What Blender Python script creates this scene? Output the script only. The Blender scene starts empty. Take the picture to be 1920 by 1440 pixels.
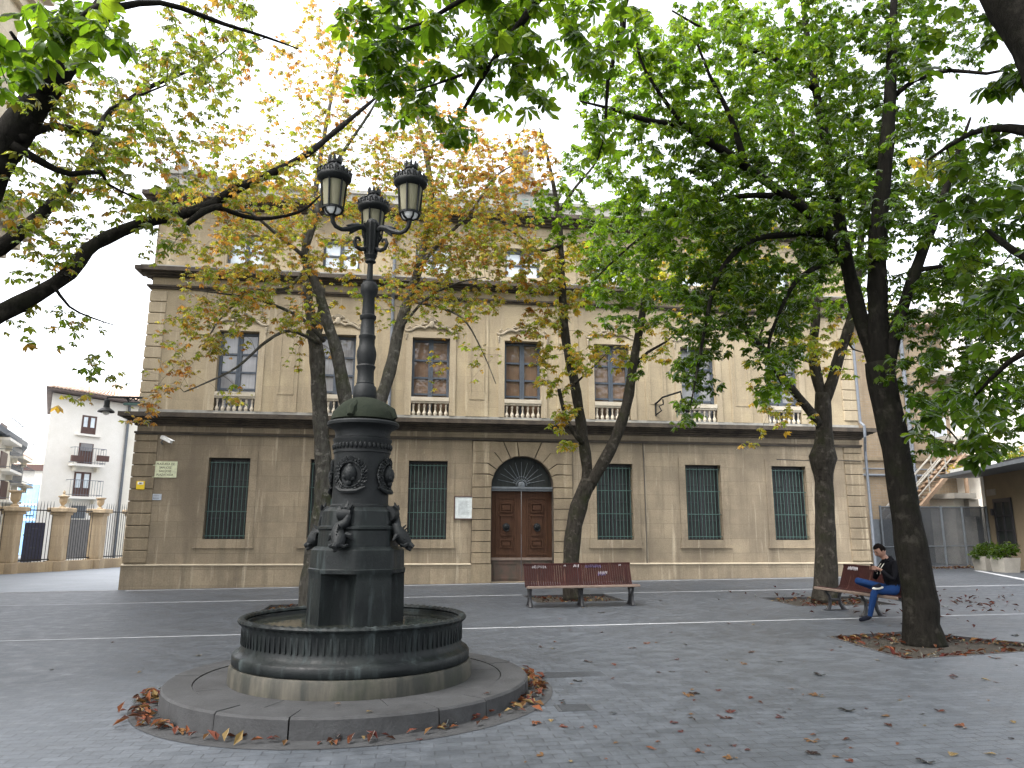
import bpy, bmesh, math, random
import numpy as np
from mathutils import Vector, Matrix
R = math.radians
rng = random.Random(7)
nrng = np.random.default_rng(11)
scene = bpy.context.scene
C = scene.collection

# ------------------------------------------------------------------ camera model
F_PX, PITCH, YAW, ROLL = 1378.75, 0.1973, -0.1315, 0.003
CAM_Z = 1.60
FX, FD = -5.5615, 23.31          # origin of the stone facade's own x axis, and its distance
_fw = Vector((-math.sin(YAW)*math.cos(PITCH), math.cos(YAW)*math.cos(PITCH), math.sin(PITCH)))
_rt0 = Vector((math.cos(YAW), math.sin(YAW), 0)); _up0 = _rt0.cross(_fw)
_rt = _rt0*math.cos(ROLL) + _up0*math.sin(ROLL); _up = -_rt0*math.sin(ROLL) + _up0*math.cos(ROLL)
def ray(px, py): return _rt*((px-960)/F_PX) + _up*((720-py)/F_PX) + _fw
def P(px, py, Y):
    d = ray(px, py); t = Y/d.y
    return Vector((d.x*t, Y, CAM_Z + d.z*t))
def gz(x): return 0.012*x
def G(px, py, h=0.0):
    d = ray(px, py); t = (-CAM_Z + h)/(d.z - 0.012*d.x)
    return Vector((d.x*t, d.y*t, CAM_Z + d.z*t))
def fx(x): return x + FX

cd = bpy.data.cameras.new("camera"); cam = bpy.data.objects.new("camera", cd); C.objects.link(cam)
cd.sensor_fit = 'HORIZONTAL'; cd.sensor_width = 36.0; cd.lens = 36.0*F_PX/1920.0
cd.clip_end = 2000; cd.clip_start = 0.05
cam.matrix_world = Matrix(((_rt.x, _up.x, -_fw.x, 0), (_rt.y, _up.y, -_fw.y, 0), (_rt.z, _up.z, -_fw.z, CAM_Z), (0, 0, 0, 1)))
scene.camera = cam

# ------------------------------------------------------------------ materials
class N:
    def __init__(s, name):
        s.m = bpy.data.materials.new(name); s.m.use_nodes = True
        s.t = s.m.node_tree; s.n = s.t.nodes; s.l = s.t.links
        s.n.clear(); s.out = s.n.new('ShaderNodeOutputMaterial')
    def add(s, typ, **kw):
        n = s.n.new(typ)
        for k, v in kw.items():
            if k in n.inputs: n.inputs[k].default_value = v
            else: setattr(n, k, v)
        return n
    def link(s, a, b): s.l.new(a, b)
    def coords(s, scale=(1, 1, 1), kind='Object'):
        tc = s.add('ShaderNodeTexCoord'); mp = s.add('ShaderNodeMapping')
        mp.inputs['Scale'].default_value = scale
        s.link(tc.outputs[kind], mp.inputs['Vector']); return mp.outputs['Vector']
    def noise(s, vec, scale, detail=6, rough=0.6):
        n = s.add('ShaderNodeTexNoise'); n.inputs['Scale'].default_value = scale
        n.inputs['Detail'].default_value = detail; n.inputs['Roughness'].default_value = rough
        s.link(vec, n.inputs['Vector']); return n.outputs['Fac']
    def ramp(s, fac, stops):
        r = s.add('ShaderNodeValToRGB'); e = r.color_ramp.elements
        while len(e) < len(stops): e.new(0.5)
        for k, (p, c) in enumerate(stops):
            e[k].position = p; e[k].color = (c, c, c, 1) if isinstance(c, (int, float)) else (*c, 1)
        s.link(fac, r.inputs['Fac']); return r.outputs['Color']
    def mix(s, fac, a, b, mode='MIX'):
        m = s.add('ShaderNodeMix', data_type='RGBA', blend_type=mode)
        for sock, v in ((m.inputs[0], fac), (m.inputs[6], a), (m.inputs[7], b)):
            if isinstance(v, (int, float)): sock.default_value = v
            elif isinstance(v, tuple): sock.default_value = (*v, 1) if len(v) == 3 else v
            else: s.link(v, sock)
        return m.outputs[2]
    def bump(s, h, strength=0.3, dist=0.02):
        b = s.add('ShaderNodeBump'); b.inputs['Strength'].default_value = strength
        b.inputs['Distance'].default_value = dist; s.link(h, b.inputs['Height']); return b.outputs['Normal']
    def bsdf(s, color, rough=0.8, metal=0.0, normal=None, spec=0.4, **kw):
        b = s.add('ShaderNodeBsdfPrincipled')
        for k, v in (('Base Color', color), ('Roughness', rough), ('Metallic', metal)):
            if isinstance(v, tuple): b.inputs[k].default_value = (*v, 1)
            elif isinstance(v, (int, float)): b.inputs[k].default_value = v
            else: s.link(v, b.inputs[k])
        b.inputs['Specular IOR Level'].default_value = spec
        for k, v in kw.items():
            b.inputs[k.replace('_', ' ')].default_value = v
        if normal is not None: s.link(normal, b.inputs['Normal'])
        s.link(b.outputs[0], s.out.inputs['Surface']); return b

def speckle(name, c1, c2, scale=6.0, rough=0.8, bump=0.3, metal=0.0, fine=40.0, spec=0.4, dist=0.01, **kw):
    m = N(name); v = m.coords()
    a = m.noise(v, scale, 8, 0.65); b = m.noise(v, fine, 4, 0.6)
    col = m.mix(m.ramp(a, [(0.3, 0.0), (0.7, 1.0)]), c1, c2)
    col = m.mix(0.35, col, m.mix(b, (0.25, 0.25, 0.25), (1.6, 1.6, 1.6)), 'MULTIPLY')
    m.bsdf(col, rough, metal, m.bump(m.noise(v, fine*0.7, 5, 0.6), bump, dist), spec, **kw)
    return m.m

def ashlar(name, c1, c2, stain, light, bw=1.1, bh=0.42, joint=0.35, brick=False):
    """dressed stone: big blocks of slightly different tone, grime patches and long rain streaks"""
    m = N(name); tc = m.add('ShaderNodeTexCoord')
    sx = m.add('ShaderNodeSeparateXYZ'); m.link(tc.outputs['Object'], sx.inputs[0])
    cx = m.add('ShaderNodeCombineXYZ'); m.link(sx.outputs[0], cx.inputs[0]); m.link(sx.outputs[2], cx.inputs[1])
    br = m.add('ShaderNodeTexBrick'); m.link(cx.outputs[0], br.inputs['Vector'])
    br.inputs['Scale'].default_value = 1.0; br.inputs['Brick Width'].default_value = bw; br.inputs['Row Height'].default_value = bh
    br.inputs['Mortar Size'].default_value = 0.012 if brick else 0.006; br.inputs['Mortar Smooth'].default_value = 0.3
    br.inputs['Color1'].default_value = (*c1, 1); br.inputs['Color2'].default_value = (*c2, 1)
    mid = tuple(joint*(a+b)/2 for a, b in zip(c1, c2))
    if brick: mid = (0.25, 0.225, 0.185)
    br.inputs['Mortar'].default_value = (*mid, 1)
    v = m.coords()
    patch = m.noise(v, 0.55, 8, 0.62)
    vs = m.coords((1.5, 1.5, 0.2)); streak = m.noise(vs, 1.5, 7, 0.68)
    vs2 = m.coords((4.2, 4.2, 0.28)); streak2 = m.noise(vs2, 1.1, 6, 0.66)
    col = m.mix(m.ramp(patch, [(0.40, 0.0), (0.64, 0.85)]), br.outputs['Color'], stain)
    col = m.mix(m.ramp(streak, [(0.48, 0.0), (0.66, 0.8)]), col, stain)
    col = m.mix(m.ramp(streak2, [(0.57, 0.0), (0.70, 0.7)]), col, light)
    fine = m.noise(v, 28, 5, 0.7)
    col = m.mix(0.4, col, m.ramp(fine, [(0.3, 0.55), (0.7, 1.35)]), 'MULTIPLY')
    h = m.mix(0.5, m.noise(v, 22, 6, 0.7), m.ramp(br.outputs['Fac'], [(0.0, 1.0), (1.0, 0.2)]))
    m.bsdf(col, 0.9, 0, m.bump(h, 0.35, 0.02), 0.25)
    return m.m

def plain(name, c, rough=0.6, metal=0.0, spec=0.4, **kw):
    m = N(name); v = m.coords(); a = m.noise(v, 9, 5)
    col = m.mix(m.ramp(a, [(0.3, 0.0), (0.75, 1.0)]), tuple(x*0.78 for x in c), tuple(min(1, x*1.15) for x in c))
    m.bsdf(col, rough, metal, None, spec, **kw); return m.m

M = {}
M['stone_low'] = ashlar('weathered and shaded lower stone', (0.315, 0.256, 0.178), (0.252, 0.206, 0.146), (0.160, 0.130, 0.094), (0.46, 0.395, 0.292), 1.15, 0.46, 0.62)  # grime tone, plus some tree and sky shade put into the colour
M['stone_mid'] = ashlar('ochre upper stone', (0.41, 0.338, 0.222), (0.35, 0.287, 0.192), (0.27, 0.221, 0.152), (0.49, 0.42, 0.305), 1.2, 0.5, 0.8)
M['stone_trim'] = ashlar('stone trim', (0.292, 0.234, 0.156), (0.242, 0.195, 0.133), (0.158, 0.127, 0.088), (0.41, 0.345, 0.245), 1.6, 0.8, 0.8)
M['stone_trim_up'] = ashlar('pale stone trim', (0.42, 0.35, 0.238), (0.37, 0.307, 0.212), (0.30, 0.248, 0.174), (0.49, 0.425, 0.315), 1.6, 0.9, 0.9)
M['stone_cap'] = speckle('pale stone with ledge highlight', (0.42, 0.36, 0.265), (0.27, 0.23, 0.17), 1.8, 0.9, 0.3)  # pale stone; on the plinth its paleness stands for a sky highlight
M['stone_white'] = speckle('pale carved stone', (0.52, 0.47, 0.38), (0.40, 0.35, 0.27), 5, 0.85, 0.3)
M['stone_crust_shade'] = speckle('crusted stone with underside shade', (0.026, 0.022, 0.019), (0.10, 0.080, 0.060), 2.2, 0.95, 0.5)  # dirt crust, plus the shade under the cornices put into the colour
M['stone_grey'] = speckle('grey lichen stone', (0.36, 0.35, 0.32), (0.20, 0.195, 0.18), 2.5, 0.95, 0.5)
M['joint'] = plain('dark joint', (0.06, 0.05, 0.04), 1.0)
M['iron_green'] = plain('green painted iron', (0.055, 0.105, 0.092), 0.5, 0.0)
M['iron_dark'] = speckle('dark cast iron', (0.0042, 0.0052, 0.0060), (0.0105, 0.0122, 0.0130), 5, 0.6, 0.4, 0.0, 60, 0.22)
M['iron_patina'] = None
M['iron_moss'] = speckle('mossy cast iron', (0.008, 0.012, 0.0075), (0.018, 0.021, 0.0135), 4, 0.9, 0.5, 0.0, 50, 0.15)
M['wood_door'] = None
M['frame_blue'] = plain('blue grey paint', (0.065, 0.080, 0.102), 0.55)
M['white_paint'] = plain('white paint', (0.78, 0.78, 0.76), 0.5)
M['pipe_white'] = plain('pale downpipe', (0.15, 0.166, 0.19), 0.8)
M['black_iron'] = plain('black iron', (0.025, 0.025, 0.028), 0.5)
M['steel'] = plain('galvanised steel', (0.13, 0.145, 0.16), 0.55, 0.2)
M['rust_steel'] = plain('weathered timber', (0.26, 0.18, 0.12), 0.8)
M['house_white'] = speckle('white render', (0.84, 0.81, 0.75), (0.76, 0.73, 0.66), 1.2, 0.9, 0.1)
M['house_cream'] = speckle('cream render', (0.80, 0.76, 0.66), (0.72, 0.68, 0.58), 1.2, 0.9, 0.1)
M['house_ochre'] = speckle('ochre render', (0.225, 0.178, 0.118), (0.18, 0.143, 0.096), 1.5, 0.9, 0.15)
M['tower_stone'] = ashlar('cream dressed stone', (0.60, 0.53, 0.40), (0.55, 0.48, 0.36), (0.42, 0.37, 0.28), (0.68, 0.61, 0.48), 1.0, 0.45, 0.7)
M['brown_wood'] = plain('brown painted wood', (0.085, 0.045, 0.037), 0.55)
M['gate_stone'] = ashlar('sandstone gate pier', (0.46, 0.37, 0.25), (0.40, 0.32, 0.22), (0.30, 0.24, 0.17), (0.55, 0.46, 0.33), 0.9, 0.5, 0.7)
M['brick'] = ashlar('buff brick', (0.30, 0.232, 0.152), (0.245, 0.185, 0.122), (0.19, 0.148, 0.102), (0.34, 0.28, 0.20), 0.34, 0.11, 0.8, True)
M['tile'] = None
M['soil'] = speckle('bare earth', (0.050, 0.043, 0.034), (0.026, 0.022, 0.018), 5, 1.0, 0.8, 0.0, 60, 0.2, 0.02)
M['pit_edge'] = speckle('dark pit edging', (0.05, 0.05, 0.052), (0.03, 0.03, 0.03), 8, 0.9, 0.4)
M['kerb_stone'] = speckle('worn kerb stone', (0.041, 0.042, 0.044), (0.019, 0.019, 0.020), 3.5, 0.8, 0.5, 0.0, 55, 0.35)
M['strip'] = speckle('pale stone strip', (0.36, 0.37, 0.385), (0.23, 0.238, 0.25), 3, 0.75, 0.2)
M['cover'] = speckle('iron drain cover', (0.060, 0.064, 0.07), (0.045, 0.048, 0.052), 14, 0.6, 0.5, 0.3)
M['street'] = speckle('sky-lit pale street paving', (0.175, 0.195, 0.222), (0.135, 0.152, 0.175), 0.8, 0.7, 0.2, 0.0, 12, 0.5)  # open sky brightness over the street put into a paler, bluer colour
M['skin'] = plain('skin', (0.26, 0.14, 0.098), 0.6)
M['denim'] = plain('blue denim', (0.013, 0.036, 0.112), 0.9, 0.0, 0.05)
M['jacket'] = plain('black cotton', (0.008, 0.008, 0.010), 0.95, 0.0, 0.04)
M['hair'] = plain('dark hair', (0.006, 0.0045, 0.004), 0.9, 0.0, 0.03)
M['shoe'] = plain('navy canvas', (0.010, 0.011, 0.017), 0.9, 0.0, 0.05)
M['sole'] = plain('off white rubber', (0.55, 0.53, 0.47), 0.7)
M['lamp_glass'] = None
M['concrete'] = speckle('pale concrete', (0.30, 0.285, 0.25), (0.24, 0.225, 0.20), 4, 0.9, 0.3)

def mk_wet_iron():
    m = N('wet streaked cast iron'); v = m.coords((1, 1, 0.12)); v2 = m.coords(); s = m.noise(v, 9, 6, 0.65); p = m.noise(v2, 3.0, 6, 0.6); f = m.noise(v2, 45, 4, 0.6)
    col = m.mix(m.ramp(p, [(0.35, 0.0), (0.7, 1.0)]), (0.0042, 0.0055, 0.0062), (0.0115, 0.0145, 0.0142))
    col = m.mix(m.ramp(s, [(0.54, 0.0), (0.72, 0.75)]), col, (0.040, 0.051, 0.052))
    col = m.mix(m.ramp(s, [(0.28, 0.5), (0.42, 0.0)]), col, (0.003, 0.0035, 0.0035))
    m.bsdf(col, m.ramp(s, [(0.4, 0.38), (0.65, 0.7)]), 0, m.bump(m.mix(0.5, f, p), 0.45, 0.012), 0.18); return m.m
M['iron_patina'] = mk_wet_iron()
def mk_wood_door():
    m = N('varnished door wood'); v = m.coords((14, 14, 1.1)); g = m.noise(v, 2.0, 8, 0.65)
    v2 = m.coords(); p = m.noise(v2, 1.1, 4)
    col = m.mix(m.ramp(g, [(0.3, 0.0), (0.7, 1.0)]), (0.044, 0.021, 0.012), (0.075, 0.036, 0.020))
    col = m.mix(m.ramp(p, [(0.4, 0.0), (0.75, 0.6)]), col, (0.040, 0.019, 0.013))
    m.bsdf(col, 0.6, 0, m.bump(g, 0.2, 0.005), 0.15); return m.m
M['wood_door'] = mk_wood_door()
def mk_door_low():
    m = N('worn kick panel'); v = m.coords((3, 3, 2)); g = m.noise(v, 2.0, 8, 0.7)
    col = m.mix(m.ramp(g, [(0.35, 0.0), (0.65, 1.0)]), (0.05, 0.045, 0.034), (0.095, 0.055, 0.042))
    m.bsdf(col, 0.75); return m.m
M['door_low'] = mk_door_low()
def mk_shutter(name, a, b, coat=1.0):
    m = N(name); v = m.coords((22, 22, 0.9)); g = m.noise(v, 1.4, 5, 0.6)
    v2 = m.coords(); k = m.noise(v2, 2.3, 4)
    col = m.mix(m.ramp(g, [(0.35, 0.0), (0.65, 1.0)]), a, b)
    col = m.mix(0.5, col, m.ramp(k, [(0.3, 0.6), (0.7, 1.3)]), 'MULTIPLY')
    m.bsdf(col, 0.6, 0, None, 0.4, Coat_Weight=coat, Coat_Roughness=0.03); return m.m
M['pane_shutter'] = mk_shutter('brown shutter behind glass', (0.105, 0.060, 0.034), (0.155, 0.092, 0.055))
M['pane_curtain'] = mk_shutter('grey blind behind glass', (0.17, 0.17, 0.175), (0.23, 0.225, 0.23))
M['pane_light'] = mk_shutter('pale blind with sky reflection', (0.62, 0.70, 0.76), (0.70, 0.76, 0.80))  # pale blind tinted light blue, the reflected sky put into its colour
M['pane_dark'] = mk_shutter('dark glass', (0.008, 0.011, 0.011), (0.022, 0.027, 0.026), 0.12)
M['pane_blue'] = mk_shutter('blue tinted glazing', (0.20, 0.42, 0.72), (0.30, 0.52, 0.80))

def mk_tile():
    m = N('clay roof tiles'); v = m.coords(); g = m.noise(v, 3.5, 6)
    col = m.mix(m.ramp(g, [(0.3, 0.0), (0.7, 1.0)]), (0.36, 0.24, 0.18), (0.52, 0.42, 0.34))
    m.bsdf(col, 0.9); return m.m
M['tile'] = mk_tile()

def mk_paving():
    m = N('grey sett paving'); tc = m.add('ShaderNodeTexCoord')
    br = m.add('ShaderNodeTexBrick'); m.link(tc.outputs['Object'], br.inputs['Vector'])
    br.inputs['Scale'].default_value = 1.0; br.inputs['Brick Width'].default_value = 0.21; br.inputs['Row Height'].default_value = 0.105
    br.inputs['Mortar Size'].default_value = 0.006; br.inputs['Mortar Smooth'].default_value = 0.4
    br.inputs['Color1'].default_value = (0.063, 0.072, 0.085, 1); br.inputs['Color2'].default_value = (0.041, 0.048, 0.058, 1)
    br.inputs['Mortar'].default_value = (0.020, 0.022, 0.026, 1)
    v = m.coords(); a = m.noise(v, 0.28, 9, 0.68); b = m.noise(v, 4.2, 8, 0.7); f = m.noise(v, 60, 4, 0.6)
    col = m.mix(m.ramp(a, [(0.40, 0.0), (0.62, 0.7)]), br.outputs['Color'], (0.029, 0.033, 0.038))
    col = m.mix(m.ramp(b, [(0.45, 0.0), (0.72, 0.55)]), col, (0.078, 0.088, 0.102))
    vo = m.add('ShaderNodeTexVoronoi'); vo.inputs['Scale'].default_value = 1.5; m.link(v, vo.inputs['Vector'])
    spots = m.ramp(vo.outputs['Distance'], [(0.02, 1.0), (0.05, 0.0)])
    col = m.mix(spots, col, (0.028, 0.028, 0.028))
    col = m.mix(0.45, col, m.ramp(f, [(0.3, 0.6), (0.7, 1.35)]), 'MULTIPLY')
    h = m.mix(0.35, m.ramp(br.outputs['Fac'], [(0.0, 1.0), (1.0, 0.0)]), f)
    m.bsdf(col, m.ramp(b, [(0.3, 0.42), (0.7, 0.68)]), 0, m.bump(h, 0.4, 0.008), 0.5); return m.m
M['paving'] = mk_paving()

def mk_bark(name, a, b, moss, mossamt):
    m = N(name); v = m.coords((1, 1, 0.35)); g = m.noise(v, 16, 8, 0.7)
    v2 = m.coords(); p = m.noise(v2, 2.4, 6, 0.65); q = m.noise(v2, 6.5, 5, 0.6)
    col = m.mix(m.ramp(g, [(0.32, 0.0), (0.68, 1.0)]), a, b)
    col = m.mix(m.ramp(p, [(0.5, 0.0), (0.68, mossamt)]), col, moss)
    col = m.mix(m.ramp(q, [(0.56, 0.0), (0.68, 0.75)]), col, tuple(min(1, x*2.0) for x in b))
    w_ = m.noise(m.coords((1, 1, 2.5)), 5.0, 6, 0.7); col = m.mix(m.ramp(w_, [(0.30, 0.7), (0.42, 0.0)]), col, tuple(x*0.5 for x in a))
    m.bsdf(col, 0.95, 0, m.bump(g, 0.9, 0.03), 0.08); return m.m
M['bark_grey'] = mk_bark('grey chestnut bark', (0.036, 0.033, 0.028), (0.098, 0.092, 0.080), (0.034, 0.040, 0.016), 0.8)
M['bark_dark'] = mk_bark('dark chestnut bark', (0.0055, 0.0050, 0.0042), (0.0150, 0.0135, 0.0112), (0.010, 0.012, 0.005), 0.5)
M['bark_mid'] = mk_bark('brown chestnut bark', (0.017, 0.0148, 0.0122), (0.045, 0.040, 0.033), (0.020, 0.024, 0.009), 0.7)

def mk_leaf(name, trans=0.5):
    m = N(name); at = m.add('ShaderNodeAttribute'); at.attribute_name = 'leaf_colour'
    d = m.add('ShaderNodeBsdfDiffuse'); m.link(at.outputs['Color'], d.inputs['Color'])
    t = m.add('ShaderNodeBsdfTranslucent')
    bright = m.mix(1.0, at.outputs['Color'], (2.25, 2.2, 1.2), 'MULTIPLY'); m.link(bright, t.inputs['Color'])
    mx = m.add('ShaderNodeMixShader'); mx.inputs[0].default_value = trans
    m.link(d.outputs[0], mx.inputs[1]); m.link(t.outputs[0], mx.inputs[2])
    g = m.add('ShaderNodeBsdfGlossy'); g.inputs['Roughness'].default_value = 0.45; g.inputs['Color'].default_value = (0.8, 0.85, 0.8, 1)
    fr = m.add('ShaderNodeFresnel'); fr.inputs['IOR'].default_value = 1.08
    m2 = m.add('ShaderNodeMixShader'); m.link(fr.outputs[0], m2.inputs[0]); m.link(mx.outputs[0], m2.inputs[1]); m.link(g.outputs[0], m2.inputs[2])
    m.link(m2.outputs[0], m.out.inputs['Surface']); return m.m
M['leaf'] = mk_leaf('chestnut leaf', 0.6)
M['dry_leaf'] = mk_leaf('dry leaf', 0.15)

def mk_screen():
    m = N('grey mesh screen'); b = m.add('ShaderNodeBsdfPrincipled'); b.inputs['Base Color'].default_value = (0.055, 0.062, 0.070, 1); b.inputs['Roughness'].default_value = 0.8
    t = m.add('ShaderNodeBsdfTransparent'); mx = m.add('ShaderNodeMixShader')
    v = m.coords(); n = m.noise(v, 1.3, 4); m.link(m.ramp(n, [(0.3, 0.56), (0.7, 0.68)]), mx.inputs[0])
    m.link(t.outputs[0], mx.inputs[1]); m.link(b.outputs[0], mx.inputs[2]); m.link(mx.outputs[0], m.out.inputs['Surface']); return m.m
M['screen'] = mk_screen()
def mk_lampglass():
    m = N('frosted lantern glass'); v = m.coords((8, 8, 2)); n = m.noise(v, 2, 4)
    col = m.mix(n, (0.26, 0.245, 0.17), (0.42, 0.40, 0.30))
    b = m.add('ShaderNodeBsdfDiffuse'); m.link(col, b.inputs['Color'])
    t = m.add('ShaderNodeBsdfTranslucent'); m.link(col, t.inputs['Color'])
    mx = m.add('ShaderNodeMixShader'); mx.inputs[0].default_value = 0.5
    m.link(b.outputs[0], mx.inputs[1]); m.link(t.outputs[0], mx.inputs[2]); m.link(mx.outputs[0], m.out.inputs['Surface']); return m.m
M['lamp_glass'] = mk_lampglass()
def mk_water():
    m = N('still water'); v = m.coords(); n = m.noise(v, 9, 3)
    m.bsdf((0.022, 0.024, 0.02), 0.06, 0, m.bump(n, 0.12, 0.02), 0.6); return m.m
M['water'] = mk_water()
def mk_bench():
    m = N('oxblood slatted bench'); v = m.coords((1, 1, 1)); tc = m.add('ShaderNodeTexCoord')
    vs = m.coords((16, 1.2, 1.2)); g = m.noise(vs, 1.6, 5, 0.6); p = m.noise(v, 2.2, 4)
    col = m.mix(m.ramp(p, [(0.35, 0.0), (0.7, 1.0)]), (0.034, 0.0105, 0.0095), (0.020, 0.0085, 0.008))
    col = m.mix(m.ramp(g, [(0.62, 0.0), (0.72, 0.55)]), col, (0.15, 0.085, 0.06))
    m.bsdf(col, 0.65, 0, None, 0.12); return m.m
M['bench_wood'] = mk_bench()
M['bench_rail'] = plain('worn bench edge', (0.17, 0.125, 0.10), 0.7)
M['sign_green'] = plain('cream green enamel', (0.66, 0.68, 0.46), 0.35)
M['sign_yellow'] = plain('yellow sign', (0.78, 0.55, 0.03), 0.4)
M['sign_blue'] = plain('pale blue plaque', (0.46, 0.50, 0.56), 0.4)
M['ink'] = plain('dark lettering', (0.05, 0.045, 0.04), 0.7)
M['letter_green'] = plain('weathered green letters', (0.17, 0.22, 0.19), 0.8)
M['paper'] = plain('pale notice board', (0.62, 0.66, 0.66), 0.35)
M['graffiti_white'] = plain('white graffiti paint', (0.48, 0.45, 0.47), 0.8)
M['graffiti_blue'] = plain('violet graffiti paint', (0.16, 0.13, 0.27), 0.8)
M['phone'] = plain('black phone', (0.02, 0.02, 0.022), 0.25)
M['patch'] = speckle('grey grime', (0.14, 0.14, 0.14), (0.2, 0.19, 0.18), 4, 0.9)

# ------------------------------------------------------------------ mesh helpers
class MB:
    def __init__(s): s.v = []; s.f = []
    def quad_strip(s, rings, close=True, cap=True):
        n = len(rings[0]); b = len(s.v)
        for r in rings: s.v.extend([tuple(p) for p in r])
        for i in range(len(rings)-1):
            for j in range(n if close else n-1):
                k = (j+1) % n
                s.f.append((b+i*n+j, b+i*n+k, b+(i+1)*n+k, b+(i+1)*n+j))
        if cap and close:
            s.f.append(tuple(b+j for j in reversed(range(n)))); s.f.append(tuple(b+(len(rings)-1)*n+j for j in range(n)))
        return s
    def box(s, x0, x1, y0, y1, z0, z1):
        if x0 > x1: x0, x1 = x1, x0
        if y0 > y1: y0, y1 = y1, y0
        if z0 > z1: z0, z1 = z1, z0
        return s.quad_strip([[(x0, y0, z0), (x1, y0, z0), (x1, y1, z0), (x0, y1, z0)], [(x0, y0, z1), (x1, y0, z1), (x1, y1, z1), (x0, y1, z1)]])
    def bbox(s, x0, x1, y0, y1, z0, z1, c=0.01):
        """box with chamfered vertical and top edges"""
        def ring(d, z): return [(x0+d, y0, z), (x1-d, y0, z), (x1, y0+d, z), (x1, y1-d, z), (x1-d, y1, z), (x0+d, y1, z), (x0, y1-d, z), (x0, y0+d, z)]
        def ring2(d, z): return [(x0+d+c, y0+c, z), (x1-d-c, y0+c, z), (x1-c, y0+d+c, z), (x1-c, y1-d-c, z), (x1-d-c, y1-c, z), (x0+d+c, y1-c, z), (x0+c, y1-d-c, z), (x0+c, y0+d+c, z)]
        return s.quad_strip([ring2(c, z0), ring(c, z0+c), ring(c, z1-c), ring2(c, z1)])
    def lathe(s, prof, cx=0, cy=0, cz=0, seg=24, a0=0.0):
        rings = [[(cx+r*math.cos(a0+2*math.pi*k/seg), cy+r*math.sin(a0+2*math.pi*k/seg), cz+z) for k in range(seg)] for r, z in prof]
        return s.quad_strip(rings)
    def tube(s, pts, rad, seg=6, cap=True):
        pts = [Vector(p) for p in pts]; n = len(pts)
        if not hasattr(rad, '__len__'): rad = [rad]*n
        rings = []; prev = None
        for i in range(n):
            d = (pts[min(i+1, n-1)] - pts[max(i-1, 0)])
            if d.length < 1e-9: d = Vector((0, 0, 1))
            d.normalize()
            u = prev - d*prev.dot(d) if prev is not None else d.orthogonal()
            if u.length < 1e-6: u = d.orthogonal()
            u.normalize(); prev = u; w = d.cross(u)
            rings.append([pts[i] + (u*math.cos(2*math.pi*k/seg) + w*math.sin(2*math.pi*k/seg))*rad[i] for k in range(seg)])
        return s.quad_strip(rings, True, cap)
    def prism(s, poly, d, axis='y'):
        """poly: list of 3-D points (planar); extruded by vector d"""
        d = Vector(d); a = [Vector(p) for p in poly]; b = [p + d for p in a]
        return s.quad_strip([a, b])
    def ball(s, c, r, seg=10, rings=7, sc=(1, 1, 1)):
        pr = []
        for i in range(rings+1):
            t = math.pi*i/rings; rr = max(math.sin(t), 0.02)
            pr.append([(c[0]+r*sc[0]*rr*math.cos(2*math.pi*k/seg), c[1]+r*sc[1]*rr*math.sin(2*math.pi*k/seg), c[2]-r*sc[2]*math.cos(t)) for k in range(seg)])
        return s.quad_strip(pr)
    def xf(s, M4, start=0):
        for i in range(start, len(s.v)):
            s.v[i] = tuple(M4 @ Vector(s.v[i]))
        return s
    def build(s, name, mat, parent=None, smooth=False, recalc=True):
        me = bpy.data.meshes.new(name)
        off = Vector((0, 0, 0)); q = parent
        while q is not None: off += q.location; q = q.parent
        me.from_pydata([(v[0]-off.x, v[1]-off.y, v[2]-off.z) for v in s.v], [], s.f)
        if recalc:
            bm = bmesh.new(); bm.from_mesh(me); bmesh.ops.recalc_face_normals(bm, faces=bm.faces); bm.to_mesh(me); bm.free()
        if smooth:
            for p in me.polygons: p.use_smooth = True
            if smooth != 'all':
                try: me.set_sharp_from_angle(angle=R(40))
                except Exception: pass
        me.materials.append(mat)
        o = bpy.data.objects.new(name, me); C.objects.link(o)
        if parent is not None: o.parent = parent
        return o

def tag(o, label=None, cat=None, group=None, kind=None):
    if label: o['label'] = label
    if cat: o['category'] = cat
    if group: o['group'] = group
    if kind: o['kind'] = kind
    return o
def thing(name, label, cat, loc=(0, 0, 0), group=None):
    o = bpy.data.objects.new(name, None); C.objects.link(o); o.location = loc; o.empty_display_size = 0.2
    return tag(o, label, cat, group)
def struct(o): o['kind'] = 'structure'; return o
def dup(root, loc, rz=0.0, label=None):
    r = root.copy(); C.objects.link(r); r.location = loc; r.rotation_euler = (0, 0, rz)
    if label: r['label'] = label
    for ch in list(root.children):
        c = ch.copy(); C.objects.link(c); c.parent = r
        for g in list(ch.children):
            d = g.copy(); C.objects.link(d); d.parent = c
    return r
def text_mesh(name, body, size, mat, parent, loc, rot=(math.pi/2, 0, 0), depth=0.004, align='CENTER', font_scale_x=1.0):
    cu = bpy.data.curves.new(name, 'FONT'); cu.body = body; cu.size = size; cu.extrude = depth; cu.align_x = align
    to = bpy.data.objects.new(name+'_tmp', cu); C.objects.link(to)
    dg = bpy.context.evaluated_depsgraph_get(); me = bpy.data.meshes.new_from_object(to.evaluated_get(dg))
    bpy.data.objects.remove(to)
    me.transform(Matrix.Diagonal((font_scale_x, 1, 1, 1)))
    me.materials.clear(); me.materials.append(mat)
    o = bpy.data.objects.new(name, me); C.objects.link(o)
    off = Vector((0, 0, 0)); q = parent
    while q is not None: off += q.location; q = q.parent
    if parent is not None: o.parent = parent
    o.location = Vector(loc) - off; o.rotation_euler = rot
    return o
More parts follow.
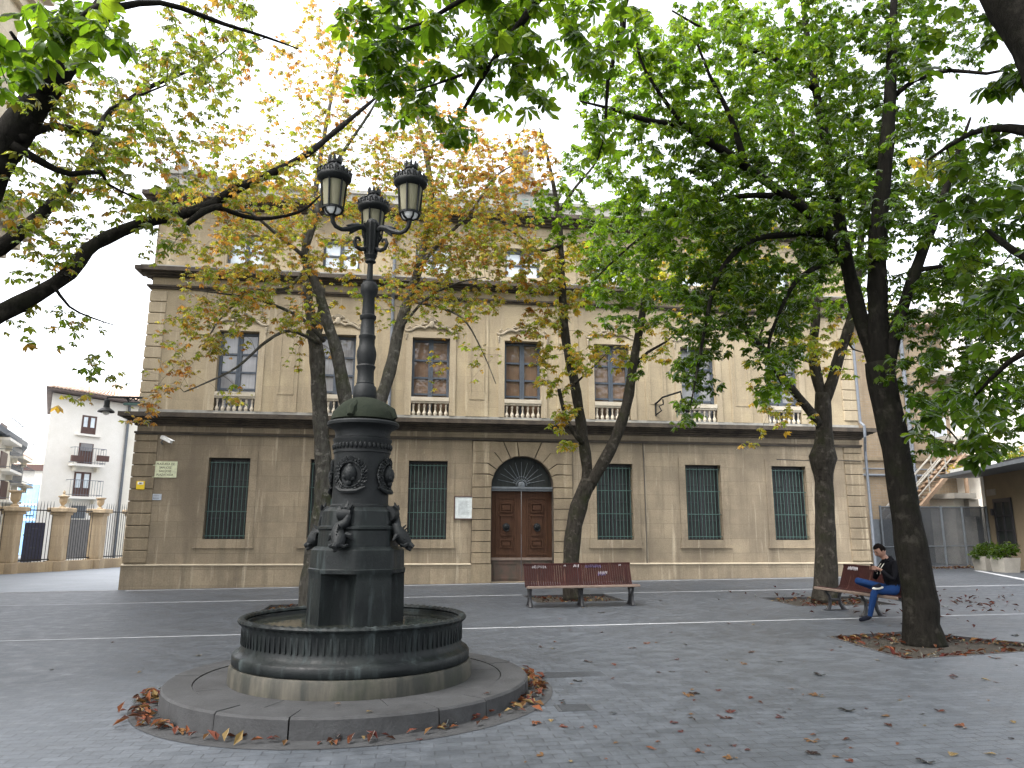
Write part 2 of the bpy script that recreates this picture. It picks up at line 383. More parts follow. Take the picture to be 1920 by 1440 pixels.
def catmull(pts, vals, step=0.25):
    out = []; ov = []
    n = len(pts)
    for i in range(n-1):
        p0 = pts[max(i-1, 0)]; p1 = pts[i]; p2 = pts[i+1]; p3 = pts[min(i+2, n-1)]
        k = max(2, int((p2-p1).length/step))
        for j in range(k):
            t = j/k; t2 = t*t; t3 = t2*t
            out.append(0.5*((2*p1) + (p2-p0)*t + (2*p0-5*p1+4*p2-p3)*t2 + (3*p1-p0-3*p2+p3)*t3))
            ov.append(vals[i]*(1-t) + vals[i+1]*t)
    out.append(pts[-1]); ov.append(vals[-1]); return out, ov

# ------------------------------------------------------------------ ground, paving, pits
PITS = []
def pit_from(c, hx, hy, rz):
    q = []
    for sx, sy in ((-1, -1), (1, -1), (1, 1), (-1, 1)):
        x = sx*hx; y = sy*hy
        X = c[0] + x*math.cos(rz) - y*math.sin(rz); Y = c[1] + x*math.sin(rz) + y*math.cos(rz)
        q.append((X, Y))
    PITS.append(q)
PITS.append([(6.20, 10.72), (6.05, 8.78), (8.75, 9.15), (7.62, 10.98)])         # foreground tree, right
T1B, T2B, T3B = (-2.1, 16.7), (3.80, 17.7), (9.05, 15.75)
pit_from(T1B, 0.95, 0.95, R(2)); pit_from(T2B, 1.0, 0.9, R(1)); pit_from(T3B, 1.05, 0.95, R(-4))
def ground():
    bm = bmesh.new(); edges = []
    loops = [[(-160, -60), (160, -60), (160, 260), (-160, 260)]] + PITS
    for lp in loops:
        vs = [bm.verts.new((x, y, gz(x))) for x, y in lp]
        for i in range(len(vs)): edges.append(bm.edges.new((vs[i], vs[(i+1) % len(vs)])))
    bmesh.ops.triangle_fill(bm, use_beauty=True, use_dissolve=False, edges=edges)
    for f in bm.faces:
        if f.normal.z < 0: f.normal_flip()
    me = bpy.data.meshes.new('plaza_paving'); bm.to_mesh(me); bm.free(); me.materials.append(M['paving'])
    o = bpy.data.objects.new('plaza_paving', me); C.objects.link(o); struct(o)
ground()
for q in PITS:
    mb = MB(); dz = -0.045
    mb.v = [(x, y, gz(x)+dz) for x, y in q]; mb.f = [(0, 1, 2, 3)]
    struct(mb.build('tree_pit_soil', M['soil']))
    mb = MB()
    cx = sum(p[0] for p in q)/4; cy = sum(p[1] for p in q)/4
    def off(p, d):
        v = Vector((p[0]-cx, p[1]-cy)); v = v*(1 + d/v.length); return (cx+v.x, cy+v.y)
    rings = []
    for d, z in ((0.0, -0.06), (0.0, 0.006), (0.05, 0.006), (0.05, -0.02)):
        rings.append([(off(p, d)[0], off(p, d)[1], gz(p[0])+z) for p in q])
    mb.quad_strip(rings, True, False)
    struct(mb.build('tree_pit_edge', M['pit_edge']))
def sheet(name, poly, mat, h=0.004):
    mb = MB(); mb.v = [(x, y, gz(x)+h) for x, y in poly]; mb.f = [tuple(range(len(poly)))]
    o = mb.build(name, mat, recalc=False)
    if o.data.polygons[0].normal.z < 0: o.data.flip_normals()
    return struct(o)
sheet('paving_strip', [(-60, 12.66), (60, 12.66), (60, 12.75), (-60, 12.75)], M['strip'])
sheet('paving_strip', [(-60, 18.78), (2.75, 18.75), (2.75, 18.87), (-60, 18.90)], M['strip'])
sheet('paving_strip', [(4.85, 18.75), (17.0, 18.6), (17.0, 18.72), (4.85, 18.87)], M['strip'])
sheet('paving_strip', [(-8.0, 22.75), (15.2, 22.75), (15.2, 22.93), (-8.0, 22.93)], M['strip'])
a, b = G(1825, 1070), G(1935, 1091); sheet('paving_strip', [(a.x, a.y), (b.x, b.y), (b.x+0.22, b.y-0.08), (a.x+0.22, a.y)], M['strip'])
sheet('side_street', [(-60, 23.6), (-8.34, 23.2), (-8.34, 90), (-60, 90)], M['street'], 0.004)
sheet('side_street_kerb', [(-60, 23.35), (-8.34, 22.95), (-8.34, 23.1), (-60, 23.5)], M['strip'], 0.008)
for k, (pa, pb) in enumerate((((1012, 1272), (1130, 1258)), ((1048, 1335), (1104, 1320)))):
    a, b = G(*pa), G(*pb)
    mb = MB(); mb.box(a.x, b.x, a.y, b.y, gz(a.x)-0.02, gz(a.x)+0.006)
    n = 6
    for i in range(n): mb.box(a.x+0.03, b.x-0.03, a.y+(b.y-a.y)*(i+0.35)/n, a.y+(b.y-a.y)*(i+0.65)/n, gz(a.x)+0.004, gz(a.x)+0.011)
    o = mb.build('drain_cover', M['cover'])
    tag(o, ['wide dark drain cover set in the paving right of the fountain, farther from the camera', 'small dark drain cover with lifting holes right of the fountain, nearer to the camera'][k], 'drain cover', 'drain covers in the paving')

# ------------------------------------------------------------------ the stone building
B = thing('stone_building', 'long three storey sandstone building with arched wooden door and barred windows', 'building', (fx(9), FD, 0))
BAYS = [3.0*i for i in range(7)]
XL, XR = -2.75, 20.65
def wall_holes(mb, x0, x1, z0, z1, holes, y, depth):
    xs = sorted({x0, x1} | {h[0] for h in holes} | {h[1] for h in holes})
    zs = sorted({z0, z1} | {h[2] for h in holes} | {h[3] for h in holes})
    for i in range(len(xs)-1):
        for j in range(len(zs)-1):
            cx = (xs[i]+xs[i+1])/2; cz = (zs[j]+zs[j+1])/2
            if any(h[0] < cx < h[1] and h[2] < cz < h[3] for h in holes): continue
            b = len(mb.v); mb.v += [(xs[i], y, zs[j]), (xs[i+1], y, zs[j]), (xs[i+1], y, zs[j+1]), (xs[i], y, zs[j+1])]; mb.f.append((b, b+1, b+2, b+3))
    for h in holes:
        b = len(mb.v); a0, a1, c0, c1 = h[:4]
        mb.v += [(a0, y, c0), (a1, y, c0), (a1, y, c1), (a0, y, c1), (a0, y+depth, c0), (a1, y+depth, c0), (a1, y+depth, c1), (a0, y+depth, c1)]
        mb.f += [(b, b+4, b+5, b+1), (b+1, b+5, b+6, b+2), (b+2, b+6, b+7, b+3), (b+3, b+7, b+4, b)]
    return mb
GW, GZ0, GZ1 = 0.607, 1.335, 3.757
UW, UZ0, UZ1 = 0.605, 5.06, 7.748
AW, AZ0, AZ1 = 0.59, 9.98, 11.0
DX0, DX1, DZ = 7.37, 10.62, 4.44
DC, DR, DS = 8.99, 0.985, 2.95
gh = [(fx(b-GW), fx(b+GW), GZ0, GZ1) for b in BAYS if b != 9.0] + [(fx(DX0), fx(DX1), -0.4, DZ)]
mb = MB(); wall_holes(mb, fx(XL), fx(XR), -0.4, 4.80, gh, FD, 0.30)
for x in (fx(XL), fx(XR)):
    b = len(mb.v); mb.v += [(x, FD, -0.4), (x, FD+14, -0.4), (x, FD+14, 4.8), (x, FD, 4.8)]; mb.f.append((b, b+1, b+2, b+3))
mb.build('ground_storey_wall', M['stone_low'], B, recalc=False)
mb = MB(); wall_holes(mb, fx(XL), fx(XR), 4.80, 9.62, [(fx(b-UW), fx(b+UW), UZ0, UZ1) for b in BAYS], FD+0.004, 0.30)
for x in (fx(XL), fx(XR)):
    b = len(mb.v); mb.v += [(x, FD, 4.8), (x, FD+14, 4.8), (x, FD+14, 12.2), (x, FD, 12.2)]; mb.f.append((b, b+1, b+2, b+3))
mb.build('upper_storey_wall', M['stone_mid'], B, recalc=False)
mb = MB(); wall_holes(mb, fx(XL), fx(XR), 9.62, 12.2, [(fx(b-AW), fx(b+AW), AZ0, AZ1) for b in BAYS], FD+0.06, 0.25)
mb.build('attic_wall', M['stone_mid'], B, recalc=False)
# plinth
mb = MB()
for x0, x1 in ((XL-0.05, DX0), (DX1, XR+0.05)):
    mb.box(fx(x0), fx(x1), FD-0.06, FD+0.05, -0.4, 0.57)
mb.build('plinth', M['stone_low'], B)
mb = MB()
for x0, x1 in ((XL-0.05, DX0), (DX1, XR+0.05)):
    mb.quad_strip([[(fx(x), FD+y, z) for y, z in ((0.05, 0.572), (-0.085, 0.572), (-0.085, 0.59), (0.05, 0.64))] for x in (x0, x1)])
mb.build('plinth_capping', M['stone_cap'], B)  # ledge highlight painted in by the paler stone colour
# quoins with recessed joints
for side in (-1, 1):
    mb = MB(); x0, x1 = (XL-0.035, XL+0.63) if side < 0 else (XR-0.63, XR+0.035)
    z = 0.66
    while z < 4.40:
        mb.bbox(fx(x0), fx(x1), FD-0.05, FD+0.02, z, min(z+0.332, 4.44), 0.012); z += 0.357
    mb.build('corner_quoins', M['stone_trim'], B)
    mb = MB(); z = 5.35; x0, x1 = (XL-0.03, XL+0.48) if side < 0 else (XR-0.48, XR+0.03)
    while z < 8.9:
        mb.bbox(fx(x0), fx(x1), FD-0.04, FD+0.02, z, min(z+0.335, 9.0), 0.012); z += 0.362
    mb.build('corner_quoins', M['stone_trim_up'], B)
def layered(name, layers, mat):
    mb = MB()
    for z0, z1, p in layers: mb.box(fx(XL)-p, fx(XR)+p, FD-p, FD+0.05+0.3, z0, z1)
    return mb.build(name, mat, B)
layered('string_course', [(4.455, 4.515, 0.06)], M['stone_crust_shade'])
layered('cornice', [(4.70, 4.76, 0.07), (4.761, 4.82, 0.13), (4.821, 4.87, 0.22), (4.871, 4.92, 0.33), (4.921, 5.055, 0.44)], M['stone_crust_shade'])
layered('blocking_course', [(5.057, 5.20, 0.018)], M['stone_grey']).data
layered('cornice', [(9.02, 9.07, 0.07), (9.071, 9.13, 0.12)], M['stone_crust_shade'])
layered('cornice', [(9.40, 9.45, 0.14), (9.451, 9.51, 0.26), (9.511, 9.64, 0.42)], M['stone_crust_shade'])
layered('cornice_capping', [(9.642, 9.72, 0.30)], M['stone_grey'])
layered('cornice', [(11.80, 11.86, 0.10), (11.861, 11.93, 0.2), (11.931, 12.0, 0.32), (12.001, 12.14, 0.44)], M['stone_crust_shade'])
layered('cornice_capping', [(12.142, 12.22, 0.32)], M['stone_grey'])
# parapet, end blocks, centre block, crest, roof
mb = MB(); mb.box(fx(XL)+0.1, fx(XR)-0.1, FD+0.36, FD+0.7, 12.2, 12.78); mb.box(fx(XL)+0.05, fx(XR)-0.05, FD+0.30, FD+0.76, 12.78, 12.9)
mb.build('parapet', M['stone_grey'], B)
for x0 in (XL+0.12, XR-1.55):
    mb = MB(); mb.box(fx(x0), fx(x0+1.43), FD-0.02, FD+0.9, 12.22, 12.92); mb.box(fx(x0-0.06), fx(x0+1.49), FD-0.08, FD+0.96, 12.92, 13.08)
    e = mb.build('parapet_block', M['stone_grey'], B)
    mb = MB(); mb.lathe([(0.10, 0), (0.10, 0.05), (0.05, 0.09), (0.06, 0.14), (0.16, 0.26), (0.185, 0.38), (0.16, 0.50), (0.08, 0.60), (0.05, 0.66), (0.02, 0.72)], fx(x0+0.33), FD+0.4, 13.08, 16)
    mb.build('finial', M['stone_grey'], e, True)
mb = MB(); mb.box(fx(7.75), fx(10.25), FD-0.10, FD+0.8, 12.22, 12.98); mb.box(fx(7.65), fx(10.35), FD-0.2, FD+0.9, 12.98, 13.12)
cb = mb.build('inscription_block', M['stone_grey'], B)
text_mesh('lettering', 'DEL', 0.50, M['letter_green'], cb, (fx(8.98), FD-0.105, 12.42), depth=0.01, font_scale_x=1.15)
mb = MB()
mb.prism([(fx(8.1), FD+0.1, 13.12), (fx(9.9), FD+0.1, 13.12), (fx(9.7), FD+0.1, 13.35), (fx(9.45), FD+0.1, 13.62), (fx(9.38), FD+0.1, 14.05), (fx(9.2), FD+0.1, 14.3), (fx(8.8), FD+0.1, 14.3), (fx(8.62), FD+0.1, 14.05), (fx(8.55), FD+0.1, 13.62), (fx(8.3), FD+0.1, 13.35)], (0, 0.35, 0))
mb.lathe([(0.16, 0), (0.22, 0.06), (0.12, 0.12), (0.24, 0.25), (0.28, 0.38), (0.22, 0.5), (0.1, 0.6), (0.03, 0.66)], fx(9.0), FD+0.28, 14.3, 14)
for s in (-1, 1):
    for k in range(14):
        a_ = k/13*4.6
    pts = [(fx(9.0)+s*(0.62+0.20*math.cos(t)*(1-t/9)), FD+0.05, 13.40+0.22*math.sin(t)*(1-t/9)) for t in [i*0.45 for i in range(16)]]
    mb.tube(pts, [0.075-0.003*i for i in range(16)], 6)
mb.ball((fx(9.0), FD+0.08, 13.85), 0.26, 12, 8, (1, 0.4, 1.2))
mb.build('crest', M['stone_grey'], B, True)
mb = MB(); mb.v = [(fx(XL), FD+0.8, 12.6), (fx(XR), FD+0.8, 12.6), (fx(XR)-2, FD+7, 14.2), (fx(XL)+2, FD+7, 14.2), (fx(XL), FD+14, 12.2), (fx(XR), FD+14, 12.2)]
mb.f = [(0, 1, 2, 3), (3, 2, 5, 4), (1, 5, 2), (0, 3, 4)]; mb.build('roof', M['tile'], B)

# ground floor windows
def ground_window(xc):
    x = fx(xc); mb = MB()
    t = 0.22
    for x0, x1, z0, z1 in ((x-GW-t, x-GW, GZ0, GZ1+t), (x+GW, x+GW+t, GZ0, GZ1+t), (x-GW, x+GW, GZ1, GZ1+t)):
        mb.box(x0, x1, FD-0.022, FD+0.01, z0, z1)
    w = mb.build('window', M['stone_low'], B)
    mb = MB(); mb.box(x-GW-t-0.02, x+GW+t+0.02, FD-0.03, FD+0.28, GZ0-0.23, GZ0); mb.box(x-GW-t-0.05, x+GW+t+0.05, FD-0.055, FD+0.02, GZ0-0.262, GZ0-0.23)
    mb.build('sill', M['stone_low'], w)
    mb = MB(); mb.box(x-GW, x+GW, FD+0.26, FD+0.30, GZ0, GZ1); mb.build('glass_pane', M['pane_dark'], w)
    mb = MB()
    for px_ in (-GW+0.03, -0.05, 0.05, GW-0.03): mb.box(x+px_-0.03, x+px_+0.03, FD+0.225, FD+0.258, GZ0+0.001, GZ1-0.001)
    for pz in (0.03, 0.62, 1.2, 1.78, GZ1-GZ0-0.04): mb.box(x-GW+0.06, x+GW-0.06, FD+0.23, FD+0.256, GZ0+pz-0.02, GZ0+pz+0.02)
    mb.build('casement', M['iron_green'], w).data.materials[0] = M['black_iron']
    mb = MB()
    for k in range(10):
        xx = x-GW+0.07+k*(2*GW-0.14)/9; mb.tube([(xx, FD+0.09, GZ0+0.02), (xx, FD+0.09, GZ1-0.10)], 0.0105, 6)
    for z in (GZ0+0.10, GZ0+0.82, GZ0+1.56, GZ1-0.14): mb.box(x-GW+0.002, x+GW-0.002, FD+0.075, FD+0.105, z-0.011, z+0.011)
    mb.build('grille', M['iron_green'], w)
for b in BAYS:
    if b != 9.0: ground_window(b)

# upper floor windows
def baluster_prof(h):
    return [(0.062, 0), (0.062, 0.045), (0.030, 0.06), (0.030, 0.075), (0.066, 0.17), (0.062, 0.20), (0.028, 0.30), (0.024, 0.345), (0.034, 0.355), (0.024, 0.365), (0.032, 0.45), (0.044, 0.50), (0.030, 0.55), (0.045, 0.57), (0.06, 0.585), (0.06, h)]
def scroll(cx, cz, s, r0, turns, thick, y):
    return [(cx+s*r0*(1-t/(turns*6.6))*math.cos(t), y, cz+r0*(1-t/(turns*6.6))*math.sin(t)) for t in [i*turns*6.28/16 for i in range(17)]]
PANE = ['curtain', 'curtain', 'shutter', 'shutter', 'shutter', 'curtain', 'curtain']
def upper_window(i):
    x = fx(BAYS[i]); t = 0.20; mb = MB(); y = FD
    for x0, x1, z0, z1 in ((x-UW-t, x-UW, 5.2, UZ1+t), (x+UW, x+UW+t, 5.2, UZ1+t), (x-UW, x+UW, UZ1, UZ1+t)):
        mb.box(x0, x1, y-0.03, y+0.012, z0, z1)
    w = mb.build('window', M['stone_trim_up'], B)
    mb = MB(); mb.box(x-UW, x+UW, y+0.265, y+0.30, UZ0, UZ1); mb.build('glass_pane', M['pane_'+PANE[i]], w)
    mb = MB(); f = 0.055
    for xa in (-UW, -0.075, 0.002, UW-0.085): mb.box(x+xa, x+xa+(0.083 if xa in (-UW, UW-0.085) else 0.073), y+0.20, y+0.262, UZ0+0.001, UZ1-0.001)
    for s in (-1, 1):
        for z in (5.12, 5.92, 6.46, 7.04, UZ1-0.07): mb.box(x+s*0.077, x+s*(UW-0.087), y+0.21, y+0.258, z-0.03, z+0.03)
    mb.build('window_frame', M['frame_blue'], w)
    # balustrade
    mb = MB(); mb.box(x-UW+0.002, x+UW-0.002, y-0.05, y+0.14, 5.66, 5.79); mb.box(x-UW+0.004, x+UW-0.004, y-0.02, y+0.12, 5.60, 5.66); mb.box(x-UW+0.002, x+UW-0.002, y-0.04, y+0.14, 5.058, 5.13)
    bl = mb.build('balustrade', M['stone_white'], B)
    n = 7; me = None
    for k in range(n):
        xx = x-UW+0.085+k*(2*UW-0.17)/(n-1)
        if me is None:
            m2 = MB(); m2.lathe(baluster_prof(0.47*1.0) if False else [(r, z*0.80) for r, z in baluster_prof(0.5875)], 0, 0, 0, 10); ob = m2.build('baluster', M['stone_white'], None, True); me = ob.data
        else:
            ob = bpy.data.objects.new('baluster', me); C.objects.link(ob)
        ob.parent = bl; ob.location = Vector((xx, y+0.05, 5.13)) - B.location
    # rocaille above the lintel
    mb = MB(); z0 = UZ1+0.30; yy = FD-0.035
    for s in (-1, 1):
        pts = [(x+s*0.08, yy, z0+0.10), (x+s*0.22, yy, z0+0.02), (x+s*0.36, yy, z0+0.06), (x+s*0.50, yy, z0+0.03), (x+s*0.66, yy, z0-0.08), (x+s*0.80, yy, z0-0.10), (x+s*0.88, yy, z0-0.05)]
        mb.tube(pts, [0.036, 0.04, 0.044, 0.044, 0.04, 0.036, 0.014], 6)
        pts = [(x+s*0.15, yy, z0+0.16), (x+s*0.28, yy, z0+0.15), (x+s*0.38, yy, z0+0.09), (x+s*0.52, yy, z0+0.11), (x+s*0.60, yy, z0+0.05)]
        mb.tube(pts, [0.02, 0.026, 0.026, 0.02, 0.008], 6)
        mb.tube(scroll(x+s*0.70, z0-0.0, s, 0.075, 1.1, 0.02, yy), [0.022-0.0009*k for k in range(17)], 5)
        mb.tube(scroll(x+s*0.30, z0+0.15, -s, 0.065, 1.0, 0.02, yy), [0.02-0.0008*k for k in range(17)], 5)
        mb.tube(scroll(x+s*0.12, z0+0.26, s, 0.07, 1.0, 0.02, yy), [0.024-0.0009*k for k in range(17)], 5)
        for k in range(4): mb.ball((x+s*(UW+t-0.0), yy, UZ1+0.10-0.05*k), 0.045-0.006*k, 7, 5)
    mb.ball((x, yy-0.005, z0+0.15), 0.10, 10, 7, (0.9, 0.45, 1.25))
    for k in range(7):
        a_ = math.pi*(k+0.5)/7; mb.tube([(x+0.06*math.cos(a_), yy, z0+0.24+0.05*math.sin(a_)), (x+0.13*math.cos(a_), yy-0.01, z0+0.25+0.13*math.sin(a_))], [0.02, 0.028], 5)
    mb.build('scroll_ornament', M['stone_cap'], w, True)
for i in range(7): upper_window(i)
# pilaster panels between the windows, broken by joints
for xm in [1.5, 4.5, 7.5, 10.5, 13.5, 16.5]:
    mb = MB(); x = fx(xm)
    mb.box(x-0.36, x+0.36, FD-0.028, FD+0.012, 5.2, 9.02)
    mb.box(x-0.24, x-0.19, FD-0.042, FD-0.02, 5.75, 8.7); mb.box(x+0.19, x+0.24, FD-0.042, FD-0.02, 5.75, 8.7); mb.box(x-0.19, x+0.19, FD-0.042, FD-0.02, 5.75, 5.80); mb.box(x-0.19, x+0.19, FD-0.042, FD-0.02, 8.65, 8.7)
    mb.build('pilaster', M['stone_mid'], B)
    mb = MB(); mb.box(x-0.34, x+0.34, FD+0.02, FD+0.07, 9.72, 11.8); mb.build('pilaster', M['stone_mid'], B)
def attic_window(i):
    x = fx(BAYS[i]); y = FD+0.06; mb = MB(); t = 0.15
    for x0, x1, z0, z1 in ((x-AW-t, x-AW, AZ0-t, AZ1+t), (x+AW, x+AW+t, AZ0-t, AZ1+t), (x-AW, x+AW, AZ1, AZ1+t), (x-AW, x+AW, AZ0-t, AZ0)):
        mb.box(x0, x1, y-0.03, y+0.01, z0, z1)
    w = mb.build('window', M['stone_trim_up'], B)
    mb = MB(); mb.box(x-AW, x+AW, y+0.20, y+0.24, AZ0, AZ1); mb.build('glass_pane', M['pane_light'], w)
    mb = MB()
    for xa, xb in ((-AW, -AW+0.07), (-0.06, 0.06), (AW-0.07, AW)): mb.box(x+xa, x+xb, y+0.15, y+0.197, AZ0, AZ1)
    for s in (-1, 1):
        for z in (AZ0+0.03, AZ0+0.48, AZ1-0.10): mb.box(x+s*0.062, x+s*(AW-0.072), y+0.155, y+0.195, z-0.03, z+0.03)
    mb.build('window_frame', M['frame_blue'], w)
for i in range(7): attic_window(i)

# rusticated arch and door
mb = MB(); seg = 40
arch = [(DC+DR*math.cos(math.pi*k/seg), DS+DR*math.sin(math.pi*k/seg)) for k in range(seg+1)]
def outer(k):
    a_ = math.pi*k/seg; c, s_ = math.cos(a_), math.sin(a_)
    t = min((DX1-DC)/c if c > 1e-6 else 1e9, (DX0-DC)/c if c < -1e-6 else 1e9, (DZ-DS)/s_ if s_ > 1e-6 else 1e9)
    return (DC+t*c, DS+t*s_)
for (u0, u1), (w0, w1) in [((arch[k], arch[k+1]), (outer(k), outer(k+1))) for k in range(seg)]:
    b = len(mb.v); mb.v += [(fx(u0[0]), FD, u0[1]), (fx(u1[0]), FD, u1[1]), (fx(w1[0]), FD, w1[1]), (fx(w0[0]), FD, w0[1]), (fx(u0[0]), FD+0.35, u0[1]), (fx(u1[0]), FD+0.35, u1[1])]
    mb.f += [(b, b+1, b+2, b+3), (b, b+4, b+5, b+1)]
    if w0[1] < DZ-0.001 and abs(w1[1]-DZ) < 0.001 or (abs(w0[1]-DZ) < 0.001 and w1[1] < DZ-0.001):
        xc_ = DX1 if w0[0] > DC else DX0
        b = len(mb.v); mb.v += [(fx(w0[0]), FD, w0[1]), (fx(w1[0]), FD, w1[1]), (fx(xc_), FD, DZ)]; mb.f.append((b, b+1, b+2))
for x0, x1, xe in ((DX0, DC-DR, DC-DR), (DC+DR, DX1, DC+DR)):
    b = len(mb.v); mb.v += [(fx(x0), FD, -0.4), (fx(x1), FD, -0.4), (fx(x1), FD, DS), (fx(x0), FD, DS)]; mb.f.append((b, b+1, b+2, b+3))
    b = len(mb.v); mb.v += [(fx(xe), FD, -0.4), (fx(xe), FD+0.35, -0.4), (fx(xe), FD+0.35, DS), (fx(xe), FD, DS)]; mb.f.append((b, b+1, b+2, b+3))
sur = mb.build('door_surround', M['joint'], B, recalc=False); sur.data.materials[0] = M['stone_crust_shade']
mb = MB(); g = 0.016
def blk(poly):
    c = (sum(p[0] for p in poly)/len(poly), sum(p[1] for p in poly)/len(poly)); q = []; q2 = []
    for p in poly:
        v = Vector((p[0]-c[0], p[1]-c[1])); L = v.length; a_ = v*((L-g*1.2)/L); b_ = v*((L-g*2.2)/L)
        q.append((c[0]+a_.x, c[1]+a_.y)); q2.append((c[0]+b_.x, c[1]+b_.y))
    mb.quad_strip([[(fx(p[0]), FD+0.012, p[1]) for p in q], [(fx(p[0]), FD-0.045, p[1]) for p in q], [(fx(p[0]), FD-0.06, p[1]) for p in q2]])
for s in (-1, 1):
    xo = DX0 if s < 0 else DX1
    z = 0.60; ncourse = 7; ch = (DS-0.60)/ncourse
    for k in range(ncourse):
        x0, x1 = sorted((xo, DC+s*DR)); blk([(x0, z), (x1, z), (x1, z+ch), (x0, z+ch)]); z += ch
    x0, x1 = sorted((xo, DC+s*DR)); mb.box(fx(x0), fx(x1), FD-0.06, FD+0.01, -0.4, 0.59)
    def AP(d, r=DR): return (DC+s*r*math.cos(R(d)), DS+r*math.sin(R(d)))
    J = [(0, DS, DR), (21, DS+0.41, None), (34, DS+0.76, None), (51, DS+1.13, None)]
    def joint(j):
        d, zz, _ = j
        if d == 0: return [AP(0), (xo, DS)]
        rk = (zz-DS)/math.sin(R(d)); return [AP(d), (DC+s*rk*math.cos(R(d)), zz), (xo, zz)]
    for a_, b_ in zip(J[:-1], J[1:]):
        ja, jb = joint(a_), joint(b_); arc = [AP(a_[0]+(b_[0]-a_[0])*k/3) for k in range(4)]
        blk(arc + jb[1:] + list(reversed(ja[1:])))
    d2 = 67; top = lambda d: (DC+s*(DZ-0.03-DS)/math.tan(R(d)), DZ-0.03)
    ja = joint(J[-1]); blk([AP(51), AP(56), AP(62), AP(67), top(67), (xo, DZ-0.03)] + list(reversed(ja[1:])))
    if s < 0: blk([AP(67), AP(72), AP(78), AP(83), top(83), top(67)]); LK = (AP(83), top(83))
    else: blk([LK[0], (DC, DS+DR), AP(78), AP(67), top(67), LK[1]])
mb.build('arch_stones', M['stone_trim'], B)
mb = MB(); mb.box(fx(DC-DR), fx(DC+DR), FD-0.02, FD+0.9, -0.4, 0.01 + gz(fx(DC))); mb.build('threshold', M['stone_trim'], B)
# fanlight
mb = MB(); mb.prism([(fx(x), FD+0.30, z) for x, z in arch], (0, 0.02, 0)); fl = mb.build('fanlight', M['pane_dark'], B)
mb = MB()
for k in range(1, 12):
    a_ = math.pi*k/12; mb.tube([(fx(DC)+0.17*math.cos(a_), FD+0.24, DS+0.10+0.17*math.sin(a_)), (fx(DC)+0.78*math.cos(a_), FD+0.24, DS+0.06+0.78*math.sin(a_))], [0.013, 0.009], 5)
    mb.ball((fx(DC)+0.26*math.cos(a_), FD+0.23, DS+0.10+0.26*math.sin(a_)), 0.028, 6, 4)
mb.tube([(fx(DC)+0.17*math.cos(math.pi*k/14), FD+0.24, DS+0.08+0.17*math.sin(math.pi*k/14)) for k in range(15)], 0.02, 6)
mb.ball((fx(DC), FD+0.24, DS+0.10), 0.13, 10, 6, (1, 0.4, 0.9))
mb.build('fan_grille', M['iron_green'], fl).data.materials[0] = M['steel']
mb = MB(); mb.box(fx(DC-DR), fx(DC+DR), FD+0.10, FD+0.32, DS-0.10, DS+0.0); mb.box(fx(DC-DR), fx(DC+DR), FD+0.06, FD+0.20, DS-0.03, DS+0.03); mb.build('transom', M['frame_blue'], B).data.materials[0] = M['steel']
dz0 = gz(fx(DC))+0.02
for s in (-1, 1):
    x0 = fx(DC)+s*0.006; x1 = fx(DC)+s*(DR-0.004); y = FD+0.24
    mb = MB(); mb.box(x0, x1, y, y+0.06, dz0, DS-0.10)
    lf = mb.build('door_leaf', M['wood_door'], B)
    xa, xb = sorted((x0, x1)); cxm = (xa+xb)/2
    mb = MB()
    def frame(u0, u1, v0, v1, w=0.05, d=0.03):
        mb.box(u0, u1, y-d, y+0.01, v0, v0+w); mb.box(u0, u1, y-d, y+0.01, v1-w, v1); mb.box(u0, u0+w, y-d, y+0.01, v0+w, v1-w); mb.box(u1-w, u1, y-d, y+0.01, v0+w, v1-w)
    frame(xa+0.16, xb-0.16, 0.86, 2.66, 0.05, 0.025)
    for zc, hh in ((2.33, 0.15), (1.21, 0.13)):
        frame(cxm-0.20, cxm+0.20, zc-hh, zc+hh, 0.035, 0.045); mb.box(cxm-0.13, cxm+0.13, y-0.04, y+0.01, zc-hh+0.07, zc+hh-0.07)
    mb.box(cxm-0.17, cxm+0.17, y-0.03, y+0.01, 1.45, 2.06); mb.box(cxm-0.21, cxm+0.21, y-0.055, y+0.01, 2.06, 2.12)
    mb.build('door_panelling', M['wood_door'], lf)
    mb = MB(); mb.box(xa+0.004, xb-0.004, y-0.05, y+0.01, 0.70, 0.78); mb.build('door_rail', M['bench_rail'], lf)
    mb = MB(); frame(xa+0.10, xb-0.10, dz0+0.06, 0.64, 0.05, 0.03); mb.box(xa+0.002, xb-0.002, y-0.012, y+0.004, dz0, 0.70)
    mb.build('kick_panel', M['door_low'], lf)
    mb = MB(); c = (cxm, y-0.05, 1.73)
    mb.lathe([(0.115, 0), (0.115, 0.02), (0.07, 0.035), (0.08, 0.06), (0.03, 0.09)], 0, 0, 0, 16); mb.xf(Matrix.Translation(c) @ Matrix.Rotation(R(90), 4, 'X'))
    mb.tube([(c[0]+0.085*math.cos(t), c[1]-0.07, c[2]-0.05+0.085*math.sin(t)) for t in [k*2*math.pi/16 for k in range(17)]], 0.016, 6)
    mb.build('door_knocker', M['iron_dark'], lf, True)
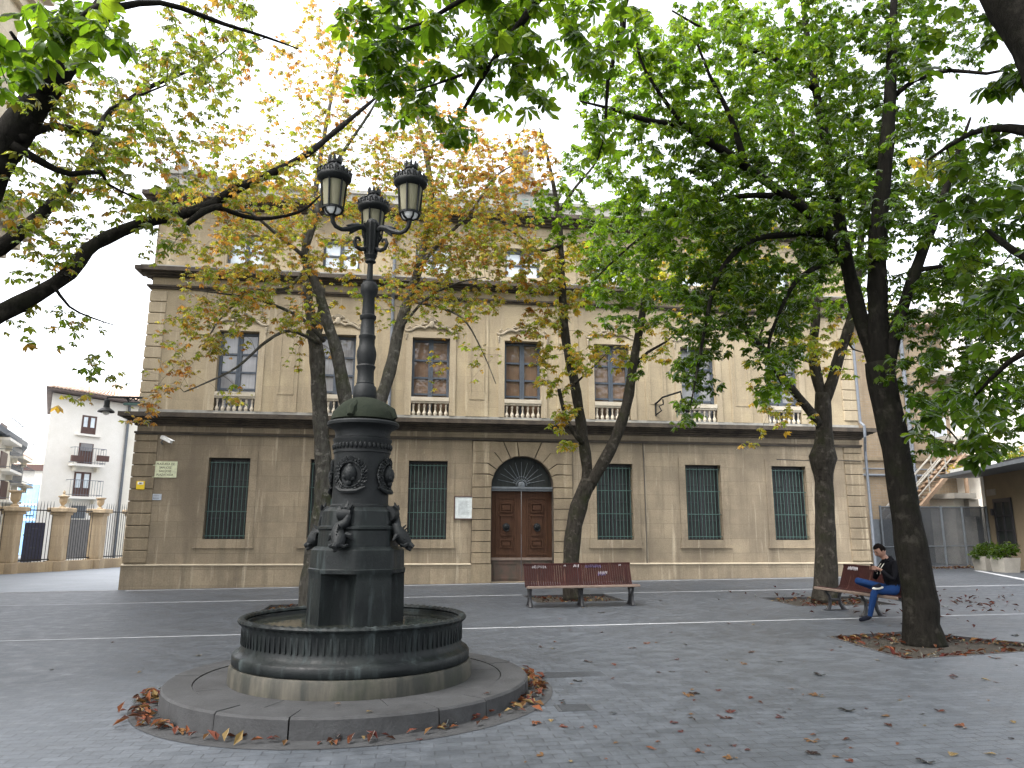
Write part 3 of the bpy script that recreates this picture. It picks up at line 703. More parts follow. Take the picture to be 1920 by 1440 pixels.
# downpipes, cables
def pipe(name, pts, r, mat, par, brackets=True):
    mb = MB(); mb.tube(pts, r, 8)
    if brackets:
        n = 6
        for k in range(n):
            a_ = Vector(pts[0]).lerp(Vector(pts[-1]), (k+0.5)/n)
    return mb.build(name, mat, par, True)
pipe('downpipe', [(fx(4.72), FD-0.09, 5.08), (fx(4.72), FD-0.09, 9.0), (fx(4.72), FD-0.2, 9.1), (fx(4.72), FD-0.5, 9.4), (fx(4.72), FD-0.5, 9.7), (fx(4.72), FD-0.05, 9.85), (fx(4.72), FD-0.05, 11.8)], 0.05, M['pipe_white'], B)
pipe('downpipe', [(fx(20.80), FD-0.06, 0.1), (fx(20.80), FD-0.06, 4.3), (fx(20.55), FD-0.5, 4.75), (fx(20.55), FD-0.52, 5.1), (fx(20.70), FD-0.08, 5.3), (fx(20.70), FD-0.08, 9.0)], 0.048, M['pipe_white'], B)
pipe('cable', [(fx(13.0), FD-0.02, 0.0), (fx(13.0), FD-0.03, 2.0), (fx(12.98), FD-0.03, 4.45)], 0.014, M['ink'], B)
pipe('cable', [(fx(17.6), FD-0.02, 3.98), (fx(18.6), FD-0.02, 3.96), (fx(19.1), FD-0.08, 4.0), (fx(20.6), FD-0.08, 3.96)], 0.014, M['ink'], B)
pipe('cable', [(fx(XL), FD-0.075, 4.43), (fx(4), FD-0.07, 4.44), (fx(12), FD-0.07, 4.44), (fx(XR), FD-0.075, 4.43)], 0.012, M['ink'], B)

# things fixed on the facade
t = thing('street_sign', 'pale green enamel street sign with dark lettering near the building\'s left corner', 'street sign', (fx(-1.84), FD-0.02, 3.15))
mb = MB(); mb.box(fx(-2.19), fx(-1.50), FD-0.03, FD-0.002, 3.14, 3.62); mb.build('plate', M['sign_green'], t)
for k, s_ in enumerate(('PLAZUELA DE', 'SAN JOSÉ', 'SAN JOSE', 'PLAZATXOA')):
    text_mesh('lettering', s_, 0.092, M['ink'], t, (fx(-1.83), FD-0.031, 3.51-0.107*k), depth=0.002, font_scale_x=0.9)
t = thing('camera_notice', 'small yellow camera notice on the corner stones under the street sign', 'notice', (fx(-2.47), FD-0.06, 2.78))
mb = MB(); mb.box(fx(-2.59), fx(-2.36), FD-0.072, FD-0.052, 2.78, 3.02); mb.build('plate', M['sign_yellow'], t)
mb = MB(); mb.box(fx(-2.555), fx(-2.395), FD-0.076, FD-0.07, 2.92, 3.0); mb.build('panel', M['white_paint'], t)
mb = MB(); mb.box(fx(-2.51), fx(-2.45), FD-0.080, FD-0.074, 2.945, 2.975); mb.box(fx(-2.45), fx(-2.42), FD-0.080, FD-0.074, 2.955, 2.965); mb.build('camera_symbol', M['ink'], t)
t = thing('wall_plaque', 'small pale blue plaque with faint writing below the street sign', 'plaque', (fx(-2.02), FD-0.02, 2.47))
mb = MB(); mb.box(fx(-2.16), fx(-1.87), FD-0.02, FD-0.002, 2.47, 2.65); mb.build('plate', M['sign_blue'], t)
mb = MB()
for k in range(3): mb.box(fx(-2.10), fx(-1.93), FD-0.0225, FD-0.019, 2.60-0.045*k, 2.608-0.045*k)
mb.build('lettering', M['ink'], t)
t = thing('security_camera', 'white security camera on a bracket above the street sign', 'camera', (fx(-1.9), FD, 4.2))
mb = MB(); mb.bbox(-0.05, 0.05, -0.24, 0.2, -0.05, 0.05, 0.012); mb.bbox(-0.06, 0.06, -0.29, 0.16, 0.045, 0.065, 0.006)
mb.xf(Matrix.Translation((fx(-1.82), FD-0.25, 4.26)) @ Matrix.Rotation(R(62), 4, 'Z') @ Matrix.Rotation(R(22), 4, 'X')); mb.build('housing', M['white_paint'], t)
mb = MB(); mb.tube([(fx(-1.98), FD, 4.14), (fx(-1.98), FD-0.16, 4.16), (fx(-1.92), FD-0.22, 4.24)], 0.018, 6); mb.build('bracket', M['steel'], t)
t = thing('notice_board', 'white framed notice board on the wall left of the arched door', 'notice board', (fx(7.13), FD-0.03, 1.98))
mb = MB(); x0, x1, z0, z1 = fx(6.86), fx(7.40), 1.98, 2.64
mb.box(x0, x1, FD-0.03, FD-0.002, z0, z1); mb.build('board', M['paper'], t)
mb = MB()
for q in ((x0-0.03, x1+0.03, z1, z1+0.03), (x0-0.03, x1+0.03, z0-0.03, z0), (x0-0.03, x0, z0, z1), (x1, x1+0.03, z0, z1)): mb.box(q[0], q[1], FD-0.045, FD-0.002, q[2], q[3])
mb.build('frame', M['brown_wood'], t)
mb = MB()
for k in range(13): mb.box(x0+0.10, x1-0.10-0.08*rng.random(), FD-0.0325, FD-0.029, z1-0.13-0.035*k, z1-0.124-0.035*k)
mb.build('lettering', M['steel'], t)
def bell_lamp(t, c, par_pts, bracket_extra=None):
    mb = MB(); mb.lathe([(0.02, 0.40), (0.075, 0.38), (0.085, 0.34), (0.08, 0.22), (0.095, 0.14), (0.20, 0.06), (0.235, 0.02), (0.225, 0.0), (0.09, 0.06)], c[0], c[1], c[2], 20); mb.build('lamp_shade', M['iron_dark'], t, True)
    mb = MB(); mb.ball((c[0], c[1], c[2]-0.01), 0.095, 12, 8, (1, 1, 0.8)); mb.build('lamp_glass', M['white_paint'], t, True)
    mb = MB(); mb.tube(par_pts, 0.032, 6)
    if bracket_extra:
        for q in bracket_extra: mb.tube(q, 0.024, 6)
    mb.build('bracket', M['iron_dark'], t)
c = Vector((fx(-3.63), FD-0.15, 5.05))
t = thing('wall_lamp', 'dark bell shaped wall lamp reaching out from the building\'s left corner', 'wall lamp', (fx(-2.75), FD-0.15, 5.45), 'wall lamps on the stone building')
bell_lamp(t, c, [(fx(-2.6), FD-0.15, 5.52), (c.x, c.y, 5.52), (c.x, c.y, 5.42)], [[(fx(-2.7), FD-0.15, 5.36), (fx(-3.0), FD-0.15, 5.36), (fx(-3.1), FD-0.15, 5.50)], [(fx(-2.75), FD-0.15, 5.50), (fx(-2.82), FD-0.15, 5.42), (fx(-2.9), FD-0.15, 5.50), (fx(-2.98), FD-0.15, 5.42), (fx(-3.06), FD-0.15, 5.50)]])
mb = MB(); mb.box(fx(-3.15), fx(-2.70), FD-0.2, FD-0.1, 5.28, 5.35); mb.build('mounting_plate', M['iron_green'], t)
c = Vector((fx(14.02), FD-1.0, 5.35))
t = thing('wall_lamp', 'dark bell shaped wall lamp on a scrolled bracket over the right windows', 'wall lamp', (fx(13.5), FD, 5.6), 'wall lamps on the stone building')
bell_lamp(t, c, [(fx(13.45), FD-0.05, 5.75), (fx(13.6), FD-0.35, 5.93), (fx(14.0), FD-0.95, 6.02), (c.x, c.y, 5.74)], [[(fx(13.45), FD-0.05, 5.35), (fx(13.45), FD-0.05, 5.80)], [(fx(13.47), FD-0.05, 5.40), (fx(13.58), FD-0.25, 5.5), (fx(13.52), FD-0.2, 5.66), (fx(13.62), FD-0.35, 5.70), (fx(13.6), FD-0.35, 5.86)]])

# ------------------------------------------------------------------ lamp fountain
def lerp(a, b, t): return tuple(a[i]*(1-t)+b[i]*t for i in range(3))
XC, YC = -0.562, 8.10
FT = thing('lamp_fountain', 'dark cast iron drinking fountain with round basin and three lanterns on its column', 'fountain', (XC, YC, gz(XC)))
Z0 = gz(XC)
# kerb ring made of separate curved stones
mb = MB(); nst = 13; ang = 0.31
cuts = [0.0]; 
for k in range(nst): cuts.append(cuts[-1] + 1.0 + 0.45*math.sin(k*2.3))
tot = cuts[-1]
def arc_block(mb, r0, r1, a0, a1, z0, z1, c=0.018):
    n = max(3, int((a1-a0)/0.07)); rings = []
    for i in range(n+1):
        a_ = a0+(a1-a0)*i/n; ca, sa = math.cos(a_), math.sin(a_)
        prof = [(r0, z0), (r1, z0), (r1+0.008, z0+0.05), (r1, z1-c), (r1-c, z1), (r0, z1)]
        rings.append([(XC+r*ca, YC+r*sa, Z0+z) for r, z in prof])
    mb.quad_strip(rings)
for k in range(nst):
    a0 = ang+2*math.pi*cuts[k]/tot; a1 = ang+2*math.pi*cuts[k+1]/tot
    arc_block(mb, 1.47, 1.735+0.006*math.sin(k*5), a0+0.004, a1-0.004, -0.03, 0.205+0.004*math.sin(k*3.1))
mb.build('step_kerb', M['kerb_stone'], FT)
mb = MB()
for k in range(9):
    a0 = 0.1+2*math.pi*k/9; a1 = a0+2*math.pi/9
    arc_block(mb, 1.0, 1.462, a0+0.003, a1-0.003, -0.03, 0.200, 0.006)
mb.build('step_paving', M['kerb_stone'], FT)
mb = MB(); seg = 72
mb.lathe([(1.0, 0.02), (1.165, 0.02), (1.17, 0.19), (1.165, 0.33), (1.15, 0.357), (1.0, 0.357)], XC, YC, Z0, seg); 
def mk_base_stone():
    m = N('damp basin stone'); v = m.coords((3, 3, 0.4)); g = m.noise(v, 2.4, 7, 0.65); v2 = m.coords(); p = m.noise(v2, 3, 6)
    col = m.mix(m.ramp(g, [(0.38, 0.0), (0.66, 1.0)]), (0.016, 0.017, 0.014), (0.060, 0.054, 0.042))
    col = m.mix(m.ramp(p, [(0.5, 0.0), (0.7, 0.7)]), col, (0.018, 0.022, 0.012)); m.bsdf(col, 0.75, 0, m.bump(p, 0.5, 0.02), 0.35); return m.m
mb.build('stone_base', mk_base_stone(), FT, True)
mb = MB(); mb.lathe([(1.0, 0.36), (1.135, 0.36), (1.145, 0.375), (1.145, 0.44), (1.13, 0.46), (1.095, 0.475), (1.07, 0.51), (1.062, 0.56), (1.075, 0.70), (1.09, 0.735), (1.02, 0.735), (1.0, 0.60)], XC, YC, Z0, 96)
for k in range(110):
    a_ = 2*math.pi*k/110
    mb.box(-0.009, 0.009, -1.0745, -1.05, 0.545, 0.685); mb.xf(Matrix.Translation((XC, YC, Z0)) @ Matrix.Rotation(a_, 4, 'Z'), len(mb.v)-8)
bas = mb.build('basin', M['iron_patina'], FT, True)
mb = MB(); n = 240; pts = []
rings = []
for i in range(n):
    a_ = 2*math.pi*i/n; tw = 0.006*math.cos(i*2*math.pi/3.0)
    rings.append([(XC+(1.075+(0.036+tw*0.6)*math.cos(t))*math.cos(a_), YC+(1.075+(0.036+tw*0.6)*math.cos(t))*math.sin(a_), Z0+0.752+(0.026+tw)*math.sin(t)) for t in [j*2*math.pi/8 for j in range(8)]])
rings.append(rings[0]); mb.quad_strip(rings, True, False)
mb.build('basin_rim', M['iron_patina'], bas, True)
mb = MB(); mb.lathe([(1.03, 0.66), (1.03, 0.705), (0.02, 0.705)], XC, YC, Z0, 64); mb.build('water', M['water'], FT)
# pedestal, four spouts between four broad panels
TH = R(-90-19)
mb = MB()
def plan(r_face, niche, zz, n=96):
    out = []
    for k in range(n):
        a_ = TH + 2*math.pi*k/n
        phi = (a_-TH+math.pi/4) % (math.pi/2) - math.pi/4      # angle from the nearest spout
        ps = abs(phi); oct_ = r_face/max(math.cos(((a_-TH) + math.pi/8) % (math.pi/4) - math.pi/8), 0.2)
        r = min(oct_, r_face*1.06)
        if niche and ps < R(22): r = r_face*(1-niche*math.cos(ps/R(22)*math.pi/2)**0.5)
        out.append((XC+r*math.cos(a_), YC+r*math.sin(a_), Z0+zz))
    return out
rings = [plan(0.455, 0.40, 0.60), plan(0.450, 0.40, 1.06), plan(0.449, 0.36, 1.12), plan(0.448, 0.22, 1.175), plan(0.455, 0.0, 1.19), plan(0.458, 0.0, 1.225), plan(0.446, 0, 1.235), plan(0.440, 0, 1.41), plan(0.405, 0, 1.44), plan(0.385, 0, 1.445), plan(0.378, 0, 1.60), plan(0.392, 0, 1.615), plan(0.392, 0, 1.635), plan(0.362, 0, 1.65), plan(0.352, 0, 1.79), plan(0.305, 0, 1.83)]
mb.quad_strip(rings)
ped = mb.build('pedestal', M['iron_patina'], FT, True)
mb = MB()
mb.lathe([(0.29, 1.82), (0.305, 1.83), (0.305, 1.85), (0.288, 1.865), (0.287, 1.90), (0.284, 2.36), (0.288, 2.385), (0.296, 2.39), (0.296, 2.41), (0.290, 2.415), (0.296, 2.50), (0.306, 2.52), (0.306, 2.535), (0.286, 2.55), (0.283, 2.60), (0.30, 2.635), (0.345, 2.66), (0.372, 2.675), (0.376, 2.70), (0.365, 2.715), (0.30, 2.725)], XC, YC, Z0, 64)
mb.build('drum', M['iron_dark'], FT, True)
mb = MB()
for k in range(40):       # leaf frieze round the band
    a_ = 2*math.pi*k/40
    mb.ball((XC+0.293*math.cos(a_), YC+0.293*math.sin(a_), Z0+2.455), 0.02, 6, 4, (1, 1, 1.7))
mb.build('frieze', M['iron_dark'], FT, True)
for q in range(4):
    a_ = TH + q*math.pi/2
    def W(u, v, d):     # u tangential, v up, d outward, around angle a_
        aa = a_ + u/0.30; r = 0.288 + d
        return (XC+r*math.cos(aa), YC+r*math.sin(aa), Z0+v)
    mb = MB(); n = 30
    for k in range(n):
        t = 2*math.pi*k/n; rr = 0.148
        for s, off in ((0, 0), (1, 0.03), (2, -0.028)):
            q0 = W((rr+off*0.4)*math.cos(t), 2.155+(rr+off*0.4)*math.sin(t), 0.004); q1 = W((rr+off+0.006)*math.cos(t+0.22+s*0.07), 2.155+(rr+off+0.006)*math.sin(t+0.22+s*0.07), 0.022+0.006*math.sin(k*2.1+s)); mb.tube([q0, lerp(q0, q1, 0.55), q1], [0.008, 0.016+0.004*math.sin(k*1.7+s), 0.003], 5)
    mb.ball(W(0, 2.16, 0.0), 0.075, 10, 7, (1, 1, 1.2)); mb.ball(W(0, 2.235, 0.01), 0.03, 8, 5); mb.ball(W(-0.03, 2.13, 0.04), 0.03, 7, 5); mb.ball(W(0.04, 2.11, 0.03), 0.026, 7, 5); mb.ball(W(0.0, 2.07, 0.02), 0.035, 7, 5)
    mb.tube([W(-0.16, 2.03, 0.02), W(-0.08, 1.99, 0.03), W(0.0, 1.985, 0.032), W(0.08, 1.99, 0.03), W(0.16, 2.03, 0.02)], [0.012, 0.022, 0.026, 0.022, 0.012], 6)
    mb.build('wreath', M['iron_dark'], FT, True)
    # dolphin spout: body curled up the pedestal, head low and outward, tail fins on top
    def D(u, v, d):
        ca, sa = math.cos(a_), math.sin(a_); r = 0.365+d
        return (XC+r*ca-u*sa, YC+r*sa+u*ca, Z0+v)
    mb = MB()
    mb.tube([D(0.02, 1.80, 0.015), D(0.05, 1.74, 0.02), D(0.03, 1.68, 0.03), D(-0.03, 1.64, 0.045), D(-0.035, 1.58, 0.075), D(0.0, 1.53, 0.11), D(0.005, 1.48, 0.145), D(0, 1.445, 0.19)], [0.018, 0.03, 0.042, 0.052, 0.066, 0.075, 0.065, 0.03], 10)
    for u, v, d in ((-0.05, 1.85, 0.02), (0.09, 1.86, 0.02), (0.03, 1.885, 0.0)): mb.tube([D(0.02, 1.79, 0.015), D((0.02+u)/2, 1.82, 0.025), D(u, v, d)], [0.022, 0.026, 0.006], 6)
    for s in (-1, 1):
        mb.tube([D(s*0.05, 1.56, 0.08), D(s*0.10, 1.55, 0.075), D(s*0.135, 1.50, 0.055)], [0.03, 0.026, 0.006], 6); mb.ball(D(s*0.045, 1.52, 0.145), 0.02, 7, 5)
        mb.tube([D(s*0.03, 1.47, 0.165), D(s*0.07, 1.45, 0.15), D(s*0.10, 1.47, 0.12)], [0.022, 0.018, 0.006], 6)
    mb.tube([D(0, 1.47, 0.18), D(0, 1.44, 0.225)], [0.032, 0.022], 8); mb.tube([D(0, 1.44, 0.16), D(0, 1.405, 0.20)], [0.028, 0.014], 8)
    for k in range(4): mb.tube([D(0, 1.62-0.03*k, 0.10+0.015*k), D(0, 1.66-0.03*k, 0.145+0.012*k)], [0.016, 0.004], 5)
    mb.build('dolphin_spout', M['iron_dark'], FT, True)
    mb = MB()
    mb.lathe([(0.075, -0.07), (0.085, 0), (0.075, 0.07)], 0, 0, 0, 14); mb.xf(Matrix.Translation((XC+0.335*math.cos(a_), YC+0.335*math.sin(a_), Z0+1.765)) @ Matrix.Rotation(a_, 4, 'Z') @ Matrix.Rotation(R(90), 4, 'X') @ Matrix.Scale(1.0, 4))
    mb.build('scroll_roll', M['iron_dark'], FT, True)
# mossy cap with four lugs
mb = MB(); mb.lathe([(0.30, 2.72), (0.335, 2.74), (0.325, 2.79), (0.285, 2.86), (0.215, 2.93), (0.15, 2.965), (0.12, 2.975)], XC, YC, Z0, 48)
for q in range(4):
    a_ = TH + q*math.pi/2; mb.tube([(XC+0.20*math.cos(a_), YC+0.20*math.sin(a_), Z0+2.90), (XC+0.31*math.cos(a_), YC+0.31*math.sin(a_), Z0+2.82), (XC+0.345*math.cos(a_), YC+0.345*math.sin(a_), Z0+2.75)], [0.04, 0.05, 0.035], 8)
mb.build('cap', M['iron_moss'], FT, True)
mb = MB(); mb.lathe([(0.12, 2.97), (0.128, 2.99), (0.126, 3.03), (0.118, 3.10), (0.094, 3.13), (0.097, 3.14), (0.090, 3.15), (0.087, 3.28), (0.10, 3.31), (0.103, 3.325), (0.088, 3.345), (0.096, 3.38), (0.106, 3.44), (0.104, 3.49), (0.088, 3.545), (0.084, 3.56), (0.082, 3.63), (0.091, 3.645), (0.091, 3.665), (0.078, 3.68), (0.072, 3.84), (0.088, 3.86), (0.088, 3.89), (0.068, 3.905), (0.062, 4.10), (0.092, 4.15), (0.096, 4.19), (0.092, 4.24), (0.068, 4.27), (0.070, 4.285), (0.034, 4.295), (0.030, 4.50)], XC, YC, Z0, 32)
mb.build('column', M['iron_dark'], FT, True)
mb = MB(); mb.lathe([(0.030, 4.49), (0.062, 4.51), (0.050, 4.54), (0.070, 4.58), (0.066, 4.62), (0.072, 4.72), (0.080, 4.80), (0.082, 4.90), (0.075, 4.96), (0.055, 5.0), (0.02, 5.02)], XC, YC, Z0, 12)
for k in range(12):
    a_ = 2*math.pi*k/12; mb.tube([(XC+0.066*math.cos(a_), YC+0.066*math.sin(a_), Z0+4.60), (XC+0.075*math.cos(a_), YC+0.075*math.sin(a_), Z0+4.72), (XC+0.084*math.cos(a_), YC+0.084*math.sin(a_), Z0+4.86), (XC+0.088*math.cos(a_), YC+0.088*math.sin(a_), Z0+4.97)], [0.008, 0.010, 0.012, 0.005], 5)
mb.build('arm_hub', M['iron_dark'], FT)
def lantern(cx, cy):
    zb = Z0+4.93
    mb = MB(); nside = 6
    mb.lathe([(0.098, 0.066), (0.116, 0.062), (0.118, 0.085), (0.10, 0.092), (0.096, 0.088)], cx, cy, zb, 24); mb.lathe([(0.012, -0.01), (0.04, 0.0), (0.038, 0.012), (0.012, 0.012)], cx, cy, zb, 12)
    for k in range(5):
        a_ = 2*math.pi*(k+0.1)/5; mb.tube([(cx+0.035*math.cos(a_), cy+0.035*math.sin(a_), zb), (cx+0.085*math.cos(a_), cy+0.085*math.sin(a_), zb+0.022), (cx+0.11*math.cos(a_), cy+0.11*math.sin(a_), zb+0.068)], 0.011, 5)
    mb.lathe([(0.128, 0.375), (0.150, 0.385), (0.182, 0.415), (0.186, 0.44), (0.176, 0.462), (0.150, 0.47)], cx, cy, zb, 24)                                  # eave ring
    mb.lathe([(0.165, 0.455), (0.150, 0.50), (0.118, 0.545), (0.075, 0.565), (0.060, 0.59), (0.072, 0.605), (0.068, 0.635), (0.03, 0.645)], cx, cy, zb, 24)
    for k in range(nside):
        a_ = 2*math.pi*(k+0.25)/nside; mb.tube([(cx+0.112*math.cos(a_), cy+0.112*math.sin(a_), zb+0.07), (cx+0.136*math.cos(a_), cy+0.136*math.sin(a_), zb+0.40)], 0.012, 5)
    for k in range(18):
        a_ = 2*math.pi*k/18; mb.tube([(cx+0.172*math.cos(a_), cy+0.172*math.sin(a_), zb+0.45), (cx+0.184*math.cos(a_), cy+0.184*math.sin(a_), zb+0.495), (cx+0.170*math.cos(a_+0.09), cy+0.170*math.sin(a_+0.09), zb+0.515), (cx+0.176*math.cos(a_+0.19), cy+0.176*math.sin(a_+0.19), zb+0.465)], [0.015, 0.013, 0.012, 0.009], 4)
    for k in range(8):
        a_ = 2*math.pi*k/8; mb.tube([(cx+0.058*math.cos(a_), cy+0.058*math.sin(a_), zb+0.62), (cx+0.068*math.cos(a_), cy+0.068*math.sin(a_), zb+0.665), (cx+0.075*math.cos(a_), cy+0.075*math.sin(a_), zb+0.685)], [0.020, 0.018, 0.006], 4)
        a_ += 0.2; mb.tube([(cx+0.10*math.cos(a_), cy+0.10*math.sin(a_), zb+0.535), (cx+0.115*math.cos(a_), cy+0.115*math.sin(a_), zb+0.56), (cx+0.135*math.cos(a_), cy+0.135*math.sin(a_), zb+0.53)], [0.012, 0.012, 0.008], 4)
    f = mb.build('lantern', M['iron_dark'], FT, True)
    mb = MB(); mb.lathe([(0.096, 0.09), (0.128, 0.39)], cx, cy, zb, 24); mb.f = [q for q in mb.f if len(q) == 4]
    mb.build('lantern_glass', M['lamp_glass'], f, True)
    mb = MB(); mb.lathe([(0.02, 0.09), (0.035, 0.10), (0.035, 0.16), (0.05, 0.22), (0.055, 0.30), (0.03, 0.34)], cx, cy, zb, 10); mb.build('bulb', M['white_paint'], f, True)
    mb = MB(); mb.lathe([(0.034, 0.006), (0.075, 0.03), (0.094, 0.068)], cx, cy, zb, 20); mb.f = [q for q in mb.f if len(q) == 4]; mb.build('lower_glass', M['white_paint'], f, True)  # white paint stands for skylight showing through this glass
for deg in (93, 93+118, 93-122):
    a_ = R(deg); ca, sa = math.cos(a_), math.sin(a_)
    def A(r, z): return (XC+r*ca, YC+r*sa, Z0+z)
    L = 0.475
    mb = MB(); mb.tube([A(0.05, 4.86), A(0.12, 4.895), A(0.20, 4.87), A(0.28, 4.825), A(0.36, 4.80), A(0.43, 4.815), A(0.465, 4.86), A(L, 4.91), A(L, 4.95)], [0.03, 0.034, 0.036, 0.03, 0.024, 0.023, 0.024, 0.026, 0.03], 8)
    mb.tube([A(0.06, 4.66), A(0.12, 4.63), A(0.18, 4.645), A(0.205, 4.70), A(0.185, 4.75), A(0.15, 4.755), A(0.135, 4.725)], [0.026, 0.024, 0.022, 0.02, 0.018, 0.016, 0.014], 7)
    mb.tube([A(0.16, 4.90), A(0.24, 4.875), A(0.31, 4.86)], [0.028, 0.026, 0.005], 6); mb.tube([A(0.18, 4.86), A(0.25, 4.80), A(0.27, 4.765)], [0.026, 0.02, 0.004], 6)
    for k in range(3):
        b_ = a_+2*math.pi*k/3; mb.tube([A(L, 4.94), (XC+L*ca+0.05*math.cos(b_), YC+L*sa+0.05*math.sin(b_), Z0+4.96), (XC+L*ca+0.085*math.cos(b_), YC+L*sa+0.085*math.sin(b_), Z0+5.0)], 0.009, 5)
    mb.build('lantern_arm', M['iron_dark'], FT, True)
    lantern(XC+L*ca, YC+L*sa)

FT.location.z = Z0-0.045; FT.scale = (1.032, 1.032, 1.032)

# ------------------------------------------------------------------ benches
def bench_profile():      # y outward to the front is negative; (y, z) of the continuous seat
    ctl = [Vector((-0.36, 0.425, 0)), Vector((-0.31, 0.455, 0)), Vector((-0.15, 0.43, 0)), Vector((0.02, 0.405, 0)), Vector((0.12, 0.43, 0)), Vector((0.18, 0.55, 0)), Vector((0.25, 0.76, 0)), Vector((0.285, 0.86, 0))]
    return [(p.x, p.y) for p in catmull(ctl, [0]*len(ctl), 0.05)[0]]
def make_bench(label, scribble):
    L = 2.36; b = thing('park_bench', label, 'bench', (0, 0, 0), 'oxblood slatted benches in the square')
    pr = bench_profile(); mb = MB(); n = 46; w = L/n
    for k in range(n):        # cross slats bent over the seat and back
        x0 = -L/2+k*w+0.004; x1 = x0+w-0.008
        rings = []
        for i, (y, z) in enumerate(pr):
            a_ = pr[max(i-1, 0)]; c_ = pr[min(i+1, len(pr)-1)]; t = Vector((c_[0]-a_[0], c_[1]-a_[1])).normalized(); nx, nz = -t.y*0.02, t.x*0.02
            rings.append([(x0, y, z), (x1, y, z), (x1, y-nx, z-nz), (x0, y-nx, z-nz)])
        mb.quad_strip(rings)
    mb.build('slatted_seat', M['bench_wood'], b)
    mb = MB(); mb.bbox(-L/2-0.03, L/2+0.03, -0.395, -0.36, 0.395, 0.445, 0.008); mb.build('front_rail', M['bench_rail'], b)
    mb = MB(); mb.bbox(-L/2-0.01, L/2+0.01, 0.275, 0.31, 0.825, 0.875, 0.008); mb.build('top_rail', M['bench_wood'], b)
    for x in (-1.10, 0.0, 1.10):
        mb = MB()
        mb.prism([(x-0.03, -0.33, 0.42), (x-0.03, 0.03, 0.385), (x-0.03, 0.14, 0.42), (x-0.03, 0.30, 0.86), (x-0.03, 0.25, 0.86), (x-0.03, 0.10, 0.46), (x-0.03, 0.0, 0.40)], (0.06, 0, 0)) if False else None
        mb.tube([(x, -0.34, 0.405), (x, -0.20, 0.39), (x, 0.03, 0.365), (x, 0.16, 0.42), (x, 0.24, 0.62), (x, 0.295, 0.84)], [0.02, 0.028, 0.035, 0.03, 0.024, 0.018], 8)
        mb.tube([(x, -0.22, 0.39), (x, -0.13, 0.26), (x, -0.13, 0.12), (x, -0.19, 0.0)], [0.028, 0.03, 0.034, 0.05], 8)
        mb.tube([(x, 0.12, 0.38), (x, 0.07, 0.24), (x, 0.09, 0.12), (x, 0.17, 0.0)], [0.03, 0.032, 0.034, 0.05], 8)
        mb.tube([(x, -0.13, 0.20), (x, 0.08, 0.20)], 0.026, 8); mb.box(x-0.05, x+0.05, -0.25, 0.23, -0.02, 0.015)
        mb.build('leg', M['black_iron'], b, True)
    r2 = random.Random(scribble)
    for mat, spots in ((M['graffiti_white'], [(-0.85, 0.80, 0.30), (-0.28, 0.82, 0.05), (-0.02, 0.81, 0.12), (0.55, 0.66, 0.20), (0.95, 0.82, 0.05)]), (M['graffiti_blue'], [(0.35, 0.80, 0.34), (0.52, 0.63, 0.16)])):
        for (cx, zc, ww) in spots:
            mb = MB()
            npt = int(ww*70)+4
            pts = []
            for i in range(npt):
                u = cx-ww/2+ww*i/(npt-1); z = zc+(0.032 if ww > 0.1 else 0.015)*(1 if i % 2 else -1)*(0.6+0.5*r2.random())
                j = min(range(len(pr)), key=lambda q: abs(pr[q][1]-z) + (5 if pr[q][0] < 0.1 else 0)); y = pr[j][0] + (z-pr[j][1])*0.3
                pts.append((u+r2.uniform(-.008, .008), y-0.012, z+0.004))
            mb.tube(pts, 0.0065, 4); mb.build('graffiti', mat, b)
    return b
bA = make_bench('long oxblood bench with white scrawled graffiti, facing the square in front of the forked tree', 3)
bA.location = (3.60, 15.95, gz(3.6)); bA.rotation_euler = (0, R(-0.7), R(-1.0))
bB = dup(bA, (8.33, 12.92, gz(8.3)), R(-90+2.5), 'oxblood bench turned sideways with a seated person, behind the big right tree trunk')

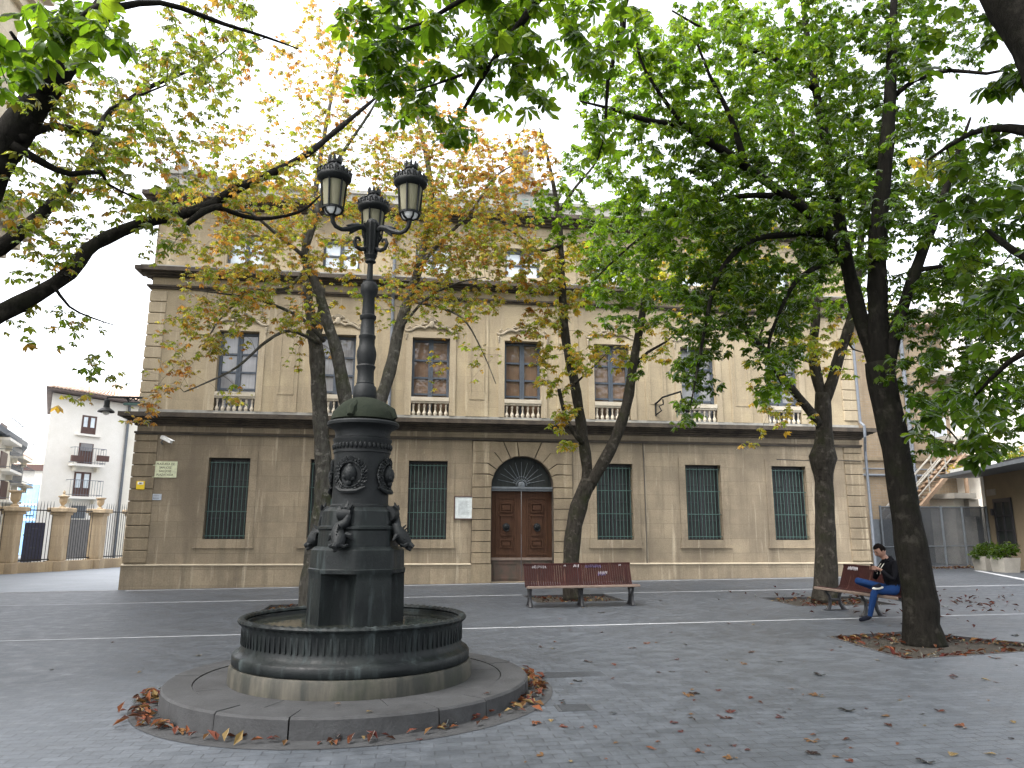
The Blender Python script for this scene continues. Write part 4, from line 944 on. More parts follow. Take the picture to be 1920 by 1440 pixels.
# ------------------------------------------------------------------ seated person
def lerp(a, b, t): return tuple(a[i]*(1-t)+b[i]*t for i in range(3))
def make_person():
    gx = gz(8.0)
    pr = thing('person', 'person in dark jacket and blue jeans sitting cross-legged with a phone on the bench', 'person', (8.2, 12.25, gx))
    head = P(1668, 1052, 12.2)
    hip = Vector((8.33, 12.25, gx+0.53)); chest = Vector((8.29, 12.22, gx+0.87)); neck = Vector((8.19, 12.20, gx+1.05))
    head = Vector((8.10, 12.2, gx+1.18))
    kneeN = Vector((7.88, 12.12, gx+0.52)); ankN = Vector((7.80, 12.20, gx+0.075)); toeN = Vector((7.60, 12.20, gx+0.030))
    kneeF = P(1604, 1088, 12.62); kneeF = Vector((kneeF.x, 12.62, kneeF.z)); ankF = Vector((7.96, 12.08, gx+0.60)); toeF = Vector((7.77, 11.98, gx+0.585))
    V, E_, Rr, Mt = [], [], [], []
    def node(p, r, mat): V.append(tuple(p)); Rr.append(r); Mt.append(mat); return len(V)-1
    def chain(start, seq):
        prev = start
        for p, r, mat in seq:
            i = node(p, r, mat); E_.append((prev, i)); prev = i
        return prev
    root = node(hip, 0.135, 'denim')
    ab = chain(root, [(hip.lerp(chest, 0.5), 0.135, 'jacket'), (chest, 0.155, 'jacket')])
    nk = chain(ab, [(chest.lerp(neck, 0.72), 0.095, 'jacket'), (neck, 0.058, 'skin'), (neck.lerp(head, 0.55), 0.062, 'skin')])
    hips = {}
    for s, kn, an, to in ((-1, kneeN, ankN, toeN), (1, kneeF, ankF, toeF)):
        h = hip + Vector((-0.05, s*0.095, -0.02))
        chain(root, [(h, 0.10, 'denim'), (h.lerp(kn, 0.5), 0.083, 'denim'), (kn, 0.062, 'denim'), (kn.lerp(an, 0.4), 0.058, 'denim'), (an.lerp(kn, 0.1), 0.042, 'denim'), (an, 0.040, 'shoe'), (an.lerp(to, 0.55) , 0.042, 'shoe'), (to, 0.030, 'shoe')])
    hand = P(1648, 1080, 12.1); hand = Vector((7.93, 12.16, gx+0.90))
    for s in (-1, 1):
        sh = chest + Vector((-0.01, s*0.185, 0.10)); el = Vector((8.14, 12.22+s*0.26, gx+0.70)); wr = hand + Vector((0.08, s*0.055, -0.03))
        pw = chain(ab, [(sh, 0.066, 'jacket'), (sh.lerp(el, 0.55), 0.05, 'jacket'), (el, 0.044, 'jacket'), (el.lerp(wr, 0.75), 0.036, 'jacket'), (wr, 0.026, 'skin')])
        palm = chain(pw, [(wr.lerp(hand + Vector((0, s*0.05, 0)), 0.7), 0.028, 'skin')])
        pc = Vector(V[palm])
        for f in range(4):
            b0 = pc + Vector((-0.03, s*0.004, 0.024-0.016*f)); b1 = b0 + Vector((-0.035, -s*0.004, 0.006)); b2 = b1 + Vector((-0.012, -s*0.028, 0.004))
            chain(palm, [(b0, 0.009, 'skin'), (b1, 0.008, 'skin'), (b2, 0.0075, 'skin')])
        t0 = pc + Vector((-0.01, -s*0.022, 0.03)); chain(palm, [(t0, 0.010, 'skin'), (t0 + Vector((-0.03, -s*0.012, 0.012)), 0.009, 'skin')])
    me = bpy.data.meshes.new('body_cage'); me.from_pydata(V, E_, []); o = bpy.data.objects.new('body_cage', me); C.objects.link(o)
    mod = o.modifiers.new('skin', 'SKIN'); mod.use_smooth_shade = True
    for i, sv in enumerate(me.skin_vertices[0].data): sv.radius = (Rr[i], Rr[i]); sv.use_root = (i == 0)
    sub = o.modifiers.new('sub', 'SUBSURF'); sub.levels = 2; sub.render_levels = 2
    dg = bpy.context.evaluated_depsgraph_get(); dg.update(); m2 = bpy.data.meshes.new_from_object(o.evaluated_get(dg)); bpy.data.objects.remove(o)
    # head joined into the same mesh
    bm = bmesh.new(); bm.from_mesh(m2)
    hm = bmesh.new(); bmesh.ops.create_uvsphere(hm, u_segments=24, v_segments=16, radius=1.0)
    rotm = Matrix.Rotation(R(90), 4, 'Z') @ Matrix.Rotation(R(24), 4, 'X')     # face (local -y) turned to world... and bowed
    for v in hm.verts:
        x, y, z = v.co
        w = 1.0 - 0.22*max(0, -z)**1.5
        X = 0.076*x*w; Yy = 0.098*y*(1.0 if y < 0 else 1.02)*w; Zz = 0.122*z
        if y < -0.80 and abs(x) < 0.22 and -0.30 < z < 0.12: Yy -= 0.024*(1-abs(x)/0.22)
        if y < -0.6 and 0.08 < z < 0.3 and 0.2 < abs(x) < 0.6: Yy += 0.010
        if y < -0.7 and -0.56 < z < -0.45: Yy += 0.006
        if y < -0.5 and z < -0.75: Yy -= 0.012
        v.co = (X, Yy, Zz)
    T = Matrix.Translation(head) @ Matrix.Rotation(R(-90), 4, 'Z') @ Matrix.Rotation(R(30), 4, 'X')
    hm.transform(T); tmp = bpy.data.meshes.new('t'); hm.to_mesh(tmp); hm.free(); nb = len(bm.faces); bm.from_mesh(tmp); bpy.data.meshes.remove(tmp)
    out = bpy.data.meshes.new('body'); bm.to_mesh(out); bm.free()
    order = ['skin', 'jacket', 'denim', 'shoe']
    for k in order: out.materials.append(M[k])
    segs = [(Vector(V[a]), Vector(V[b]), Mt[b] if Mt[b] != Mt[a] else Mt[a], Mt[a], Mt[b], Rr[a], Rr[b]) for a, b in E_]
    for p in out.polygons:
        p.use_smooth = True
        if p.index >= nb: p.material_index = 0; continue
        c = Vector(p.center); best = (1e9, 'skin')
        for a, b, m_, ma, mb_, ra, rb in segs:
            d = b-a; t = max(0, min(1, (c-a).dot(d)/max(d.length_squared, 1e-9))); r = ra+(rb-ra)*t; dd = (c-(a+d*t)).length/r
            if dd < best[0]: best = (dd, ma if t < 0.5 else mb_)
        p.material_index = order.index(best[1])
    out.transform(Matrix.Translation(-pr.location)); bo = bpy.data.objects.new('body', out); C.objects.link(bo); bo.parent = pr
    # hair, ears, eyes
    hm = bmesh.new(); bmesh.ops.create_uvsphere(hm, u_segments=24, v_segments=16, radius=1.0)
    kill = [v for v in hm.verts if v.co.z < -0.35 or (v.co.y < -0.45 and v.co.z < 0.42) or (v.co.y < 0.05 and v.co.z < 0.0)]
    bmesh.ops.delete(hm, geom=kill, context='VERTS')
    for v in hm.verts:
        x, y, z = v.co; k = 1+0.04*math.sin(x*19+y*13)*math.sin(z*17); v.co = (0.084*x*k, (0.107*y+0.004)*k, (0.130*z+0.006)*k)
    hm.transform(Matrix.Translation(-pr.location) @ T); me = bpy.data.meshes.new('hair'); hm.to_mesh(me); hm.free(); me.materials.append(M['hair'])
    for p in me.polygons: p.use_smooth = True
    ho = bpy.data.objects.new('hair', me); C.objects.link(ho); ho.parent = pr; sol = ho.modifiers.new('solid', 'SOLIDIFY'); sol.thickness = 0.012
    for s in (-1, 1):
        mb = MB(); mb.ball((s*0.074, 0.008, -0.005), 0.026, 8, 6, (0.45, 0.8, 1.2)); mb.xf(T); mb.build('ear', M['skin'], pr, True)
        mb = MB(); mb.ball((s*0.031, -0.083, 0.012), 0.011, 8, 6); mb.xf(T); mb.build('eye', M['black_iron'], pr, True)
        mb = MB(); mb.tube([T @ Vector((s*0.048, -0.086, 0.034)), T @ Vector((s*0.03, -0.095, 0.04)), T @ Vector((s*0.014, -0.097, 0.035))], 0.004, 5); mb.build('eyebrow', M['hair'], pr, True)
    mb = MB(); mb.tube([T @ Vector((-0.022, -0.088, -0.052)), T @ Vector((0, -0.094, -0.054)), T @ Vector((0.022, -0.088, -0.052))], 0.0045, 5); mb.build('mouth', M['brown_wood'], pr, True)
    # hood, draw cords and shoe soles
    mb = MB(); mb.tube([neck + Vector((0.0, -0.09, -0.06)), neck + Vector((0.07, -0.07, -0.02)), neck + Vector((0.10, 0, 0.0)), neck + Vector((0.07, 0.07, -0.02)), neck + Vector((0.0, 0.09, -0.06))], [0.03, 0.045, 0.052, 0.045, 0.03], 8); mb.build('hood', M['jacket'], pr, True)
    mb = MB()
    for s in (-1, 1): mb.tube([neck + Vector((-0.06, s*0.04, -0.08)), neck + Vector((-0.13, s*0.045, -0.16)), neck + Vector((-0.15, s*0.045, -0.26))], 0.005, 5)
    mb.build('draw_cord', M['sole'], pr)
    for an, to in ((ankF, toeF),):
        d = (to-an).normalized(); up = Vector((0, 0, 1)) if an is ankN else Vector((0.1, 0.55, 0.8)); up = (up - d*up.dot(d)).normalized()
        mb = MB(); mb.tube([an - d*0.05 - up*0.034, an + d*0.05 - up*0.036, to - up*0.022, to + d*0.03 - up*0.014], [0.018, 0.022, 0.022, 0.012], 8)
        mb.build('shoe_sole', M['sole'], pr, True)
    ph = thing('mobile_phone', 'black mobile phone held in the hands of the seated person', 'phone', hand)
    mb = MB(); mb.bbox(-0.037, 0.037, -0.005, 0.005, -0.072, 0.072, 0.003); mb.xf(Matrix.Translation(hand) @ Matrix.Rotation(R(90), 4, 'Z') @ Matrix.Rotation(R(-35), 4, 'X')); mb.build('phone_body', M['phone'], ph)
make_person()

# ------------------------------------------------------------------ right hand side: brick annex, stairs, mesh fence, ochre house
def quad_wall(mb, a, b, z0, z1):      # vertical wall between ground points a and b
    k = len(mb.v); mb.v += [(a[0], a[1], z0), (b[0], b[1], z0), (b[0], b[1], z1), (a[0], a[1], z1)]; mb.f.append((k, k+1, k+2, k+3))
def slab(mb, a, b, z0, z1, off0, off1):
    """box along the line a-b, from off0 to off1 metres to the viewer's side of it"""
    a = Vector((a[0], a[1], 0)); b = Vector((b[0], b[1], 0)); d = (b-a).normalized(); n = Vector((d.y, -d.x, 0))
    if n.dot(Vector((0, 0, 0))-a) < 0: n = -n
    q = [a+n*off0, b+n*off0, b+n*off1, a+n*off1]
    mb.quad_strip([[(p.x, p.y, z0) for p in q], [(p.x, p.y, z1) for p in q]])
def along(a, b, t): return (a[0]+(b[0]-a[0])*t, a[1]+(b[1]-a[1])*t)
AY = 31.0
az = P(1690, 612, AY).z; ax0 = 15.2; ax1 = P(1800, 800, AY).x
an = thing('brick_annex', 'buff brick annex with white downpipe behind the mesh fence', 'building', ((ax0+ax1)/2, AY, 0.3))
mb = MB(); mb.box(ax0, ax1, AY, AY+9, -0.2, az); mb.build('wall', M['brick'], an)
mb = MB(); mb.box(ax0, ax1+0.3, AY-0.5, AY+9.3, az, az+0.25); k = len(mb.v); mb.v += [(ax0, AY-0.6, az+0.25), (ax1+0.4, AY-0.6, az+0.25), (ax1-1, AY+4, az+1.6), (ax0, AY+4, az+1.6)]; mb.f.append((k, k+1, k+2, k+3)); mb.build('roof', M['tile'], an)
zb = P(1690, 862, AY).z
mb = MB(); mb.box(ax0, ax1, AY-0.10, AY+0.05, zb-0.06, zb+0.10); mb.build('string_course', M['stone_trim'], an)
q0, q1 = P(1696, 740, AY), P(1722, 930, AY)
pipe('downpipe', [(q0.x, AY-0.12, az-0.1), (q0.x, AY-0.12, 1.0)], 0.09, M['pipe_white'], an)
mb = MB(); zz = P(1700, 892, AY).z; mb.tube([(ax0+1.2, AY-0.10, zz), (ax1, AY-0.10, zz)], 0.06, 8); mb.tube([(ax0+0.6, AY-0.08, zz+0.3), (ax1, AY-0.08, zz+0.28)], 0.03, 6); mb.build('wall_pipe', M['pipe_white'], an, True)
# outside staircase climbing to the right
SY = 29.6
s0, s1 = P(1712, 945, SY), P(1785, 868, SY)
st = thing('outside_staircase', 'timber outside staircase climbing right in front of the brick annex', 'staircase', (s0.x, SY, 0.3))
mb = MB()
for y in (SY-0.45, SY+0.45): mb.tube([(s0.x-1.2, y, s0.z-1.27), (s1.x+0.3, y, s1.z+0.32)], 0.11, 4)
mb.build('stringer', M['rust_steel'], st)
mb = MB(); n = 16
for k in range(n):
    t = -0.6+1.75*k/n; x = s0.x+(s1.x-s0.x)*t; z = s0.z+(s1.z-s0.z)*t; mb.box(x-0.12, x+0.14, SY-0.44, SY+0.44, z+0.05, z+0.09)
mb.build('steps', M['rust_steel'], st)
mb = MB()
for y in (SY-0.45, SY+0.45):
    mb.tube([(s0.x-1.2, y, s0.z-0.35), (s1.x+0.3, y, s1.z+1.24)], 0.04, 5); mb.tube([(s0.x-1.2, y, s0.z-0.8), (s1.x+0.3, y, s1.z+0.8)], 0.03, 5)
    for k in range(5): 
        t = -0.6+1.7*k/4; x = s0.x+(s1.x-s0.x)*t; z = s0.z+(s1.z-s0.z)*t; mb.tube([(x, y, z), (x, y, z+0.95)], 0.03, 5)
mb.build('handrail', M['concrete'], st)
mb = MB(); mb.box(s1.x+0.1, s1.x+2.2, SY-0.5, SY+1.4, s1.z+0.18, s1.z+0.30)
for x in (s1.x+0.3, s1.x+2.0): mb.box(x-0.06, x+0.06, SY-0.4, SY-0.28, 0.2, s1.z+0.18)
mb.build('landing', M['rust_steel'], st)
# mesh fence
fa, fb = G(1652, 1066), G(1862, 1063)
fa = (fa.x, 26.9); fb = (fb.x, 26.9)
zt = P(1750, 950, 26.9).z
fe = thing('mesh_screen_fence', 'tall grey mesh screen fence with steel posts beside the stone building', 'fence', (fa[0], fa[1], gz(fa[0])))
ts = [0.0, 0.36, 0.56, 0.755, 0.985]
for i, t in enumerate(ts):
    p = along(fa, fb, t); mb = MB(); mb.tube([(p[0], p[1], gz(p[0])-0.05), (p[0], p[1], zt+0.03)], 0.045, 8); mb.build('post', M['steel'], fe, True)
for i in range(4):
    p, q = along(fa, fb, ts[i]), along(fa, fb, ts[i+1]); z0 = gz(p[0])+0.06
    mb = MB(); mb.box(p[0]+0.05, q[0]-0.05, 26.895, 26.905, z0, zt); pn = mb.build('mesh_panel', M['screen'], fe)
    mb = MB()
    for z in (z0, z0+0.75, zt-0.03): mb.box(p[0]+0.045, q[0]-0.045, 26.875, 26.925, z, z+0.04)
    mb.build('panel_frame', M['steel'], pn)
mb = MB(); mb.box(fa[0]-0.3, fa[0]+1.6, 26.98, 27.06, gz(fa[0]), zt-0.5); mb.build('solid_panel', M['steel'], fe)
# white lift tower behind the fence
t = thing('white_outbuilding', 'small white outbuilding with flat roof slab behind the mesh fence', 'building', P(1825, 1050, 29))
a, b = P(1788, 935, 29.0), P(1852, 920, 29.0); mb = MB(); mb.box(a.x, b.x, 29, 30.5, 0, a.z); mb.build('wall', M['house_white'], t)
mb = MB(); mb.box(a.x-0.25, b.x-0.9, 28.6, 30.6, a.z, a.z+0.22); mb.build('roof_slab', M['concrete'], t)
mb = MB(); mb.box(a.x+0.95, a.x+1.2, 28.97, 29.02, 0.3, a.z-0.3); mb.build('window', M['pane_dark'], t)
mb = MB(); mb.box(a.x+0.45, a.x+0.9, 28.7, 28.99, a.z-0.75, a.z-0.02); mb.build('canopy', M['concrete'], t)
# ochre ground floor house, its wall running away from the camera
oa, ob = (22.75, 27.2), (20.3, 20.2)
oh = thing('ochre_house', 'ochre rendered house with barred window and planted canopy at the right edge', 'building', (oa[0], oa[1], gz(22)))
zc = P(1800, 893, 27.0).z
mb = MB(); quad_wall(mb, oa, ob, -0.1, zc+0.1); quad_wall(mb, oa, (27, 26.4), -0.1, zc+0.1); mb.build('wall', M['house_ochre'], oh)
mb = MB(); slab(mb, along(oa, ob, 0.01), along(oa, ob, 0.035), -0.1, zc, 0.0, 0.05); mb.build('corner_strip', M['house_white'], oh)
mb = MB(); slab(mb, along(oa, ob, -0.08), ob, zc, zc+0.13, -0.5, 1.3); cn = mb.build('canopy', M['steel'], oh)
mb = MB(); slab(mb, along(oa, ob, 0.08), along(oa, ob, 0.6), zc+0.132, zc+0.25, 1.1, 1.3); mb.build('fascia', M['white_paint'], cn)
mb = MB(); slab(mb, along(oa, ob, 0.15), along(oa, ob, 0.34), 1.15, 2.75, 0.0, 0.03); wn = mb.build('window', M['pane_dark'], oh)
mb = MB()
for t0, t1, z0, z1 in ((0.14, 0.16, 1.05, 2.85), (0.33, 0.35, 1.05, 2.85), (0.238, 0.252, 1.1, 2.8), (0.14, 0.35, 2.73, 2.87), (0.14, 0.35, 1.05, 1.15), (0.16, 0.33, 1.65, 1.70), (0.16, 0.33, 2.2, 2.25)): slab(mb, along(oa, ob, t0), along(oa, ob, t1), z0, z1, 0.03, 0.075)
mb.build('window_frame', M['black_iron'], wn)
mb = MB(); slab(mb, along(oa, ob, 0.06), along(oa, ob, 0.17), 3.02, 3.26, 0.0, 0.02)
s_ = text_mesh('lettering', 'CASA', 0.2, M['pipe_white'], None, (0, 0, 0)) if False else None
mb.build('worn_lettering', M['concrete'], oh)
mb = MB(); slab(mb, along(oa, ob, 0.115), along(oa, ob, 0.135), 2.25, 2.5, 0.0, 0.12); mb.build('wall_lantern', M['black_iron'], oh)
# white flats above and behind it
wa, wb = (25.2, 36.5), (24.4, 27.5)
wf = thing('white_apartment_block', 'white apartment block with balcony slabs above the planted canopy', 'building', (wa[0], wa[1], 0.3))
mb = MB(); quad_wall(mb, wa, wb, 0, 13.5); quad_wall(mb, wa, (33, 36), 0, 13.5); mb.build('wall', M['house_white'], wf)
for z in (5.6, 8.6, 11.6):
    mb = MB(); slab(mb, along(wa, wb, 0.15), along(wa, wb, 0.75), z, z+0.22, 0, 1.1); bs = mb.build('balcony', M['concrete'], wf)
    mb = MB(); slab(mb, along(wa, wb, 0.15), along(wa, wb, 0.75), z+0.25, z+1.05, 1.02, 1.06); mb.build('balcony_panel', M['sign_blue'], bs)
    mb = MB(); slab(mb, along(wa, wb, 0.35), along(wa, wb, 0.55), z+0.25, z+2.3, 0.0, 0.03); mb.build('window', M['pane_dark'], wf)
mb = MB(); slab(mb, along(wa, wb, 0.82), along(wa, wb, 0.86), 0, 13, 0.0, 0.14); mb.build('downpipe', M['steel'], wf)
# planters with shrubs
def leaf_cards(mb_list, c, n, rad, size, cols, r2):
    for _ in range(n):
        u = nrng.normal(size=3); u /= np.linalg.norm(u); p = np.array(c) + u*np.array(rad)*nrng.random()**0.4
        mb_list.append((p, size*(0.7+0.6*nrng.random()), cols[int(nrng.integers(len(cols)))]))

# ------------------------------------------------------------------ foliage engine
def leaflet(fine):
    if fine:      # 9 points: obovate leaflet folded along its midrib
        v = [(0, 0, 0), (-.115, .30, .02), (.115, .30, .02), (-.235, .64, .02), (.235, .64, .02), (-.175, .87, -.02), (.175, .87, -.02), (0, 1.03, -.09), (0, .30, -.02), (0, .62, -.045), (0, .86, -.07)]
        f = [(0, 8, 1), (0, 2, 8), (1, 8, 9), (1, 9, 3), (8, 2, 4), (8, 4, 9), (3, 9, 10), (3, 10, 5), (9, 4, 6), (9, 6, 10), (5, 10, 7), (10, 6, 7)]
        e = [0.1, .8, .8, 1, 1, 1, 1, 1, 0, 0, .2]
    else:
        v = [(0, 0, 0), (-.225, .62, .02), (.225, .62, .02), (0, 1.02, -.07), (0, .58, -.04)]
        f = [(0, 4, 1), (0, 2, 4), (4, 3, 1), (2, 3, 4)]
        e = [0.1, 1, 1, 1, 0]
    return np.array(v, float), np.array(f, int), np.array(e, float)
def palmate(nl, fine):
    """one chestnut leaf of unit length: nl leaflets fanned from the petiole, drooping"""
    V, Fc, E_ = leaflet(fine); vs, fs, es, ids = [], [], [], []
    span = R(235 if nl > 5 else 190)
    for k in range(nl):
        a = -span/2 + span*k/(nl-1); sc = 1.0 - 0.38*abs(2*k/(nl-1)-1)**1.6
        dr = R(24 + 14*abs(2*k/(nl-1)-1)); q = V*sc
        y = q[:, 1]*math.cos(dr) + q[:, 2]*math.sin(dr); z = -q[:, 1]*math.sin(dr) + q[:, 2]*math.cos(dr) - 0.10*sc*(q[:, 1]/max(sc, .1))**2
        X = q[:, 0]*math.cos(a) + y*math.sin(a); Y = -q[:, 0]*math.sin(a) + y*math.cos(a)
        vs.append(np.stack([X, Y, z], 1)); fs.append(Fc + k*len(V)); es.append(E_); ids.append(np.full(len(V), k))
    return np.concatenate(vs), np.concatenate(fs), np.concatenate(es), np.concatenate(ids)
LEAFT = {(n, fi): palmate(n, fi) for n in (5, 6, 7) for fi in (False, True)}
def rand_rot(n, tilt, up=None):
    """n rotation matrices: random heading, tilted by about `tilt` from level"""
    h = nrng.uniform(0, 2*np.pi, n); t = np.abs(nrng.normal(0, tilt, n)); b = nrng.uniform(0, 2*np.pi, n)
    ch, sh = np.cos(h), np.sin(h); Rz = np.zeros((n, 3, 3)); Rz[:, 0, 0] = ch; Rz[:, 0, 1] = -sh; Rz[:, 1, 0] = sh; Rz[:, 1, 1] = ch; Rz[:, 2, 2] = 1
    ax = np.stack([np.cos(b), np.sin(b), np.zeros(n)], 1); K = np.zeros((n, 3, 3))
    K[:, 0, 2] = ax[:, 1]; K[:, 1, 2] = -ax[:, 0]; K[:, 2, 0] = -ax[:, 1]; K[:, 2, 1] = ax[:, 0]
    I = np.eye(3)[None]; return (I + np.sin(t)[:, None, None]*K + (1-np.cos(t))[:, None, None]*(K@K)) @ Rz
COLS = {
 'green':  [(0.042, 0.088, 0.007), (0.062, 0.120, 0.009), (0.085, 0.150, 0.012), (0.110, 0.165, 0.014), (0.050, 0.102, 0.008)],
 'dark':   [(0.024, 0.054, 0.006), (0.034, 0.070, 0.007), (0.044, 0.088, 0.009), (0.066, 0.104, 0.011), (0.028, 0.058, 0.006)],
 'autumn': [(0.21, 0.21, 0.045), (0.24, 0.19, 0.045), (0.14, 0.18, 0.03), (0.27, 0.15, 0.045), (0.11, 0.16, 0.026), (0.23, 0.22, 0.05), (0.17, 0.20, 0.035), (0.22, 0.11, 0.035), (0.10, 0.15, 0.024)],
 'orange': [(0.26, 0.145, 0.05), (0.27, 0.17, 0.055), (0.22, 0.10, 0.035), (0.24, 0.19, 0.05), (0.18, 0.18, 0.04), (0.14, 0.17, 0.03)],
 'olive':  [(0.090, 0.130, 0.020), (0.12, 0.155, 0.026), (0.08, 0.13, 0.018), (0.15, 0.16, 0.032), (0.070, 0.110, 0.018), (0.19, 0.115, 0.03), (0.075, 0.12, 0.018)],
 'yellowgreen': [(0.20, 0.23, 0.035), (0.16, 0.22, 0.03), (0.27, 0.24, 0.04), (0.12, 0.19, 0.024), (0.30, 0.20, 0.04)],
}
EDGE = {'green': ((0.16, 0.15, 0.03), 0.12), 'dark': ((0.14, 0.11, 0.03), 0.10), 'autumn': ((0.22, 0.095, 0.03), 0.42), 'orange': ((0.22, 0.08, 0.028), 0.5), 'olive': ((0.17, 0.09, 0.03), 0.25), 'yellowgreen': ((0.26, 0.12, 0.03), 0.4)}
def leaf_mesh(name, groups, mat, parent, fine, tilt=0.5):
    """groups: list of (positions Nx3, size, palette name)"""
    AV, AF, AC = [], [], []; base = 0
    for pos, size, pal in groups:
        pos = np.asarray(pos, float)
        if len(pos) == 0: continue
        kinds = nrng.integers(5, 8, len(pos)); cols = np.array(COLS[pal]); ec, es = EDGE[pal]; ec = np.array(ec)
        for nl in (5, 6, 7):
            p = pos[kinds == nl]; n = len(p)
            if n == 0: continue
            V, Fc, E_, ids = LEAFT[(nl, fine)]
            sz = size*nrng.uniform(0.5, 1.3, n); Rm = rand_rot(n, tilt)
            # leaf centre is its hub; jitter the leaflets a little
            W = np.einsum('nij,vj->nvi', Rm, V)*sz[:, None, None] + p[:, None, :]
            W += nrng.normal(0, 0.035, W.shape)*sz[:, None, None]
            c = cols[nrng.integers(0, len(cols), n)]*nrng.uniform(0.75, 1.25, (n, 1))
            edge_amt = np.clip(es*nrng.uniform(0.0, 1.8, n), 0, 1)
            k = (E_[None, :]*edge_amt[:, None])[:, :, None]
            cc = c[:, None, :]*(1-k) + ec[None, None, :]*k
            m = len(V); F = Fc[None] + (np.arange(n)*m)[:, None, None] + base
            AV.append(W.reshape(-1, 3)); AF.append(F.reshape(-1, 3)); AC.append(cc.reshape(-1, 3)); base += n*m
    V = np.concatenate(AV); F = np.concatenate(AF); Cc = np.concatenate(AC)
    off = Vector((0, 0, 0)); q = parent
    while q is not None: off += q.location; q = q.parent
    V = V - np.array(off)
    me = bpy.data.meshes.new(name); me.vertices.add(len(V)); me.vertices.foreach_set('co', V.ravel().astype(np.float32))
    me.loops.add(F.size); me.loops.foreach_set('vertex_index', F.ravel().astype(np.int32))
    me.polygons.add(len(F)); me.polygons.foreach_set('loop_start', (np.arange(len(F))*3).astype(np.int32))
    try: me.polygons.foreach_set('loop_total', np.full(len(F), 3, np.int32))
    except Exception: pass
    me.update(calc_edges=True)
    ca = me.color_attributes.new('leaf_colour', 'FLOAT_COLOR', 'POINT')
    ca.data.foreach_set('color', np.concatenate([Cc, np.ones((len(Cc), 1))], 1).ravel().astype(np.float32))
    me.materials.append(mat); o = bpy.data.objects.new(name, me); C.objects.link(o)
    if parent is not None: o.parent = parent
    return o

class Tree:
    """limbs are traced curves with their own distance and thickness; twigs grow from them to points spread through the crown"""
    def __init__(s, name, label, base, bark, fine=False, group='horse chestnut trees in the square'):
        s.root = thing(name, label, 'tree', base, group); s.bark = bark; s.fine = fine
        s.mb = MB(); s.nodes = []; s.rads = []; s.groups = []; s.twig = s.mb
    def limb(s, pts, r, seg=10, rough=0.06, nodes=True, step=0.18):
        rr = r if hasattr(r, '__len__') else [r]*len(pts)
        p, q = catmull([Vector(a) for a in pts], list(rr), step)
        q = [x*(1+rough*math.sin(i*1.7+len(p))+rough*rng.uniform(-0.5, 0.5)) for i, x in enumerate(q)]
        s.mb.tube(p, q, seg)
        if nodes:
            for a, b in zip(p, q): s.nodes.append(tuple(a)); s.rads.append(b)
        return p, q
    def crown(s, blobs, size, leaves_per_twig=5, maxlen=3.0, spread=0.55, k=3.0, extra=(), dY=0.0, wander=1.0):
        """blobs: (px, py, r_px, distance, depth half-range, cover, palette)"""
        pts, pal = [], []
        for (px, py, rp, Y, dy, cov, pl) in blobs:
            dist = Y*1.05; lp = (size*1.7*F_PX/dist)**2*0.30
            n = max(2, int(k*cov*math.pi*rp*rp/lp/leaves_per_twig))
            for _ in range(n):
                a = rng.uniform(0, 2*math.pi); q = rp*math.sqrt(rng.random())
                pts.append(P(px+q*math.cos(a), py+q*math.sin(a), max(2.2, Y+dY+rng.uniform(-dy, dy)))); pal.append(pl)
        for (c, rad, n, pl) in extra:
            for _ in range(n):
                u = Vector((rng.gauss(0, 1), rng.gauss(0, 1), rng.gauss(0, 1))).normalized()*rng.random()**0.4
                pts.append(Vector((c[0]+u.x*rad[0], c[1]+u.y*rad[1], c[2]+u.z*rad[2]))); pal.append(pl)
        nodes = np.array(s.nodes); rads = list(s.rads)
        P_ = np.array([tuple(p) for p in pts])
        d0 = np.array([np.min(np.linalg.norm(nodes-p, axis=1)) for p in P_]); order = np.argsort(d0)
        cap = 40000; buf = np.zeros((len(nodes)+len(pts)*7, 3)); buf[:len(nodes)] = nodes; cnt = len(nodes)
        lp_pos = {}
        for k in order:
            p = P_[k]; dd = np.linalg.norm(buf[:cnt]-p, axis=1); j = int(np.argmin(dd)); a = Vector(buf[j]); b = Vector(p); L = (b-a).length
            if L < 1e-3: continue
            n = max(2, min(7, int(L/0.22)+1)); bend = Vector((rng.uniform(-1, 1), rng.uniform(-1, 1), rng.uniform(-0.2, 1.0)))*L*0.13
            seq = [a]
            for i in range(1, n+1):
                t = i/n; seq.append(a.lerp(b, t) + bend*math.sin(math.pi*t) + Vector((rng.uniform(-1, 1), rng.uniform(-1, 1), rng.uniform(-1, 1)))*L*0.02)
            seq[-1] = b; r0 = min(rads[j]*0.7, 0.0045+0.0065*L); rs = [r0+(0.0028-r0)*(i/n)**0.8 for i in range(n+1)]
            s.twig.tube(seq, rs, 4, False)
            for i in range(1, n+1): buf[cnt] = tuple(seq[i]); rads.append(rs[i]); cnt += 1
            L2 = leaves_per_twig + rng.randint(-1, 1)
            for i in range(max(2, L2)):
                t = 1-0.5*min(1.0, L)*rng.random()**1.3/max(L, 0.4)*0.8; q = a.lerp(b, max(0, t)) + bend*math.sin(math.pi*t)
                off = Vector((rng.gauss(0, 1), rng.gauss(0, 1), rng.gauss(-0.25, 0.7))); off = off.normalized()*size*rng.uniform(0.35, 1.25)*spread*1.6*wander
                lp_pos.setdefault(pal[k], []).append(tuple(q+off))
        for pl, q in lp_pos.items(): s.groups.append((q, size, pl))
    def finish(s, tilt=0.5):
        t = s.mb.build('trunk', s.bark, s.root, 'all', recalc=False)
        if s.groups: leaf_mesh('crown', s.groups, M['leaf'], s.root, s.fine, tilt)
def PX(seq, Y0, Y1):
    """pixel polyline -> 3-D curve whose distance runs from Y0 to Y1"""
    n = len(seq); return [P(x, y, Y0+(Y1-Y0)*i/(n-1)) for i, (x, y) in enumerate(seq)]
